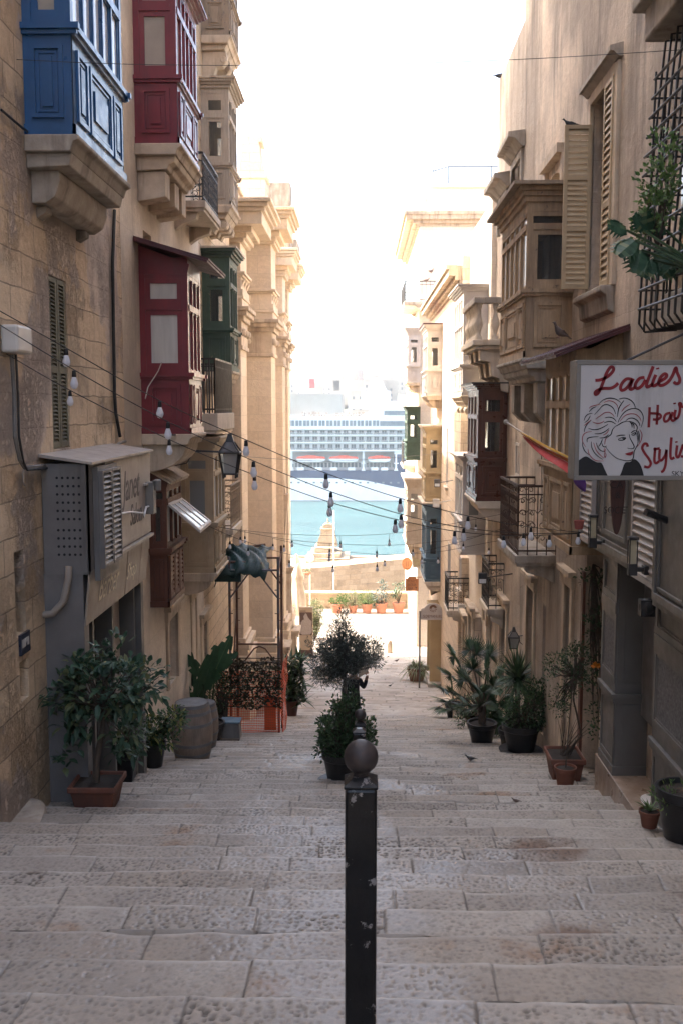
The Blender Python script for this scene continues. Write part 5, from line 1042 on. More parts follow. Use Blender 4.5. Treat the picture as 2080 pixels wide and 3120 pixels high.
DV = 31.0; vx0, vx1 = ray(1371,1980)[0]*DV, ray(1390,1980)[0]*DV; vp = thing('vertical_sign', 'tall yellowish board lettered S DEMANUELE downwards beside the shop door', 'sign', (vx0, DV, gz(DV)))
m = MB(); m.box(vx0, vx1, DV, DV+.1, gz(DV)-.1, zW(1380,1882,DV)); m.box(vx1, 2.82, DV+.02, DV+.08, gz(DV)+.3, gz(DV)+.5); m.obj('board', 'sign_yellow', vp)
m = MB()
for ch, v in zip("SDEMANUELE", (1897,1917,1934,1950,1967,1984,2002,2020,2037,2054)): text(m, ch, lambda a,b,c,v=v: ((vx0+vx1)/2-.01+a, DV-.001-c, zW(1380,v,DV)+b), .17, .004)
m.obj('lettering', 'sign_brown', vp)
st = thing('door_surround', 'pale shop doorway with stone step below the arched hanging sign', 'doorway', (2.5, 33.9, gz(33.9))); zz = gz(33.9)
m = MB(); m.box(2.35, 2.9, 33.6, 34.6, zz-.3, zz+.17); m.obj('step', 'grey_stone', st, bevel=.02); m = MB(); m.box(2.42,2.82,33.9,34.0,zz+.17,zz+2.6); m.box(2.42,2.82,35.3,35.4,zz+.17,zz+2.6); m.box(2.4,2.82,33.85,35.45,zz+2.6,zz+2.75); m.obj('door_frame', 'sign_yellow', st); m = MB(); m.box(2.7,2.76,34,35.3,zz+.17,zz+2.6); m.obj('door', 'white_timber', st)
DT = 40.5; ts = thing('bar_sign', 'square orange wood sign lettered TONYS SICILIA BAR', 'sign', P(1254,1800,DT)); m = MB(); a_, b_ = P(1234,1801,DT), P(1274,1763,DT); m.box(a_.x,b_.x,DT,DT+.06,a_.z,b_.z); m.box(a_.x+.1,b_.x-.1,DT,DT+.05,b_.z+.0,b_.z+.08); m.tube([(b_.x-.2,DT+.03,b_.z+.06),(2.8,DT+.03,b_.z+.06)], .02); m.obj('board', 'sign_wood', ts)
m = MB(); xc = (a_.x+b_.x)/2; 
for s_, v, dx in (("TONY'S",1771,0),("SICILIA",1782,0),("BAR",1793,-.06)): text(m, s_, lambda a,b,c,v=v,dx=dx: (xc+dx+a, DT-.001-c, zW(1254,v,DT)+b), .14, .006, sx=.82)
gx = xc+.17; gz_ = zW(1254,1793,DT); m.prism(NF(DT), [(gx-.05,gz_+.07),(gx+.05,gz_+.07),(gx+.008,gz_),(gx+.008,gz_-.05),(gx+.03,gz_-.065),(gx-.03,gz_-.065),(gx-.008,gz_-.05),(gx-.008,gz_)], .0005, .006); m.obj('lettering', 'sign_brown', ts)
DR = 46.0; rs = thing('restaurant_sign', 'round orange wood sign with fork and knife above the bar sign', 'sign', P(1239,1718,DR)); c_ = P(1239,1718,DR); R_ = .24
m = MB(); m.lathe([(R_,0),(R_,.06)], (0,0,0), 28, F=lambda p,q,s_: (c_.x+p, DR+s_, c_.z+q*1.25)); m.tube([(c_.x+.2,DR+.03,c_.z+.1),(2.65,DR+.03,c_.z+.1)], .02); m.obj('board', 'sign_wood', rs)
m = MB(); 
for i, ch in enumerate("SICILIA"): a_ = math.radians(150-i*20); text(m, ch, lambda a,b,c,a_=a_: (c_.x+R_*.78*math.cos(a_)+a*math.sin(a_)+b*math.cos(a_), DR-.001-c, c_.z+1.25*R_*.78*math.sin(a_)-a*math.cos(a_)+b*math.sin(a_)), .1, .006)
for i, ch in enumerate("RESTAURANT"): a_ = math.radians(190+i*18); text(m, ch, lambda a,b,c,a_=a_: (c_.x+R_*.8*math.cos(a_)-a*math.sin(a_)-b*math.cos(a_), DR-.001-c, c_.z+1.25*R_*.8*math.sin(a_)+a*math.cos(a_)-b*math.sin(a_)), .085, .006)
for dx in (-.04,.05): m.box(c_.x+dx-.01,c_.x+dx+.01,DR-.007,DR-.001,c_.z-.12,c_.z+.12)
m.obj('lettering', 'sign_brown', rs)
# map board
MBD = PG(932,2001).y; mbx = thing('map_board', 'brown tourist information board with a pale town map', 'sign', P(932,2001,MBD)); X_ = lambda u: ray(u,1920)[0]*MBD; Z_ = lambda v: zW(930,v,MBD)
pm('map_brown', (.13,.08,.065), None, 3, .5, .05); pm('map_pale', (.45,.4,.36), (.36,.31,.28), 14, .5, .05); pm('map_tan', (.48,.38,.27), (.42,.33,.23), 3, .6, .05)
m = MB(); m.box(X_(912),X_(953),MBD,MBD+.12,Z_(1980),Z_(1850)); m.obj('panel', 'map_tan', mbx); m = MB(); m.box(X_(911),X_(954),MBD-.03,MBD+.15,Z_(2003),Z_(1980)); m.obj('foot', 'map_brown', mbx); m = MB(); m.box(X_(913.5),X_(951.5),MBD-.006,MBD+.0,Z_(1935),Z_(1865.5)); m.obj('map_field', 'map_brown', mbx); m = MB(); m.box(X_(914.5),X_(932),MBD-.006,MBD,Z_(1863),Z_(1860.5)); m.obj('title_bar', 'map_brown', mbx)
m = MB(); pr = [(931,1868),(935,1871),(938,1879),(943,1886),(950,1893),(949,1906),(951,1917),(950,1928),(945,1933),(922,1934),(915,1930),(915,1920),(918,1911),(917,1898),(921,1890),(927,1887),(925,1878)]; m.prism(lambda a,b,c: (X_(a), MBD-.006-c, Z_(b)), pr, 0, .004); m.obj('town_map', 'map_pale', mbx)
# lanterns
def lantern(label, x, y, z, s, wx, mat='black_iron', gm='milky_glass'):
    t = thing('lantern', label, 'lamp', (x, y, z)); m = MB(); a = math.pi/4
    for k in range(4):
        a_ = a+k*math.pi/2; m.tube([(x+.16*s*1.414*math.cos(a_),y+.16*s*1.414*math.sin(a_),z),(x+.105*s*1.414*math.cos(a_),y+.105*s*1.414*math.sin(a_),z-.38*s),(x+.1*s*1.414*math.cos(a_),y+.1*s*1.414*math.sin(a_),z-.43*s)], .017*s, 5)
        b_ = a_+math.pi/2; m.tube([(x+.16*s*1.414*math.cos(a_),y+.16*s*1.414*math.sin(a_),z),(x+.16*s*1.414*math.cos(b_),y+.16*s*1.414*math.sin(b_),z)], .02*s, 5); m.tube([(x+.106*s*1.414*math.cos(a_),y+.106*s*1.414*math.sin(a_),z-.36*s),(x+.106*s*1.414*math.cos(b_),y+.106*s*1.414*math.sin(b_),z-.36*s)], .015*s, 5)
        m.tube([(x+.17*s*1.414*math.cos(a_),y+.17*s*1.414*math.sin(a_),z),(x+.065*s*1.414*math.cos(a_),y+.065*s*1.414*math.sin(a_),z+.17*s)], .014*s, 5)
    m.lathe([(.1*s,.17*s),(.09*s,.19*s),(.055*s,.27*s),(.05*s,.3*s),(.02*s,.32*s)], (x,y,z), 4, a0=a); f = m.obj('frame', mat, t)
    m = MB(); m.lathe([(.2*s,.0),(.09*s,.17*s)], (x,y,z), 4, a0=a); m.obj('hood', 'grey_metal', t); m = MB(); m.lathe([(.2*s,-.01*s),(.142*s,-.36*s)], (x,y,z), 4, a0=a); m.obj('lamp_glass', gm, t)
    m = MB(); m.tube([(wx,y,z+.04*s),(x,y,z+.0*s)], .018*s); m.tube([(wx,y,z-.25*s),(wx+(x-wx)*.3,y,z-.18*s),(wx+(x-wx)*.4,y,z)], .012*s); m.obj('bracket', mat, t)
p = P(702,1378,16.6); lantern('black four sided street lantern on a long bracket beside the lower red balcony', p.x, p.y, p.z, 1.0, XL)
p = P(1563,1940,18.7); lantern('small black lantern on the wall above the yucca', p.x, p.y, p.z, .6, XR)
p = P(1268,1692,44.0); lantern('pale four sided lantern near the steel blue balcony at the street end', p.x, p.y, p.z, 1.4, 2.6, 'sign_cream', 'lamp_panel')
def flood(label, u, v, d, wx, s, mat):
    p = P(u, v, d); t = thing('flood_light', label, 'lamp', p); m = MB(); m.box(p.x-.1*s,p.x+.1*s,p.y-.04,p.y+.04,p.z-.13*s,p.z+.13*s); m.tube([(p.x,p.y+.03,p.z),(wx,p.y+.1,p.z+.08)], .015); m.obj('body', mat, t, bevel=.01); m = MB(); m.box(p.x-.08*s,p.x+.08*s,p.y-.05,p.y-.041,p.z-.11*s,p.z-.01*s); m.obj('lamp_glass', 'sky_glass', t)
flood('dark box flood light fixed on the wall above the yucca', 1468, 1762, 20.0, XR, .85, 'black_iron'); flood('white flood light next to the small iron balcony', 1404, 1853, 27.0, 3.0, .9, 'plastic_white'); flood('grey flood light on an arm over the steel blue balcony', 1330, 1472, 30.0, 2.8, .9, 'grey_metal'); flood('white tilted flood light above the steel blue balcony', 1327, 1533, 30.5, 2.8, 1.0, 'plastic_white')
# iron window cage with plants, upper right
KG = thing('window_cage', 'black iron window cage bulging from the pink house with a white trough inside', 'grille', (XR, 8.5, 1))
y0, y1 = dW(2075,800,XR-.35)-1.6, dW(1957,800,XR-.35); x0 = XR-.36; zb_, zt_ = zW(1950,1012,y1), zW(2000,75,9.6)
m = MB(); nb = 15
for i in range(nb+1):
    y = y0+(y1-y0)*i/nb; m.tube([(XR,y,zt_),(XR-.2,y,zt_-.02),(x0+.12,y,zt_-.5),(x0,y,zb_+.5),(x0-.01,y,zb_+.08),(x0+.05,y,zb_),(XR,y,zb_+.02)], .012, 6)
for k in range(3): x = x0+.08+k*.1; m.tube([(x,y1,zt_-.3),(x-.04,y1,zb_)], .011, 6)
for k in range(13):
    z = zb_+.22+k*(zt_-zb_-.4)/13; xx = x0+max(0,(z-zt_+1.2))*.1
    m.tube([(XR,y1,z),(xx,y1,z),(xx,y1,z)], .011, 5); m.tube([(xx-.01,y1+.03,z),(xx-.01,y0,z)], .014, 5)
m.obj('bars', 'black_iron', KG)
m = MB(); m.box(x0-.02, XR, y0, y1+.1, zt_, zt_+.3); m.box(x0-.12,XR,y0,y1+.2,zt_+.3,zt_+.42); m.obj('canopy', 'grey_stone', KG, bevel=.02)
m = MB(); m.prism(lambda a,b,c: (a, c, b), [(x0+.05,zb_+.04),(XR-.03,zb_+.04),(XR-.02,zb_+.3),(x0+.03,zb_+.3)], y0+.2, y1-.55); m.obj('trough', 'plastic_white', KG, bevel=.02)
m = MB(); m.fbox(RF(XR), y0, y1+.0, zb_+.3, zt_, .001, .004); m.obj('window', 'dark_glass', KG)
m = MB(); m.fbox(RF(XR), y1+.02, y1+.2, zt_+.3, zt_+2, 0, .06); m.fbox(RF(XR), y0, y1+.02, zt_+1.6, zt_+1.9, 0, .08); m.obj('stone_surround', 'pale_plaster', KG)
# ------------------------------------------------------------------ plants and pots
leafm('ficus_leaf', (.018,.045,.024), (.045,.095,.055), (.15,.16,.07), .5); leafm('olive_leaf', (.05,.062,.052), (.11,.13,.108), (.2,.22,.19), .5, .35); leafm('dark_leaf', (.018,.036,.017), (.045,.085,.036), (.08,.13,.05)); leafm('variegated_leaf', (.02,.05,.02), (.05,.1,.035), (.32,.3,.09)); leafm('palm_leaf', (.025,.05,.025), (.055,.095,.045), (.1,.13,.065)); leafm('banana_leaf', (.02,.05,.024), (.035,.08,.036)); leafm('fresh_leaf', (.05,.1,.03), (.1,.17,.05), (.16,.22,.08)); leafm('spider_leaf', (.1,.14,.06), (.2,.22,.12), (.35,.33,.22)); leafm('brown_leaf', (.03,.02,.012), (.06,.045,.025), (.03,.05,.02))
pm('terracotta', (.2,.075,.045), (.15,.055,.035), 5, .75, .3, 30, streak=(.11,.06,.045)); pm('terracotta_light', (.38,.17,.11), (.32,.14,.09), 5, .75, .2, 30); pm('black_plastic', (.014,.014,.015), (.02,.02,.021), 4, .4, .1); pm('soil', (.03,.022,.016), None, 9, .95, .6, 30); pm('bark', (.1,.075,.055), (.06,.045,.035), 9, .85, .6, 30, grain=True); pm('olive_bark', (.13,.12,.11), (.08,.075,.07), 9, .85, .6, 30)
RG = random.Random(11)
def rv(): 
    while True:
        v = Vector((RG.uniform(-1,1),RG.uniform(-1,1),RG.uniform(-1,1)))
        if .05 < v.length < 1: return v
def leaf(mb, p, d, L, W, droop=.2, up=None):
    d = d.normalized(); s = d.cross(Vector((0,0,1))); s = s.normalized() if s.length > .05 else Vector((1,0,0))
    if up: s = (s+rv()*up).normalized()
    n = s.cross(d); m1 = p+d*L*.38-n*W*.12; t = p+d*L-Vector((0,0,1))*L*droop
    q = p+d*L*.75-Vector((0,0,1))*L*droop*.45
    mb.add([p, m1+s*W*.5+n*W*.1, m1, m1-s*W*.5+n*W*.1, q+s*W*.34+n*W*.06, q, q-s*W*.34+n*W*.06, t], [(0,1,2),(0,2,3),(1,4,5,2),(2,5,6,3),(4,7,5),(5,7,6)])
def small_leaf(mb, p, d, L, W):
    d = d.normalized(); s = d.cross(rv()); s = s.normalized() if s.length > .05 else Vector((1,0,0)); n = s.cross(d)
    mb.add([p, p+d*L*.45+s*W*.5, p+d*L-n*L*.1, p+d*L*.45-s*W*.5], [(0,1,2),(0,2,3)])
def pot(t, c, r, h, kind='round', mat='terracotta', rim=.04, soil=True):
    m = MB()
    if kind == 'round':
        m.lathe([(r*.7,0),(r*.96,h*.8),(r,h*.8),(r*1.04,h*.82),(r*1.05,h),(r*.95,h),(r*.9,h*.9),(.01,h*.88)], c, 28); m.obj('pot', mat, t, smooth=True)
    else:
        w2, d2 = r; 
        def ring(k, z): return [(c[0]-w2*k,c[1]-d2*k,c[2]+z),(c[0]+w2*k,c[1]-d2*k,c[2]+z),(c[0]+w2*k,c[1]+d2*k,c[2]+z),(c[0]-w2*k,c[1]+d2*k,c[2]+z)]
        V_ = ring(.72,0)+ring(.9,h*.78)+ring(1.0,h*.8)+ring(1.0,h)+ring(.9,h)+ring(.86,h*.86); m.add(V_, [(3,2,1,0)]+[(i*4+k,i*4+(k+1)%4,i*4+4+(k+1)%4,i*4+4+k) for i in range(5) for k in range(4)]+[(20,21,22,23)]); m.obj('pot', mat, t, bevel=.012)
    if soil:
        m = MB()
        if kind == 'round': m.lathe([(r*.9,h*.9),(r*.4,h*.93),(.01,h*.94)], c, 16)
        else: m.box(c[0]-r[0]*.85,c[0]+r[0]*.85,c[1]-r[1]*.85,c[1]+r[1]*.85,c[2]+h*.84,c[2]+h*.9)
        m.obj('soil', 'soil', t)
def crown(t, base, blobs, nl, L, W, mat, lm='big', stem='bark', sr=.012, clump=.14, twigs=True, name='foliage', trunk=None):
    """blobs = [(centre, radii, share)] – clumps of leaves scattered through each; every clump sits on a twig from the base"""
    m = MB(); s = MB(); tot = sum(b[2] for b in blobs)
    if trunk: s.tube(trunk[0], trunk[1], 8)
    tp = Vector(trunk[0][-1]) if trunk else Vector(base)
    for c, r, sh in blobs:
        c = Vector(c); k = max(1, int(nl*sh/tot/9))
        for _ in range(k):
            v = rv(); v = v.normalized()*(v.length**.45); q = c+Vector((v.x*r[0],v.y*r[1],v.z*r[2]))
            if twigs and RG.random() < .45: s.tube([tp, tp.lerp(q,.5)+rv()*.06, q], [sr, sr*.6, sr*.25], 4, cap=False)
            for _ in range(9):
                p = q+rv()*clump; d = (p-q)+v*.1+rv()*.12+Vector((0,0,.04))
                if lm == 'big': leaf(m, p, d, L*RG.uniform(.6,1.15), W*RG.uniform(.7,1.1), RG.uniform(0,.5), .5)
                else: small_leaf(m, p, d, L*RG.uniform(.6,1.2), W*RG.uniform(.7,1.1))
    if s.v: s.obj('trunk', stem, t)
    m.obj(name, mat, t)
def plant(name, label, c): return thing(name, label, 'plant', c)
# --- left side
c = PG(300,2462); zt = gz(c.y); t = plant('potted_ficus', 'large leafy dark green shrub in a square terracotta planter at the shop box', c); w_ = 152*c.y/3033/2
pot(t, c, (w_,w_), .3, 'square', 'terracotta')
def Q(u, v, d=None): return P(u, v, d or c.y)
tr = [(c.x-.02,c.y,c.z+.2),(c.x-.0,c.y,c.z+.5),tuple(Q(308,2250)),tuple(Q(320,2160))]
crown(t, c, [(Q(330,2090),(.46,.35,.2),5),(Q(235,2090),(.25,.3,.25),2),(Q(420,2080),(.22,.3,.22),2),(Q(350,1990),(.16,.2,.16),1),(Q(250,2010),(.16,.2,.12),.9),(Q(330,2200),(.32,.3,.2),1.6),(Q(230,2190),(.15,.2,.2),.6),(Q(400,2200),(.16,.2,.2),.8),(Q(210,2290),(.12,.15,.12),.35),(Q(390,2270),(.14,.2,.1),.5)], 1150, .125, .065, 'ficus_leaf', clump=.1, trunk=(tr,[.045,.035,.03,.018]))
c = PG(470,2345); t = plant('potted_schefflera', 'variegated yellow green bush in a black round pot beside the barrels', c); pot(t, c, .17, .34, 'round', 'black_plastic')
crown(t, c+Vector((0,0,.3)), [(Q(470,2215),(.2,.2,.16),2),(Q(530,2190),(.15,.15,.16),1.6),(Q(440,2240),(.14,.15,.12),1),(Q(500,2250),(.18,.15,.1),1)], 950, .09, .045, 'variegated_leaf', clump=.07)
c = PG(375,2385); t = plant('potted_shrub', 'dark low shrub in a black square planter behind the terracotta planter', c); pot(t, c, (.2,.17), .38, 'square', 'black_plastic'); crown(t, c+Vector((0,0,.35)), [(Q(385,2260),(.2,.2,.13),2),(Q(410,2230),(.12,.12,.15),1)], 400, .09, .04, 'dark_leaf', clump=.08)
# barrels
pm('oak', (.28,.215,.165), (.17,.135,.105), 6, .8, .4, 40, grain=True, streak=(.1,.085,.075)); pm('hoop_iron', (.17,.17,.17), (.12,.115,.11), 6, .55, .2, 40)
def barrel(label, u0, u1, vb):
    c = PG((u0+u1)/2, vb); r = (u1-u0)*c.y/3033/2; c = Vector((c.x, c.y+r*.8, gz(c.y))); h = r*2*1.43; t = thing('barrel', label, 'barrel', c, 'old wine barrels'); m = MB(); n = 24
    prof = [(r*(.8+.2*math.sin(math.pi*k/10)), h*k/10) for k in range(11)]; m.lathe(prof+[(r*.74,h),(r*.73,h*.965),(.01,h*.965)], c, n); m.obj('staves', 'oak', t, smooth=True)
    for k0, k1 in ((0,.05),(.12,.17),(.3,.35),(.64,.69),(.83,.88),(.95,1.0)):
        m = MB(); R_ = lambda k: r*(.8+.2*math.sin(math.pi*k))+.004; m.lathe([(R_(k0)-.01,h*k0),(R_(k0),h*k0),(R_(k1),h*k1),(R_(k1)-.012,h*k1)], c, 32); m.obj('hoop', 'hoop_iron', t, smooth=True)
    m = MB(); m.lathe([(.03,0),(.03,.01)], (c.x+r*.15,c.y-r*.2,c.z+h*.965), 10); m.obj('bung', 'letter_black', t)
barrel('weathered oak wine barrel, the nearer of the two by the left wall', 513, 645, 2322); barrel('weathered oak wine barrel standing behind the nearer barrel', 565, 664, 2290)
# crates
c = PG(700,2262); t = thing('crate', 'grey weathered wooden box on the step beside the barrels', 'crate', c); w_ = .16; m = MB(); m.prism(lambda a,b,c_: (c.x+a, c.y+c_, c.z+b), [(-.2,0),(.2,0),(.18,.32),(-.16,.34)], 0, .3); m.obj('box', 'grey_metal', t, bevel=.01); m = MB(); m.box(c.x-.18,c.x+.2,c.y-.02,c.y+.32,c.z+.34,c.z+.36); m.obj('lid', 'steel_blue', t); m = MB(); m.box(c.x-.25,c.x+.19,c.y-.03,c.y-.01,c.z,c.z+.05); m.obj('base_board', 'oak', t)
# banana / strelitzia
def blade(m, p0, p1, w, sag, side, tears=7, fold=.25):
    p0, p1 = Vector(p0), Vector(p1); n = 12; ax = (p1-p0); s = Vector(side).normalized(); nn = ax.cross(s).normalized(); V_ = []
    for i in range(n+1):
        t_ = i/n; c_ = p0+ax*t_-Vector((0,0,1))*sag*t_*t_*ax.length; ww = w*math.sin(math.pi*(.06+.9*t_))**.6*(1-.25*t_)
        V_ += [c_+s*ww+nn*ww*fold, c_+s*ww*.5+nn*ww*fold*.3, c_, c_-s*ww*.5+nn*ww*fold*.3, c_-s*ww+nn*ww*fold]
    b = len(m.v); m.v += [tuple(v) for v in V_]
    for i in range(n):
        for k in range(4):
            if k in (0,3) and (i*7+k*3) % 5 == 0: 
                continue
            a = b+i*5+k; m.f.append((a,a+1,a+6,a+5))
B_ = PG(606,2282); BY = B_.y+1.4; t = plant('banana_plant', 'broad leaved banana plant with torn leaves behind the barrels', (B_.x, BY, gz(BY))); c = Vector((B_.x, BY, gz(BY))); pot(t, c, .26, .4, 'round', 'black_plastic')
m = MB(); s = MB()
for (u0,v0,u1,v1,w_,sg,dd) in ((600,2160,660,1960,.2,.1,0),(640,2080,705,1935,.2,.05,.1),(590,2090,560,1935,.17,.1,.2),(615,2060,565,1985,.16,.3,-.1),(600,2110,625,2010,.13,.6,-.2),(655,2050,725,1975,.12,.4,.2),(585,2130,545,2060,.14,.5,0),(590,2160,545,2110,.15,.6,.1),(560,2000,545,1925,.12,.2,.3)):
    a, b_ = P(u0,v0,BY+dd), P(u1,v1,BY+dd*1.5); sd = Vector(((v1-v0)/-200, .5, (u1-u0)/200)); blade(m, a, b_, w_, sg*.3, (b_-a).cross(Vector((.25,1,.1)))); s.tube([(c.x+RG.uniform(-.08,.08),c.y,c.z+.35),a.lerp(c,.4)+Vector((0,0,.1)),a,b_], [.022,.018,.013,.004], 6)
m.obj('leaf_blades', 'banana_leaf', t); s.obj('stems', 'dark_leaf', t)
c = PG(665,2255); c.y += 1.3; c.z = gz(c.y); t = plant('potted_shrub', 'small leaved dark bush between banana plant and scaffold', c); pot(t, c, .2, .35, 'round', 'black_plastic'); crown(t, c+Vector((0,0,.3)), [(P(655,2105,c.y),(.3,.25,.45),3),(P(640,2170,c.y),(.25,.25,.2),1)], 1500, .05, .028, 'dark_leaf', 'small', clump=.09)
# scaffold tower
SCY0, SCY1 = 20.5, 22.0; SCF = thing('scaffold', 'small rusty blue scaffold tower with a tarpaulin on top', 'scaffold', (-2.2, 21, gz(21)))
pm('scaffold_steel', (.11,.13,.16), (.13,.07,.045), 5, .6, .3, 40, wear=(.18,.09,.05), wearamt=.58); pm('rust_pipe', (.16,.08,.05), (.1,.055,.04), 6, .75, .3, 40)
xa, xb = ray(702,1960)[0]*SCY0, ray(849,1960)[0]*SCY0; zt = zW(849,1697,SCY0); xa2, xb2 = ray(724,1960)[0]*SCY1, ray(859,1960)[0]*SCY1; zt2 = zW(859,1662,SCY1)
for (x0, x1, y, z1, mt) in ((xa,xb,SCY0,zt,'scaffold_steel'),(xa2,xb2,SCY1,zt2,'rust_pipe')):
    m = MB()
    for x in (x0, x1): m.tube([(x,y,gz(y)-.1),(x,y,z1)], .026, 8)
    for z in (z1-.28, z1-2.25): 
        m.tube([(x0,y,z),(x1,y,z)], .022, 8); m.tube([(x0,y,z-.6),(x0+.08,y,z-.5),(x0+.38,y,z-.1),(x0+.5,y,z-.05),(x1-.5,y,z-.05),(x1-.38,y,z-.1),(x1-.08,y,z-.5),(x1,y,z-.6)], .018, 7)
    for k in range(6):
        for x, s_ in ((x0,1),(x1,-1)): m.tube([(x,y,z1-.7-k*.5),(x+s_*.07,y-.01,z1-.7-k*.5)], .01, 5)
    m.obj('frame', mt, SCF)
m = MB(); m.tube([(xa-.2,SCY0+.15,zt-.12),(xb-.35,SCY0+.1,zt-.16)], .03, 8); m.obj('ledger', 'rust_pipe', SCF); m = MB(); m.tube([(xa+.2,SCY1-.1,zt-.0),(xb2-.35,SCY1,zt+.05)], .028, 8); m.obj('ledger', 'rust_pipe', SCF)
for x, x2 in ((xb,xb2),(xa,xa2)):
    m = MB(); m.tube([(x,SCY0,zt-.35),(x2,SCY1,zt-.1)], .02, 7); m.tube([(x,SCY0,gz(20.5)+.9),(x2,SCY1,zt-1.4)], .016, 7); m.obj('brace', 'rust_pipe', SCF)
pm('green_tarp', (.012,.04,.036), (.01,.028,.026), 5, .5, .5, 14); m = MB(); nx, ny = 22, 16; V_ = []
for j in range(ny+1):
    for i in range(nx+1):
        a, b_ = i/nx, j/ny; x = xa-.3+1.05*a+.06*math.sin(b_*7); y = SCY0-.12+1.6*b_
        hump = .22*math.sin(math.pi*min(1,max(0,a*1.05)))**.6*math.sin(math.pi*(.15+.8*b_)); z = zt-.3+.3*b_+hump+.05*math.sin(a*13+b_*6)*math.sin(b_*9+a*4)+.03*math.sin(a*29+b_*17)
        if b_ < .1: z -= (.1-b_)*1.6
        if a < .08: z -= (.08-a)*2.0
        V_.append((x,y,z))
m.add(V_, [(j*(nx+1)+i,j*(nx+1)+i+1,(j+1)*(nx+1)+i+1,(j+1)*(nx+1)+i) for j in range(ny) for i in range(nx)]); tp = tag(m.obj('tarpaulin', 'green_tarp', None, smooth='all'), 'crumpled dark green tarpaulin heaped on top of the scaffold', 'tarpaulin'); sm = tp.modifiers.new('s','SOLIDIFY'); sm.thickness = .01
m = MB(); m.box(xa-.3,xa+.25,SCY0-.05,SCY1-.1,zt-.52,zt-.28); m.obj('plank_bag', 'green_tarp', SCF)
pm('orange_net', (.75,.11,.03), (.65,.085,.025), 5, .6, 0)
NETT = thing('safety_net', 'orange plastic mesh wrapped round the foot of the scaffold', 'net', (-2.2, 20.4, gz(20.4)))
def net(F, a0, a1, b0, b1, nm, pa=.045, pb=.035):
    m = MB(); na, nb = int((a1-a0)/pa), int((b1-b0)/pb)
    w = lambda a, b: .025*math.sin(a*6+b*3)+.02*math.sin(b*9)
    for i in range(na+1):
        a = a0+(a1-a0)*i/na; m.ribbon(lambda p,q,r: F(p,q,w(p,q)+r), [(a+.008*math.sin(b*20+i),b0+(b1-b0)*b/6) for b in range(7)], .007, 0, .004)
    for j in range(nb+1):
        b = b0+(b1-b0)*j/nb; m.ribbon(lambda p,q,r: F(p,q,w(p,q)+r), [(a0+(a1-a0)*k/10,b+.012*math.sin(k*.8)*(1-j/nb)) for k in range(11)], .014, 0, .004)
    m.obj(nm, 'orange_net', NETT)
g0 = gz(20.4); net(NF(SCY0-.04), xa-.28, xb+.03, g0+.02, g0+1.32, 'front_mesh'); net(lambda a,b,c: (xb+.05+c, a, b), SCY0, SCY1, g0-.3, g0+1.3, 'side_mesh', .08, .06)
pm('net_board', (.4,.13,.06), None, 4, .7, .1); m = MB(); m.box(xb-.35,xb-.1,SCY0+.4,SCY0+.47,g0-.1,g0+.65); m.obj('boards', 'net_board', NETT)
t = thing('ivy_screen', 'artificial dark ivy leaf screen tied across the scaffold front', 'screen', (-2.2, 20.3, g0+.8)); m = MB()
z0, z1 = zW(780,2150,SCY0), zW(780,2003,SCY0)
for i in range(2300):
    x = RG.uniform(xa-.3, xb+.05); z = RG.uniform(z0,z1) ; k = (z-z0)/(z1-z0)
    if RG.random() < .25*(math.sin(x*17+z*9)*math.sin(z*23-x*6)+.6): continue
    small_leaf(m, Vector((x,SCY0-.09+RG.uniform(-.05,.04),z+.04*math.sin(x*9))), rv()+Vector((0,-.4,-.3)), RG.uniform(.05,.085), RG.uniform(.04,.06))
for j in range(6):
    m.ribbon(NF(SCY0-.07), [(xa-.3+k*(xb-xa+.35)/10, z0+(z1-z0)*j/5) for k in range(11)], .015, 0, .01)
m.obj('leaves', 'brown_leaf', t)
# dracaena beside scaffold
def sword(m, p, d, L, W, sag):
    p = Vector(p); d = Vector(d).normalized(); s = d.cross(Vector((0,0,1))); s = s.normalized() if s.length > .05 else Vector((1,0,0)); V_ = []; n = 5
    for i in range(n+1):
        t_ = i/n; c_ = p+d*L*t_-Vector((0,0,1))*sag*L*t_*t_; ww = W*(.55+.45*math.sin(math.pi*min(1,t_*1.4)))*(1-t_**3) if i < n else .001
        V_ += [c_+s*ww*.5, c_-Vector((0,0,1))*ww*.12, c_-s*ww*.5]
    b = len(m.v); m.v += [tuple(v) for v in V_]; m.f += [(b+i*3+k,b+i*3+k+1,b+i*3+k+4,b+i*3+k+3) for i in range(n) for k in range(2)]
c = PG(890,2186); t = plant('potted_dracaena', 'tall dark strappy leaved plant in a brown pot right of the scaffold', c); pot(t, c, .19, .45, 'round', 'brown_paint'); m = MB()
for i in range(420):
    v = P(RG.uniform(874,928), RG.uniform(2000,2145), c.y+RG.uniform(-.3,.3)); sword(m, v, Vector((RG.uniform(-1,1),RG.uniform(-1,1),RG.uniform(-.1,1.2))), RG.uniform(.3,.5), .085, RG.uniform(.1,.5))
m.obj('foliage', 'dark_leaf', t); s = MB(); s.tube([c, P(900,2050,c.y)], .03, 6); s.obj('trunk', 'bark', t)
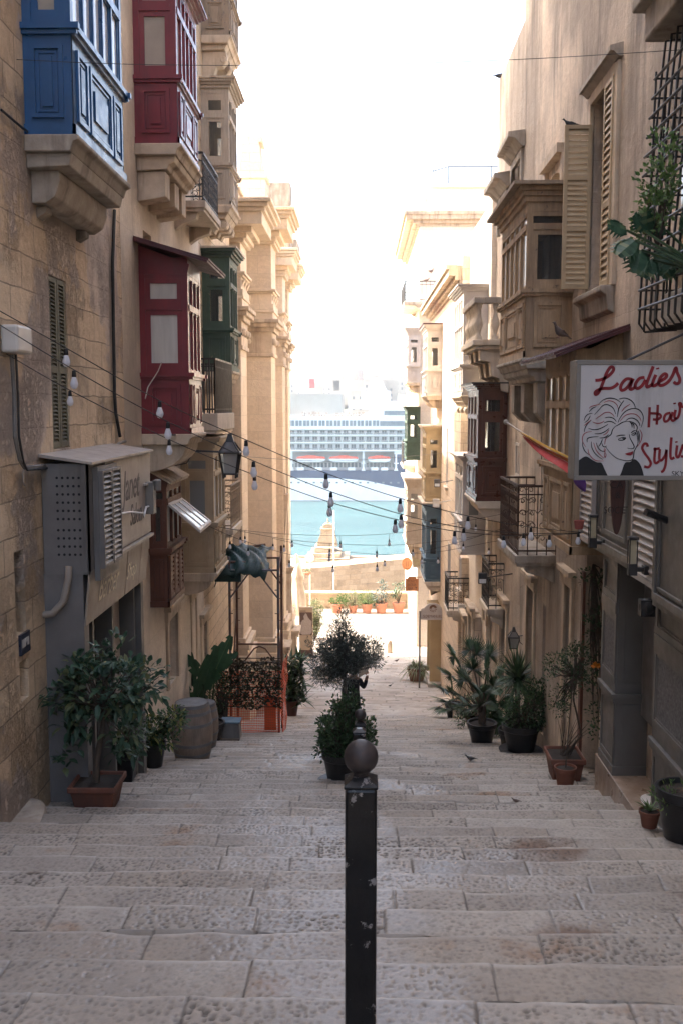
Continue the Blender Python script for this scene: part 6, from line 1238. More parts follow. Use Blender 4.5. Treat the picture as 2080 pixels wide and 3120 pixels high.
# --- middle: olive and front shrub
c = P(1050,2199,15.2); c.z = gz(15.2); t = thing('olive_tree', 'silvery olive tree with a bare grey trunk in the middle of the steps', 'tree', c); pot(t, c, .26, .45, 'round', 'black_plastic')
oy = 15.2; U = lambda u, v, k=0: P(u, v, oy+k)
crown(t, c, [(U(1045,1985),(.34,.36,.3),5),(U(1000,2020),(.24,.3,.26),2.2),(U(1118,1985),(.22,.3,.2),2.0),(U(1040,1930),(.2,.25,.2),1.3),(U(1042,2058),(.22,.3,.15),1.2),(U(985,2060),(.14,.2,.12),.7),(U(1142,2010),(.1,.2,.1),.5),(U(1045,1885),(.1,.12,.1),.35),(U(965,1960),(.1,.12,.1),.3)], 10500, .06, .014, 'olive_leaf', 'small', 'olive_bark', .009, .085, trunk=([tuple(c+Vector((0,0,.35))),tuple(U(1048,2140)),tuple(U(1052,2090)),tuple(U(1050,2050))],[.034,.032,.03,.02]))
c = P(1043,2388,12.15); c.z = gz(12.15); t = plant('potted_bush', 'bushy green plant in a big black pot just left of the bollard row', c); pot(t, c, .25, .43, 'round', 'black_plastic'); m = MB(); m.lathe([(.24,0),(.31,.02),(.32,.05),(.3,.05),(.22,.02)], c, 24); m.obj('saucer', 'black_plastic', t, smooth=True)
V2 = lambda u, v, k=0: P(u, v, 12.15+k)
crown(t, c+Vector((0,0,.4)), [(V2(1045,2215),(.27,.27,.22),3),(V2(1030,2270),(.24,.25,.14),2),(V2(1010,2225),(.18,.2,.15),1),(V2(1085,2250),(.2,.22,.2),1.6),(V2(1060,2160),(.16,.15,.14),1),(V2(1022,2145),(.06,.06,.08),.25),(V2(1078,2125),(.07,.07,.09),.3),(V2(1120,2225),(.06,.1,.16),.4),(V2(985,2290),(.08,.08,.06),.25)], 4200, .05, .034, 'dark_leaf', 'small', clump=.075)
# bollards
pm('bollard_black', (.008,.008,.009), (.013,.0125,.0125), 6, .38, .35, 25, wear=(.26,.24,.23), wearamt=.6, spec=.35); pm('ball_iron', (.045,.034,.032), (.03,.024,.024), 4, .5, .15, 60)
def bollard(x, y, w, ztop, ball, label, r):
    z0 = gz(y)-.05; t = thing('bollard', label, 'bollard', (x,y,gz(y)), 'black iron bollards down the middle of the steps'); m = MB(); h = w/2
    m.box(x-h,x+h,y-h,y+h,z0,ztop); m.obj('post', 'bollard_black', t, bevel=.011)
    e = h*1.06; m = MB(); m.box(x-e,x+e,y-e,y+e,ztop,ztop+.012); V_ = [(x-e,y-e,ztop+.012),(x+e,y-e,ztop+.012),(x+e,y+e,ztop+.012),(x-e,y+e,ztop+.012)]+[(x+sx*h*.45,y+sy*h*.45,ztop+.036) for sx, sy in ((-1,-1),(1,-1),(1,1),(-1,1))]; m.add(V_, [(0,1,5,4),(1,2,6,5),(2,3,7,6),(3,0,4,7),(4,5,6,7)]); m.obj('cap', 'bollard_black', t, bevel=.003)
    if ball: m = MB(); m.lathe([(r*.5,0),(r*.35,.02),(r*.45,.03)], (x,y,ztop+.03), 16); m.ball((x,y,ztop+.04+r), r, 28); m.obj('ball', 'ball_iron', t, smooth='all')
p = P(1099,2388,3.55); bollard(p.x, 3.55, .116, p.z, True, 'black square iron bollard with a ball top, nearest and largest', .0635)
p = P(1094,2229,9.8); bollard(p.x, 9.8, .128, p.z, False, 'black square iron bollard without a ball, second in the row', .07)
p = P(1097,2205,11.3); bollard(p.x, 11.3, .122, p.z, True, 'black iron bollard with a ball top behind the one lacking its ball', .068)
# --- right side
def fan_palm(m, s, root, tip, R, n=34):
    root, tip = Vector(root), Vector(tip); s.tube([root, root.lerp(tip,.5)+Vector((0,0,.08)), tip], [.012,.009,.006], 5); d = (tip-root).normalized(); sd = d.cross(Vector((0,0,1))).normalized(); up = sd.cross(d)
    sd = (sd+up*RG.uniform(-.6,.6)).normalized()
    for i in range(n):
        a = math.radians(-125+250*i/(n-1)); q = d*math.cos(a)+sd*math.sin(a); sword(m, tip, q, R*(.75+.3*math.cos(a*.7))*RG.uniform(.9,1.08), .042, RG.uniform(.08,.25))
c = PG(1385,2192); c.x = min(c.x, 2.6); t = plant('small_palm', 'small fan palm in a little black pot by the stone doorstep', c); pot(t, c, .24, .42, 'round', 'black_plastic'); m = MB(); s = MB()
for (u, v, k, R) in ((1370,2110,-.2,.42),(1345,2130,.1,.4),(1390,2130,-.4,.42),(1350,2160,-.3,.36),(1400,2150,-.5,.38),(1375,2090,0,.4),(1335,2155,.2,.36),(1410,2120,-.2,.4)): fan_palm(m, s, c+Vector((0,0,.4)), P(u,v,c.y+k), R)
m.obj('foliage', 'palm_leaf', t); s.obj('stems', 'bark', t)
c = Vector((2.3, 18.3, gz(18.3))); t = plant('fan_palm', 'large bristling fan palm spreading over the steps below the lettered board', c); pot(t, c, .27, .42, 'round', 'black_plastic'); m = MB(); s = MB()
for (u, v, k, R) in ((1400,2030,.1,.42),(1450,1995,.2,.42),(1480,2040,0,.42),(1370,2060,-.2,.4),(1350,2100,.1,.38),(1430,2080,-.5,.42),(1400,2120,-.5,.4),(1470,2110,-.5,.42),(1490,2000,.3,.4),(1420,2150,-.6,.36),(1500,2090,-.2,.4),(1380,2000,.3,.38),(1440,2040,-.1,.42),(1410,2070,.3,.4),(1460,2150,-.4,.36),(1520,2060,.2,.38),(1430,1980,.5,.38),(1370,2140,-.2,.34)): fan_palm(m, s, c+Vector((0,0,.6)), P(u,v,c.y+k), R)
m.obj('foliage', 'palm_leaf', t); s.tube([c+Vector((0,0,.3)),c+Vector((0,0,.75))], .07, 8); s.obj('trunk', 'bark', t)
c = PG(1560,2288); c.x += .1; c.y += .7; c.z = gz(c.y); t = plant('yucca', 'spiky yucca with sword leaves on a thick stem by the pink house', c); pot(t, c, .25, .4, 'round', 'black_plastic'); hd = P(1575,2060,c.y); m = MB()
for i in range(150):
    a = RG.uniform(0,6.283); e = RG.uniform(-.5,1.35); d = Vector((math.cos(a)*math.cos(e),math.sin(a)*math.cos(e),math.sin(e))); sword(m, hd+Vector((0,0,RG.uniform(-.15,.05))), d, RG.uniform(.42,.66), .055, max(0,.25-.2*e))
m.obj('foliage', 'palm_leaf', t); s = MB(); s.tube([c+Vector((0,0,.3)), c.lerp(hd,.6)+Vector((.04,0,0)), hd], .05, 8); s.obj('trunk', 'bark', t)
c = PG(1610,2296); c.x = min(c.x,2.72); t = plant('potted_shrub', 'dense dark shrub in the biggest black tub against the pink house', c); pot(t, c, .31, .48, 'round', 'black_plastic'); m = MB(); m.lathe([(.28,0),(.36,.02),(.37,.04),(.25,.03)], c, 24); m.obj('saucer', 'black_plastic', t, smooth=True)
cy_ = c.y; crown(t, c+Vector((0,0,.45)), [(P(1610,2160,cy_),(.36,.3,.3),3),(P(1640,2110,cy_),(.2,.2,.2),1.2),(P(1580,2190,cy_),(.25,.25,.2),1.2),(P(1665,2140,cy_),(.12,.15,.2),.6)], 2600, .055, .03, 'dark_leaf', 'small', clump=.1)
c = PG(1490,2248); c.x = min(c.x,2.5); t = plant('potted_monstera', 'glossy split leaf plant in a brown pot between palm and tub', c); pot(t, c, .22, .36, 'round', 'terracotta'); m = MB(); s = MB()
def monstera(m, p, d, L, nrm):
    d = Vector(d).normalized(); s_ = d.cross(Vector(nrm)).normalized(); n_ = s_.cross(d)
    for sd in (1,-1):
        for i in range(6):
            t_ = i/6; b0 = p+d*L*(t_*.9); b1 = p+d*L*(t_*.9+.11); ln = L*.55*math.sin(math.pi*(.2+.7*t_)); tip = (b0+b1)*.5+s_*sd*ln+d*L*.12-n_*ln*.25; mid = (b0+b1)*.5+s_*sd*ln*.6
            w0, w1 = s_*sd*L*.42*math.sin(math.pi*(.22+.7*t_)), s_*sd*L*.42*math.sin(math.pi*(.22+.7*(t_+.16)))
            m.add([b0, p+d*L*min(1,t_*.9+.15), p+d*L*min(1,t_*.9+.15)+w1*.75-n_*L*.05, b0+w0*.75-n_*L*.05, mid+d*L*.1, mid-d*L*.05, tip+d*L*.03], [(0,1,2,3),(3,2,4,5),(5,4,6)])
for i in range(40):
    q = P(RG.uniform(1450,1570), RG.uniform(2060,2215), c.y+RG.uniform(-.5,.4)); d = Vector((RG.uniform(-1,1),RG.uniform(-1,.2),RG.uniform(-.8,.3))); monstera(m, q, d, RG.uniform(.22,.38), Vector((RG.uniform(-.5,.5),-.6,1))); s.tube([c+Vector((0,0,.3)), c.lerp(q,.6)+Vector((0,0,.12)), q], .008, 5)
m.obj('foliage', 'banana_leaf', t); s.obj('stems', 'dark_leaf', t)
c = PG(1440,2225); t = plant('potted_bush', 'low drooping dark bush beside the fan palm pot', c); pot(t, c, .18, .3, 'round', 'terracotta'); crown(t, c+Vector((0,0,.3)), [(P(1435,2150,c.y),(.3,.3,.22),2),(P(1410,2190,c.y),(.2,.2,.15),1)], 900, .09, .03, 'dark_leaf', clump=.1)
c = PG(1768,2388); c.x = 2.62; c.y += .05; t = plant('potted_shrub', 'thin twiggy small leaved shrub in a rectangular terracotta planter', c); pot(t, (c.x,c.y+.2,c.z), (.22,.27), .34, 'square', 'terracotta'); cy_ = c.y+.2
crown(t, (c.x,cy_,c.z+.3), [(P(1755,2010,cy_),(.18,.18,.16),2),(P(1695,2020,cy_),(.16,.15,.1),1),(P(1760,2060,cy_),(.14,.14,.1),1),(P(1715,2120,cy_),(.12,.12,.14),1.1),(P(1700,2160,cy_),(.1,.1,.07),.5),(P(1770,1975,cy_),(.1,.1,.07),.5),(P(1680,2060,cy_),(.06,.1,.06),.25)], 1700, .045, .018, 'fresh_leaf' if False else 'dark_leaf', 'small', clump=.07, trunk=([(c.x,cy_,c.z+.3),tuple(P(1770,2240,cy_)),tuple(P(1745,2130,cy_)),tuple(P(1752,2060,cy_))],[.018,.015,.011,.008]))
s = MB(); 
for i in range(16): q = P(RG.uniform(1690,1800), RG.uniform(2170,2260), cy_); s.tube([(c.x+RG.uniform(-.08,.08),cy_,c.z+.28), Vector((c.x,cy_,c.z+.4)).lerp(q,.6), q], [.005,.004,.002], 4, cap=False)
s.obj('bare_twigs', 'bark', t)
c = PG(1800,2400); c.x = 2.5; t = plant('potted_vine', 'small round terracotta pot with a thin stem against the plinth corner', c); pot(t, c, .13, .26, 'round', 'terracotta'); s = MB(); s.tube([c+Vector((0,0,.2)), c+Vector((.05,.1,.7)), c+Vector((.12,.2,1.5))], [.01,.008,.005], 5); s.obj('stem', 'bark', t)
# vine in dark doorway with an orange flower
dy = 12.2; t = plant('climbing_vine', 'dark climbing vine hanging in the unlit doorway beside the timber shop', P(1810,2300,dy)); 
crown(t, P(1805,1720,dy), [(P(1812,1950,dy),(.12,.1,.4),2),(P(1820,2150,dy),(.1,.1,.5),2),(P(1800,1760,dy),(.2,.1,.15),1),(P(1830,1850,dy),(.1,.1,.3),1)], 700, .055, .03, 'dark_leaf', 'small', clump=.07)
m = MB(); jy = dW(1770,2000,XR)-.06; m.box(3.12,3.68,jy-.05,jy+.055,gz(13)-.3,zW(1770,1760,jy)); m.box(3.06,3.16,jy-.09,jy+.03,gz(13)-.3,zW(1770,1740,jy)); m.obj('door', 'brown_paint', R1)
m = MB(); m.box(3.66,3.7,12.02,jy-.05,gz(12.5)-.3,zW(1770,1740,jy)); m.obj('doorway_dark_sheet', 'dark_inside', R1)  # near-black sheet added at the back, doorway shade put into its colour
pm('orange_flower', (.6,.2,.02), None, 4, .6, 0); m = MB(); q = P(1814,2032,dy-.25); 
for k in range(9): small_leaf(m, q, rv(), .07, .06)
m.obj('flower', 'orange_flower', t)
# corner pots at the right edge
c = PG(2045,2572); c.x += .09; t = plant('potted_herb', 'bushy sprouting plant in a large black pot at the right edge', c); pot(t, c, .225, .43, 'round', 'black_plastic'); crown(t, c+Vector((0,0,.42)), [(P(2075,2425,c.y),(.2,.2,.07),1),(P(2040,2440,c.y),(.16,.16,.04),.6)], 300, .06, .016, 'fresh_leaf', 'small', clump=.06)
c = PG(1982,2540); c.x -= .02; t = plant('potted_aloe', 'little spiky plant in a small terracotta pot at the plinth', c); pot(t, c, .09, .15, 'round', 'terracotta'); m = MB()
for i in range(22): a = RG.uniform(0,6.28); e = RG.uniform(.3,1.3); sword(m, c+Vector((0,0,.14)), (math.cos(a)*math.cos(e),math.sin(a)*math.cos(e),math.sin(e)), RG.uniform(.12,.2), .018, .25)
m.obj('foliage', 'fresh_leaf', t)
c = PG(2092,2520); t = plant('potted_herb', 'terracotta pot cut by the right picture edge behind the black pot', c); pot(t, c, .14, .3, 'round', 'terracotta_light'); m = MB(); [sword(m, c+Vector((0,0,.28)), rv()+Vector((0,0,.8)), .2, .02, .2) for _ in range(20)]; m.obj('foliage', 'fresh_leaf', t)
# spider plant
c = PG(1268,2074); t = plant('spider_plant', 'pale striped spider plant spilling over a terracotta pot at the sign post', c); pot(t, c, .34, .5, 'round', 'terracotta'); m = MB()
for i in range(170): a = RG.uniform(0,6.28); e = RG.uniform(-.1,1.4); sword(m, c+Vector((.2*math.cos(a)*RG.random(),.2*math.sin(a)*RG.random(),.5)), (math.cos(a)*math.cos(e),math.sin(a)*math.cos(e),math.sin(e)), RG.uniform(.45,.8), .04, .8)
m.obj('foliage', 'spider_leaf', t)
# five pots on the square
for (u, r, v0, v1, kind, lab) in ((1025,20,1838,1866,'low','low creeping plant in a wide terracotta pot, first by the flagpole'),(1075,14,1844,1867,'fine','tall feathery grey green bush in the smallest terracotta pot'),(1117,17,1838,1866,'pine','bright green needle bush in a middle terracotta pot'),(1160,19,1837,1867,'rubber','broad leaved rubber plant in a terracotta pot'),(1213,19,1838,1869,'stick','sparse branching plant in the last terracotta pot by the bar sign')):
    d = 52.6; c = P(u, v1, d); c.z = -11.0; R_ = r*d/3033; t = plant('potted_plant', lab, c); t['group'] = 'terracotta pots along the parapet'; pot(t, c, R_, (v1-v0)*d/3033*1.05, 'round', 'terracotta_light'); top = c+Vector((0,0,(v1-v0)*d/3033))
    if kind == 'low': crown(t, top, [(top+Vector((.1,0,.12)),(.45,.3,.14),1),(top+Vector((.3,0,.3)),(.3,.2,.2),.5)], 500, .12, .06, 'fresh_leaf', 'small', clump=.1, twigs=False)
    if kind == 'fine': crown(t, top, [(top+Vector((0,0,.3)),(.36,.3,.45),1)], 1300, .09, .025, 'spider_leaf', 'small', clump=.12)
    if kind == 'pine': crown(t, top, [(top+Vector((0,0,.25)),(.48,.35,.35),1)], 1300, .1, .03, 'fresh_leaf', 'small', clump=.12)
    if kind == 'rubber': crown(t, top, [(top+Vector((-.1,0,.3)),(.4,.3,.35),2),(top+Vector((.1,0,.9)),(.2,.2,.3),1)], 350, .22, .09, 'olive_leaf', clump=.14)
    if kind == 'stick': crown(t, top, [(top+Vector((-.2,0,.5)),(.1,.1,.1),1),(top+Vector((.1,0,.9)),(.3,.2,.3),1.5)], 160, .2, .08, 'ficus_leaf', clump=.14, sr=.02)
# hedge, small shrub and folded umbrellas at the square
c = P(960,1935,46.5); c.z = -11; t = plant('creeper_bush', 'tall pale green bush beside the map board in the sun', c); crown(t, c, [(c+Vector((.05,0,1.35)),(.32,.3,.5),2),(c+Vector((-.1,0,.6)),(.3,.3,.5),2),(c+Vector((.1,0,.9)),(.3,.3,.4),1)], 3000, .08, .05, 'spider_leaf', 'small', clump=.12)
c = P(900,1925,44.5); c.z = -11; t = plant('small_shrub', 'small round green shrub on a thin stem behind the church columns', c); crown(t, c, [(c+Vector((0,0,.75)),(.22,.2,.25),1)], 700, .07, .04, 'fresh_leaf', 'small', clump=.08, trunk=([tuple(c),tuple(c+Vector((.02,0,.6)))],[.025,.02]))
pm('canvas', (.62,.54,.44), (.52,.44,.35), 5, .8, .3, 20)
def folded_umbrella(u, v0, v1, d, label):
    c = P(u, v1, d); zt = zW(u, v0, d); t = thing('folded_umbrella', label, 'umbrella', (c.x,c.y,-11), 'folded cream umbrellas on the square'); m = MB(); m.tube([(c.x,c.y,-11),(c.x,c.y,zt)], .03, 8); m.obj('pole', 'white_paint', t); h = zt-c.z; m = MB(); n = 20
    for (k0, k1) in ((0,1),):
        rr = [(.03,1),(.12,.93),(.22,.8),(.28,.72),(.2,.68),(.27,.5),(.33,.3),(.3,.12),(.2,.02),(.06,.0)]; V_ = []
        for r_, z_ in rr:
            for k in range(n): a = 2*math.pi*k/n; q = r_*(1+.28*math.cos(a*5+z_*4)); V_.append((c.x+q*math.cos(a),c.y+q*math.sin(a),c.z+h*z_))
        m.add(V_, [(i*n+k,i*n+(k+1)%n,(i+1)*n+(k+1)%n,(i+1)*n+k) for i in range(len(rr)-1) for k in range(n)])
    m.obj('canopy', 'canvas', t, smooth='all')
folded_umbrella(909,1718,1876,46.0,'folded cream umbrella in front of the other one'); folded_umbrella(904,1688,1850,50.0,'folded cream umbrella standing behind and taller')
c = P(944,1700,53.0); t = thing('globe_lamp', 'white globe lamp on a thin pole with a hanging flower basket', 'lamp', (c.x,53,-11)); m = MB(); m.tube([(c.x,53,-11),(c.x,53,c.z-.2)], .03, 8); m.obj('pole', 'white_paint', t); m = MB(); m.ball((c.x,53,c.z), .24, 20); m.obj('globe', 'enamel_white', t, smooth='all'); q = P(938,1750,53); m = MB(); m.lathe([(.1,0),(.22,.15),(.2,.16)], (q.x,52.8,q.z), 14); m.obj('basket', 'terracotta_light', t); m = MB(); [small_leaf(m, Vector((q.x,52.8,q.z+.18))+rv()*.2, rv(), .1, .06) for _ in range(120)]; m.obj('flowers', 'spider_leaf', t)
# cage plants
t = plant('monstera', 'monstera with big split leaves growing out of the iron window cage', (2.7, 8.6, zW(1950,800,8.7))); m = MB(); s = MB()
ky = 8.8
for (u, v, dx, dz, L) in ((1905,720,-.6,-.5,.42),(1880,690,-1,.25,.35),(1925,750,-.3,-1,.4),(1945,700,-.2,.9,.33),(2010,740,-.4,-.9,.45),(2050,700,.3,.6,.42),(2070,740,-.2,-.9,.45),(1960,780,-.5,-.8,.35),(2000,690,-.8,.3,.36),(1930,690,-.5,.6,.3),(2030,790,-.7,-.6,.36)):
    q = P(u+28,v+12,ky+RG.uniform(-.25,.1)); monstera(m, q, Vector((dx,-.35,dz)), L*.62, Vector((RG.uniform(-.3,.3),-1,.6))); s.tube([(2.9,8.4,zW(1990,850,8.6)), tuple(Vector((2.9,8.4,zW(1990,850,8.6))).lerp(q,.5)), tuple(q)], .012, 5)
m.obj('leaves', 'ficus_leaf', t); s.obj('stems', 'dark_leaf', t)
t = plant('creeper', 'light green creeper climbing through the bars of the window cage', (2.8, 8.8, zW(1980,600,8.8)))
crown(t, P(2000,760,ky), [(P(2000,560,ky),(.14,.12,.22),2),(P(1985,640,ky),(.14,.12,.14),1.5),(P(2030,520,ky),(.1,.1,.2),1),(P(2020,450,ky),(.1,.1,.16),.6),(P(1975,690,ky),(.12,.1,.08),.8)], 650, .06, .035, 'fresh_leaf', 'small', clump=.06, sr=.005)
# ------------------------------------------------------------------ string lights
leafm('frosted_bulb', (.8,.8,.84), (.8,.8,.84), None, .15, .55); pm('socket', (.02,.02,.022), None, 3, .5, 0)
def spline(pts, k=5):
    out = []; n = len(pts); pts = [Vector(p) for p in pts]
    for i in range(n-1):
        p0, p1, p2, p3 = pts[max(i-1,0)], pts[i], pts[i+1], pts[min(i+2,n-1)]
        for j in range(k): t = j/k; out.append(.5*((2*p1)+(p2-p0)*t+(2*p0-5*p1+4*p2-p3)*t*t+(3*p1-p0-3*p2+p3)*t**3))
    out.append(pts[-1]); return out
PROTO = {}
def bulb(parent, p, big):
    s = 1.0; L_ = WL[parent.name]
    if big not in PROTO:
        m = MB(); m.lathe([(.006,.0),(.014,-.003),(.018,-.044),(.015,-.05)], (0,0,0), 12) if big else (m.tube([(0,0,0),(0,0,-.1)], .004, 5), m.lathe([(.01,-.1),(.016,-.12),(.018,-.15),(.014,-.155)], (0,0,0), 10))
        z = -.048 if big else -.153; k = .95 if big else .9
        g = MB(); g.lathe([(.014*k,z),(.02*k,z-.015*k),(.031*k,z-.05*k),(.031*k,z-.065*k),(.022*k,z-.088*k),(.004,z-.096*k)], (0,0,0), 14)
        o = g.obj('bulb', 'frosted_bulb', parent, smooth='all', loc=p); so_ = m.obj('socket', 'socket', o, smooth=True); so_.location = (0,0,0)
        me = so_.data; 
        for mm_, src in ((o.data, g.v), (so_.data, m.v)):
            for i, v in enumerate(mm_.vertices): v.co = src[i]
        PROTO[big] = o; return o
    return dup(PROTO[big], loc=Vector(p)-L_, parent=parent)
def string(label, pts, bulbs, big, r=.0042):
    P3 = [P(*q) for q in pts]; t = thing('string_light', label, 'string light', P3[0], 'string lights across the street'); m = MB(); sp = spline(P3); m.tube(sp, r, 5, cap=False); m.obj('cable', 'cable_black', t)
    for u in bulbs:
        best = min(range(len(sp)-1), key=lambda i: 0 if (pxu(sp[i])-u)*(pxu(sp[i+1])-u) <= 0 else min(abs(pxu(sp[i])-u), abs(pxu(sp[i+1])-u))+1); a, b = pxu(sp[best]), pxu(sp[best+1]); k = min(1,max(0,(u-a)/(b-a))) if abs(b-a) > 1e-6 else 0
        bulb(t, sp[best].lerp(sp[best+1], k)-Vector((0,0,r)), big)
def pxu(p):
    q = Vector(p); return 1040+3033*q.dot(_R)/q.dot(_F)
string('upper of the three bulb cables slanting from the left wall over the steps', [(-40,925,7.2),(205,1062,7.6),(490,1222,8.1),(745,1338,8.6),(995,1443,9.2),(1217,1518,9.8),(1424,1572,10.3),(1600,1604,10.8),(1765,1622,11.2)], [202,487,750,993,1218,1424,1616,1760], True)
string('middle one of the three bulb cables slanting over the steps', [(-40,965,7.0),(228,1128,7.5),(515,1286,8.0),(775,1405,8.6),(1008,1498,9.2),(1222,1567,9.8),(1410,1608,10.4),(1600,1625,10.9),(1768,1624,11.3)], [226,512,773,1008,1221,1411,1593], True)
string('lowest of the three bulb cables slanting from the meter box', [(20,1078,9.0),(216,1190,9.0),(518,1340,9.1),(778,1448,9.3),(1005,1530,9.6),(1204,1582,10.0),(1382,1618,10.5),(1560,1632,10.9),(1762,1626,11.3)], [214,516,776,1004,1203,1383,1533,1672], True)
string('thin level bulb cable highest of the far ones in front of the water', [(640,1602,18.5),(760,1618,18.5),(890,1628,18.6),(1037,1632,18.8),(1185,1626,19),(1300,1610,19.2),(1430,1585,19.4),(1560,1560,19.6)], [747,890,1037,1185,1448], False, .004)
string('second thin bulb cable crossing low before the monument', [(640,1600,18),(733,1618,18),(866,1642,18.2),(1004,1656,18.4),(1147,1661,18.7),(1257,1657,19),(1410,1640,19.3),(1560,1612,19.5)], [733,866,1004,1147,1257,1410], False, .004)
string('third thin bulb cable sagging to the parapet level', [(630,1600,17.5),(701,1632,17.6),(757,1652,17.7),(882,1689,18),(1014,1705,18.2),(1148,1702,18.5),(1284,1680,18.8),(1420,1645,19),(1560,1600,19.2)], [701,757,882,1014,1148,1284], False, .004)
string('fourth thin bulb cable running from church to rusty balcony', [(830,1640,19.5),(1003,1675,19.6),(1171,1689,19.7),(1333,1681,19.8),(1490,1652,19.4),(1570,1640,19.0)], [832,1003,1171,1333,1488], False, .004)
m = MB(); m.tube(spline([P(-40,177,9.6),P(400,196,9.6),P(1000,199,9.5),P(1560,182,9.4),P(2025,155,9.3),P(2140,148,9.2)]), .0032, 5); tag(m.obj('overhead_wire', 'cable_black'), 'single thin dark wire strung high across the street', 'wire')
m = MB(); m.tube(spline([P(560,1375,16.5),P(1000,1405,22),P(1300,1385,28),P(1440,1370,30)]), .005, 5); tag(m.obj('overhead_wire', 'cable_grey'), 'faint thin wire level with the lifeboats of the ship', 'wire')
cupm = MB(); p = P(1762,1612,11.3); cupm.lathe([(.045,0),(.06,.1),(.05,.1),(.04,.02)], p, 14); pm('pink_cup', (.42,.12,.1), None, 4, .5, 0); cu_ = tag(cupm.obj('red_cup', 'pink_cup'), 'small reddish cup where the bulb cables meet at the wall lantern', 'cup')
# ------------------------------------------------------------------ birds
pm('pigeon_dark', (.03,.03,.034), (.05,.048,.05), 30, .6, .2, 80); pm('pigeon_brown', (.14,.1,.085), (.1,.07,.06), 30, .7, .2, 80); pm('beak', (.06,.05,.045), None, 5, .5, 0); pm('pigeon_leg', (.2,.06,.05), None, 5, .6, 0)
def bird(kind, label, p, yaw, L, mat, group=None, pitch=0):
    t = thing(kind, label, 'bird', p, group); R_ = Matrix.Rotation(yaw, 3, 'Z') @ Matrix.Rotation(-pitch, 3, 'Y'); T = lambda x, y, z: tuple(Vector(p)+R_ @ Vector((x*L, y*L, z*L))); hh = .3
    m = MB(); n = 12; sec = [(-.5,.31,.012,.03),(-.36,.3,.05,.03),(-.2,.3,.13,.1),(-.02,.31,.17,.16),(.14,.35,.16,.17),(.26,.42,.115,.13),(.33,.5,.085,.09),(.38,.58,.08,.082),(.44,.62,.07,.07),(.48,.62,.035,.035),(.5,.615,.01,.01)]; V_ = []
    for x, z, wy, wz in sec:
        for k in range(n): a = 2*math.pi*k/n; V_.append(T(x, wy*math.cos(a), z-.06+wz*math.sin(a)))
    m.add(V_, [(i*n+k,i*n+(k+1)%n,(i+1)*n+(k+1)%n,(i+1)*n+k) for i in range(len(sec)-1) for k in range(n)]+[tuple(range(n))[::-1], tuple(range((len(sec)-1)*n,len(sec)*n))]); m.obj('body', mat, t, smooth='all')
    m = MB(); m.add([T(-.3,.05,.28),T(-.3,-.05,.28),T(-.62,-.075,.2),T(-.62,.075,.2),T(-.3,.05,.24),T(-.3,-.05,.24),T(-.62,-.075,.185),T(-.62,.075,.185)], [(0,1,2,3),(7,6,5,4),(0,4,5,1),(1,5,6,2),(2,6,7,3),(3,7,4,0)]); m.obj('tail', mat, t)
    for s_ in (1,-1): m = MB(); m.add([T(.16,s_*.165,.34),T(-.05,s_*.19,.38),T(-.42,s_*.07,.27),T(-.1,s_*.19,.18),T(.1,s_*.18,.2),T(-.08,s_*.16,.28)], [(0,1,2,3,4),(0,5,1),(1,5,2),(2,5,3),(3,5,4),(4,5,0)]); m.obj('wing', mat, t)
    m = MB(); m.tube([T(.49,0,.555),T(.57,0,.53)], [.022*L,.004*L], 6); m.obj('beak', 'beak', t)
    m = MB()
    for s_ in (.06,-.06): m.tube([T(.02,s_,.16),T(.03,s_,.0)], .012*L, 5); m.tube([T(-.02,s_,.005),T(.1,s_,.005)], .01*L, 5)
    m.obj('leg', 'pigeon_leg', t)
def bg(kind, label, u, v, yaw, px, mat, **k): p = PG(u, v); bird(kind, label, p, yaw, px*p.y/3033, mat, **k)
bg('pigeon', 'black pigeon standing on the steps right of the bollards', 1432, 2330, math.pi*1.05, 36, 'pigeon_dark')
bg('sparrow', 'sparrow on the steps before the marble plinth', 1570, 2450, math.pi*.98, 30, 'pigeon_brown')
bg('pigeon', 'dark pigeon walking on the steps just right of the ball bollard', 1165, 2213, 0.1, 18, 'pigeon_dark'); bg('pigeon', 'crouching dark pigeon on the ramp behind the olive tree', 1187, 2092, 0, 12, 'pigeon_dark'); bg('pigeon', 'grey brown pigeon at the edge of the sunlit square', 1207, 2017, .2, 17, 'pigeon_brown')
p = P(1735,388,dW(1793,392,XR)-.03); bird('pigeon', 'dark pigeon perched on top of the open shutter leaf', Vector((p.x,p.y,zW(1735,390,p.y))), math.pi, 44*p.y/3033, 'pigeon_dark')
p = P(1700,1030,10.6); bird('pigeon', 'plump brown grey pigeon resting on the maroon roof', p, math.pi*1.1, 66*10.6/3033, 'pigeon_brown', pitch=.35)
p = P(846,1416,36.0); bird('small_bird', 'small dark bird on the carved stone pediment of the church', (p.x, 36.1, p.z), 0, 26*36/3033, 'pigeon_dark')
bird('pigeon', 'pigeon at the roof edge of the low house against the sky', (3.1, 23.3, zr1), .3, .3, 'pigeon_dark')
p = P(1334,838,35.5); bird('pigeon', 'pigeon on the cornice of the tan house, higher one', (2.45, 35.5, zt4+.0), .8, .3, 'pigeon_brown'); bird('pigeon', 'pigeon on the cornice of the tan house, lower one further on', (2.45, 38.0, zt4), .5, .28, 'pigeon_brown')
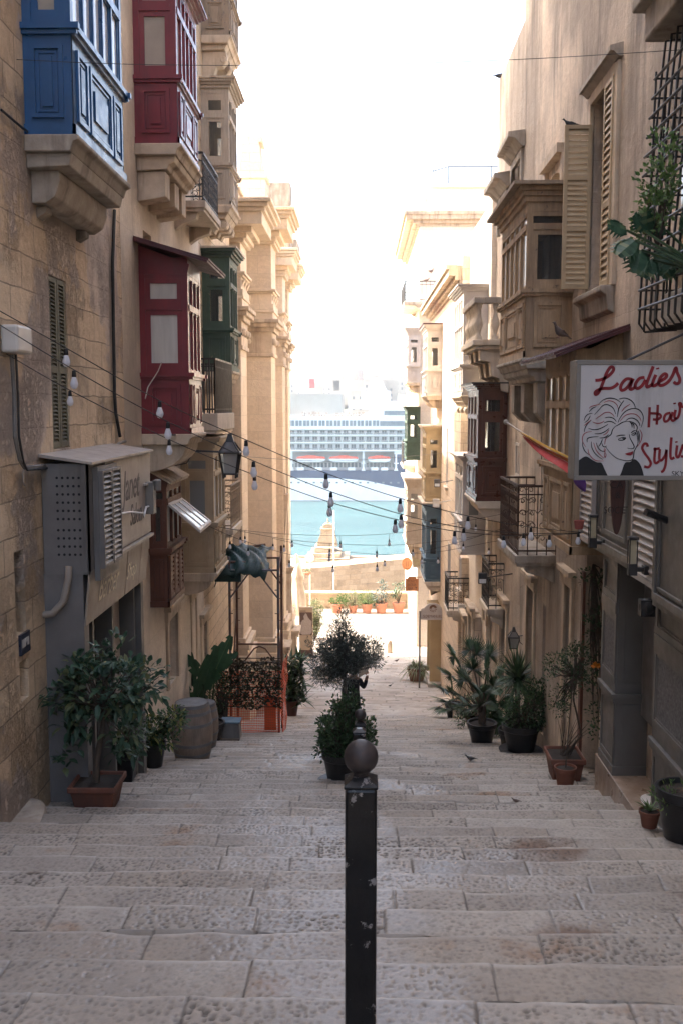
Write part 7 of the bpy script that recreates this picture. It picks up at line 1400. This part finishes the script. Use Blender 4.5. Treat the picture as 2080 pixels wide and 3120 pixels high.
# ------------------------------------------------------------------ person behind the olive tree
PY = 21.0; hx = P(1098,2020,PY); gzp = gz(PY); pe = thing('person', 'person in black seen from behind, right arm raised to a shoulder load', 'person', (hx.x-.06, PY, gzp))
def sk(name, verts, edges, rad, mat, parent):
    me = bpy.data.meshes.new(name); L_ = WL[parent.name] if parent else Vector(); me.from_pydata([tuple(Vector(v)-L_) for v in verts], edges, []); o = bpy.data.objects.new(name, me); C.objects.link(o); o.parent = parent; WL[o.name] = L_
    md = o.modifiers.new('skin','SKIN'); md.use_smooth_shade = True; sv = me.skin_vertices[0].data
    for i, r in enumerate(rad): sv[i].radius = (r, r) if not isinstance(r, tuple) else r
    sv[0].use_root = True; su = o.modifiers.new('sub','SUBSURF'); su.levels = 2; su.render_levels = 2; me.materials.append(M(mat)); return o
pm('skin', (.28,.16,.11), None, 3, .55, .1); pm('black_cloth', (.018,.019,.022), (.012,.012,.014), 6, .85, .3, 40); pm('straw', (.42,.35,.27), (.33,.27,.2), 20, .8, .5, 60); pm('hair_dark', (.02,.015,.012), None, 8, .6, .3, 60)
bx = P(1075,2060,PY).x; H = Vector((bx, PY, gzp)); el = P(1108,2100,PY-.05); ha = P(1120,2048,PY-.08); sh = P(1092,2076,PY); hz_ = 1.26
V_ = [H+Vector((0,0,.82)), H+Vector((0,0,1.0)), H+Vector((0,.01,1.18)), H+Vector((.0,.0,1.29)), H+Vector((.01,0,1.36)), H+Vector((.02,-.01,1.45)), H+Vector((.03,-.03,1.55)),
      H+Vector((.14,0,1.25)), Vector((el.x,PY-.04,el.z+.02)), Vector((ha.x-.01,PY-.1,ha.z-.06)),
      H+Vector((-.14,0,1.25)), H+Vector((-.2,-.02,1.0)), H+Vector((-.17,.1,.8)),
      H+Vector((.08,0,.76)), H+Vector((.09,-.03,.44)), H+Vector((.09,.04,.08)), H+Vector((.09,.14,.04)), H+Vector((-.08,0,.76)), H+Vector((-.08,.06,.44)), H+Vector((-.08,.14,.08)), H+Vector((-.08,.24,.04))]
E_ = [(0,1),(1,2),(2,3),(3,4),(4,5),(5,6),(3,7),(7,8),(8,9),(3,10),(10,11),(11,12),(0,13),(13,14),(14,15),(15,16),(0,17),(17,18),(18,19),(19,20)]
sk('body', V_, E_, [(.13,.1),(.125,.09),(.14,.1),(.11,.08),.05,.085,.075,.06,.042,.034,.065,.045,.034,.085,.06,.042,.035,.085,.06,.042,.035], 'skin', pe)
VC = V_[0:4]+V_[7:9]+[V_[8].lerp(V_[9],.75)]+V_[10:12]+[V_[11].lerp(V_[12],.8)]+V_[13:16]+V_[17:20]; EC = [(0,1),(1,2),(2,3),(3,4),(4,5),(5,6),(3,7),(7,8),(8,9),(0,10),(10,11),(11,12),(0,13),(13,14),(14,15)]
sk('clothes', VC, EC, [(.15,.115),(.14,.105),(.155,.115),(.115,.09),.07,.05,.04,.08,.058,.046,.1,.074,.06,.1,.074,.06], 'black_cloth', pe)
hb_ = Vector((ha.x-.01,PY-.1,ha.z-.05))
for i, (dx, dz, L_) in enumerate(((-.028,.07,.07),(-.012,.085,.08),(.006,.08,.075),(.022,.066,.06))): sk('finger', [hb_+Vector((dx*.6,0,.02)), hb_+Vector((dx,-.01,.06)), hb_+Vector((dx-.02,-.02,.06+L_*.5)), hb_+Vector((dx-.05,-.015,.06+L_*.8))], [(0,1),(1,2),(2,3)], [.012,.01,.009,.007], 'skin', pe)
sk('thumb', [hb_+Vector((-.02,0,.0)), hb_+Vector((-.045,-.02,.03)), hb_+Vector((-.06,-.02,.06))], [(0,1),(1,2)], [.013,.011,.008], 'skin', pe)
bc = P(1105,2044,PY); bn = tag(MB().add([(bc.x-.1,PY-.14,bc.z-.13),(bc.x+.1,PY-.14,bc.z+.0),(bc.x+.14,PY-.12,bc.z+.13),(bc.x-.08,PY-.12,bc.z+.06),(bc.x-.1,PY+.14,bc.z-.13),(bc.x+.1,PY+.14,bc.z+.0),(bc.x+.14,PY+.12,bc.z+.13),(bc.x-.08,PY+.12,bc.z+.06)], [(0,1,2,3),(7,6,5,4),(0,4,5,1),(1,5,6,2),(2,6,7,3),(3,7,4,0)]).obj('bundle', 'straw', None, bevel=.03), 'pale tilted bundle carried on the shoulder of the person in black', 'bundle')
m = MB(); m.ball(H+Vector((.02,-.02,1.5)), .1, 14, (.95,1,1.2)); m.obj('hair', 'hair_dark', pe, smooth='all')
# ------------------------------------------------------------------ small things of the square and street edge
def stub(label, u, v0, v1, d, w): 
    c = P(u, v1, d); m = MB(); zt = zW(u, v0, d); z0 = gz(d)-.05; m.prism(NF(d), [(c.x-w,z0),(c.x+w,z0),(c.x+w,zt-.15),(c.x+w*.4,zt),(c.x-w*.4,zt),(c.x-w,zt-.15)], -.25, 0); o = m.obj('stone_bollard', 'carved_stone', None, bevel=.02); tag(o, label, 'bollard')
stub('short pointed stone bollard on the square', 1187, 1952, 1990, PG(1187,1990).y, .11)
m = MB(); 
for i in range(26): m.box(-.1+1.15+i*.075, -.1+1.15+i*.075+.04, 43.3, 43.75, -10.99, -10.955)
pm('drain_iron', (.2,.18,.16), None, 4, .7, .2); tag(m.obj('drain_grate', 'drain_iron'), 'long iron drain grate across the edge of the square', 'grate')
m = MB(); m.prism(lambda a,b,c: (a,b,c), smooth_pts([(-3.6,7.3),(-3.0,7.4),(-2.86,7.9),(-2.92,8.7),(-3.08,9.3),(-3.6,9.4)],4), gz(9)-.5, gz(8.6)+.02); struct(m.obj('kerb', 'grey_stone', None, bevel=.05))
for (y0, w_, hh) in ((26.2,.9,.3),(29.5,.8,.25)): m = MB(); m.box(2.55,3.1,y0,y0+w_,gz(y0)-.4,gz(y0)+hh*.5); tag(m.obj('door_step', 'pale_stone', None, bevel=.02), 'pale stone doorstep on the right side '+('behind the fan palm' if y0<28 else 'before the arched shop sign'), 'step')
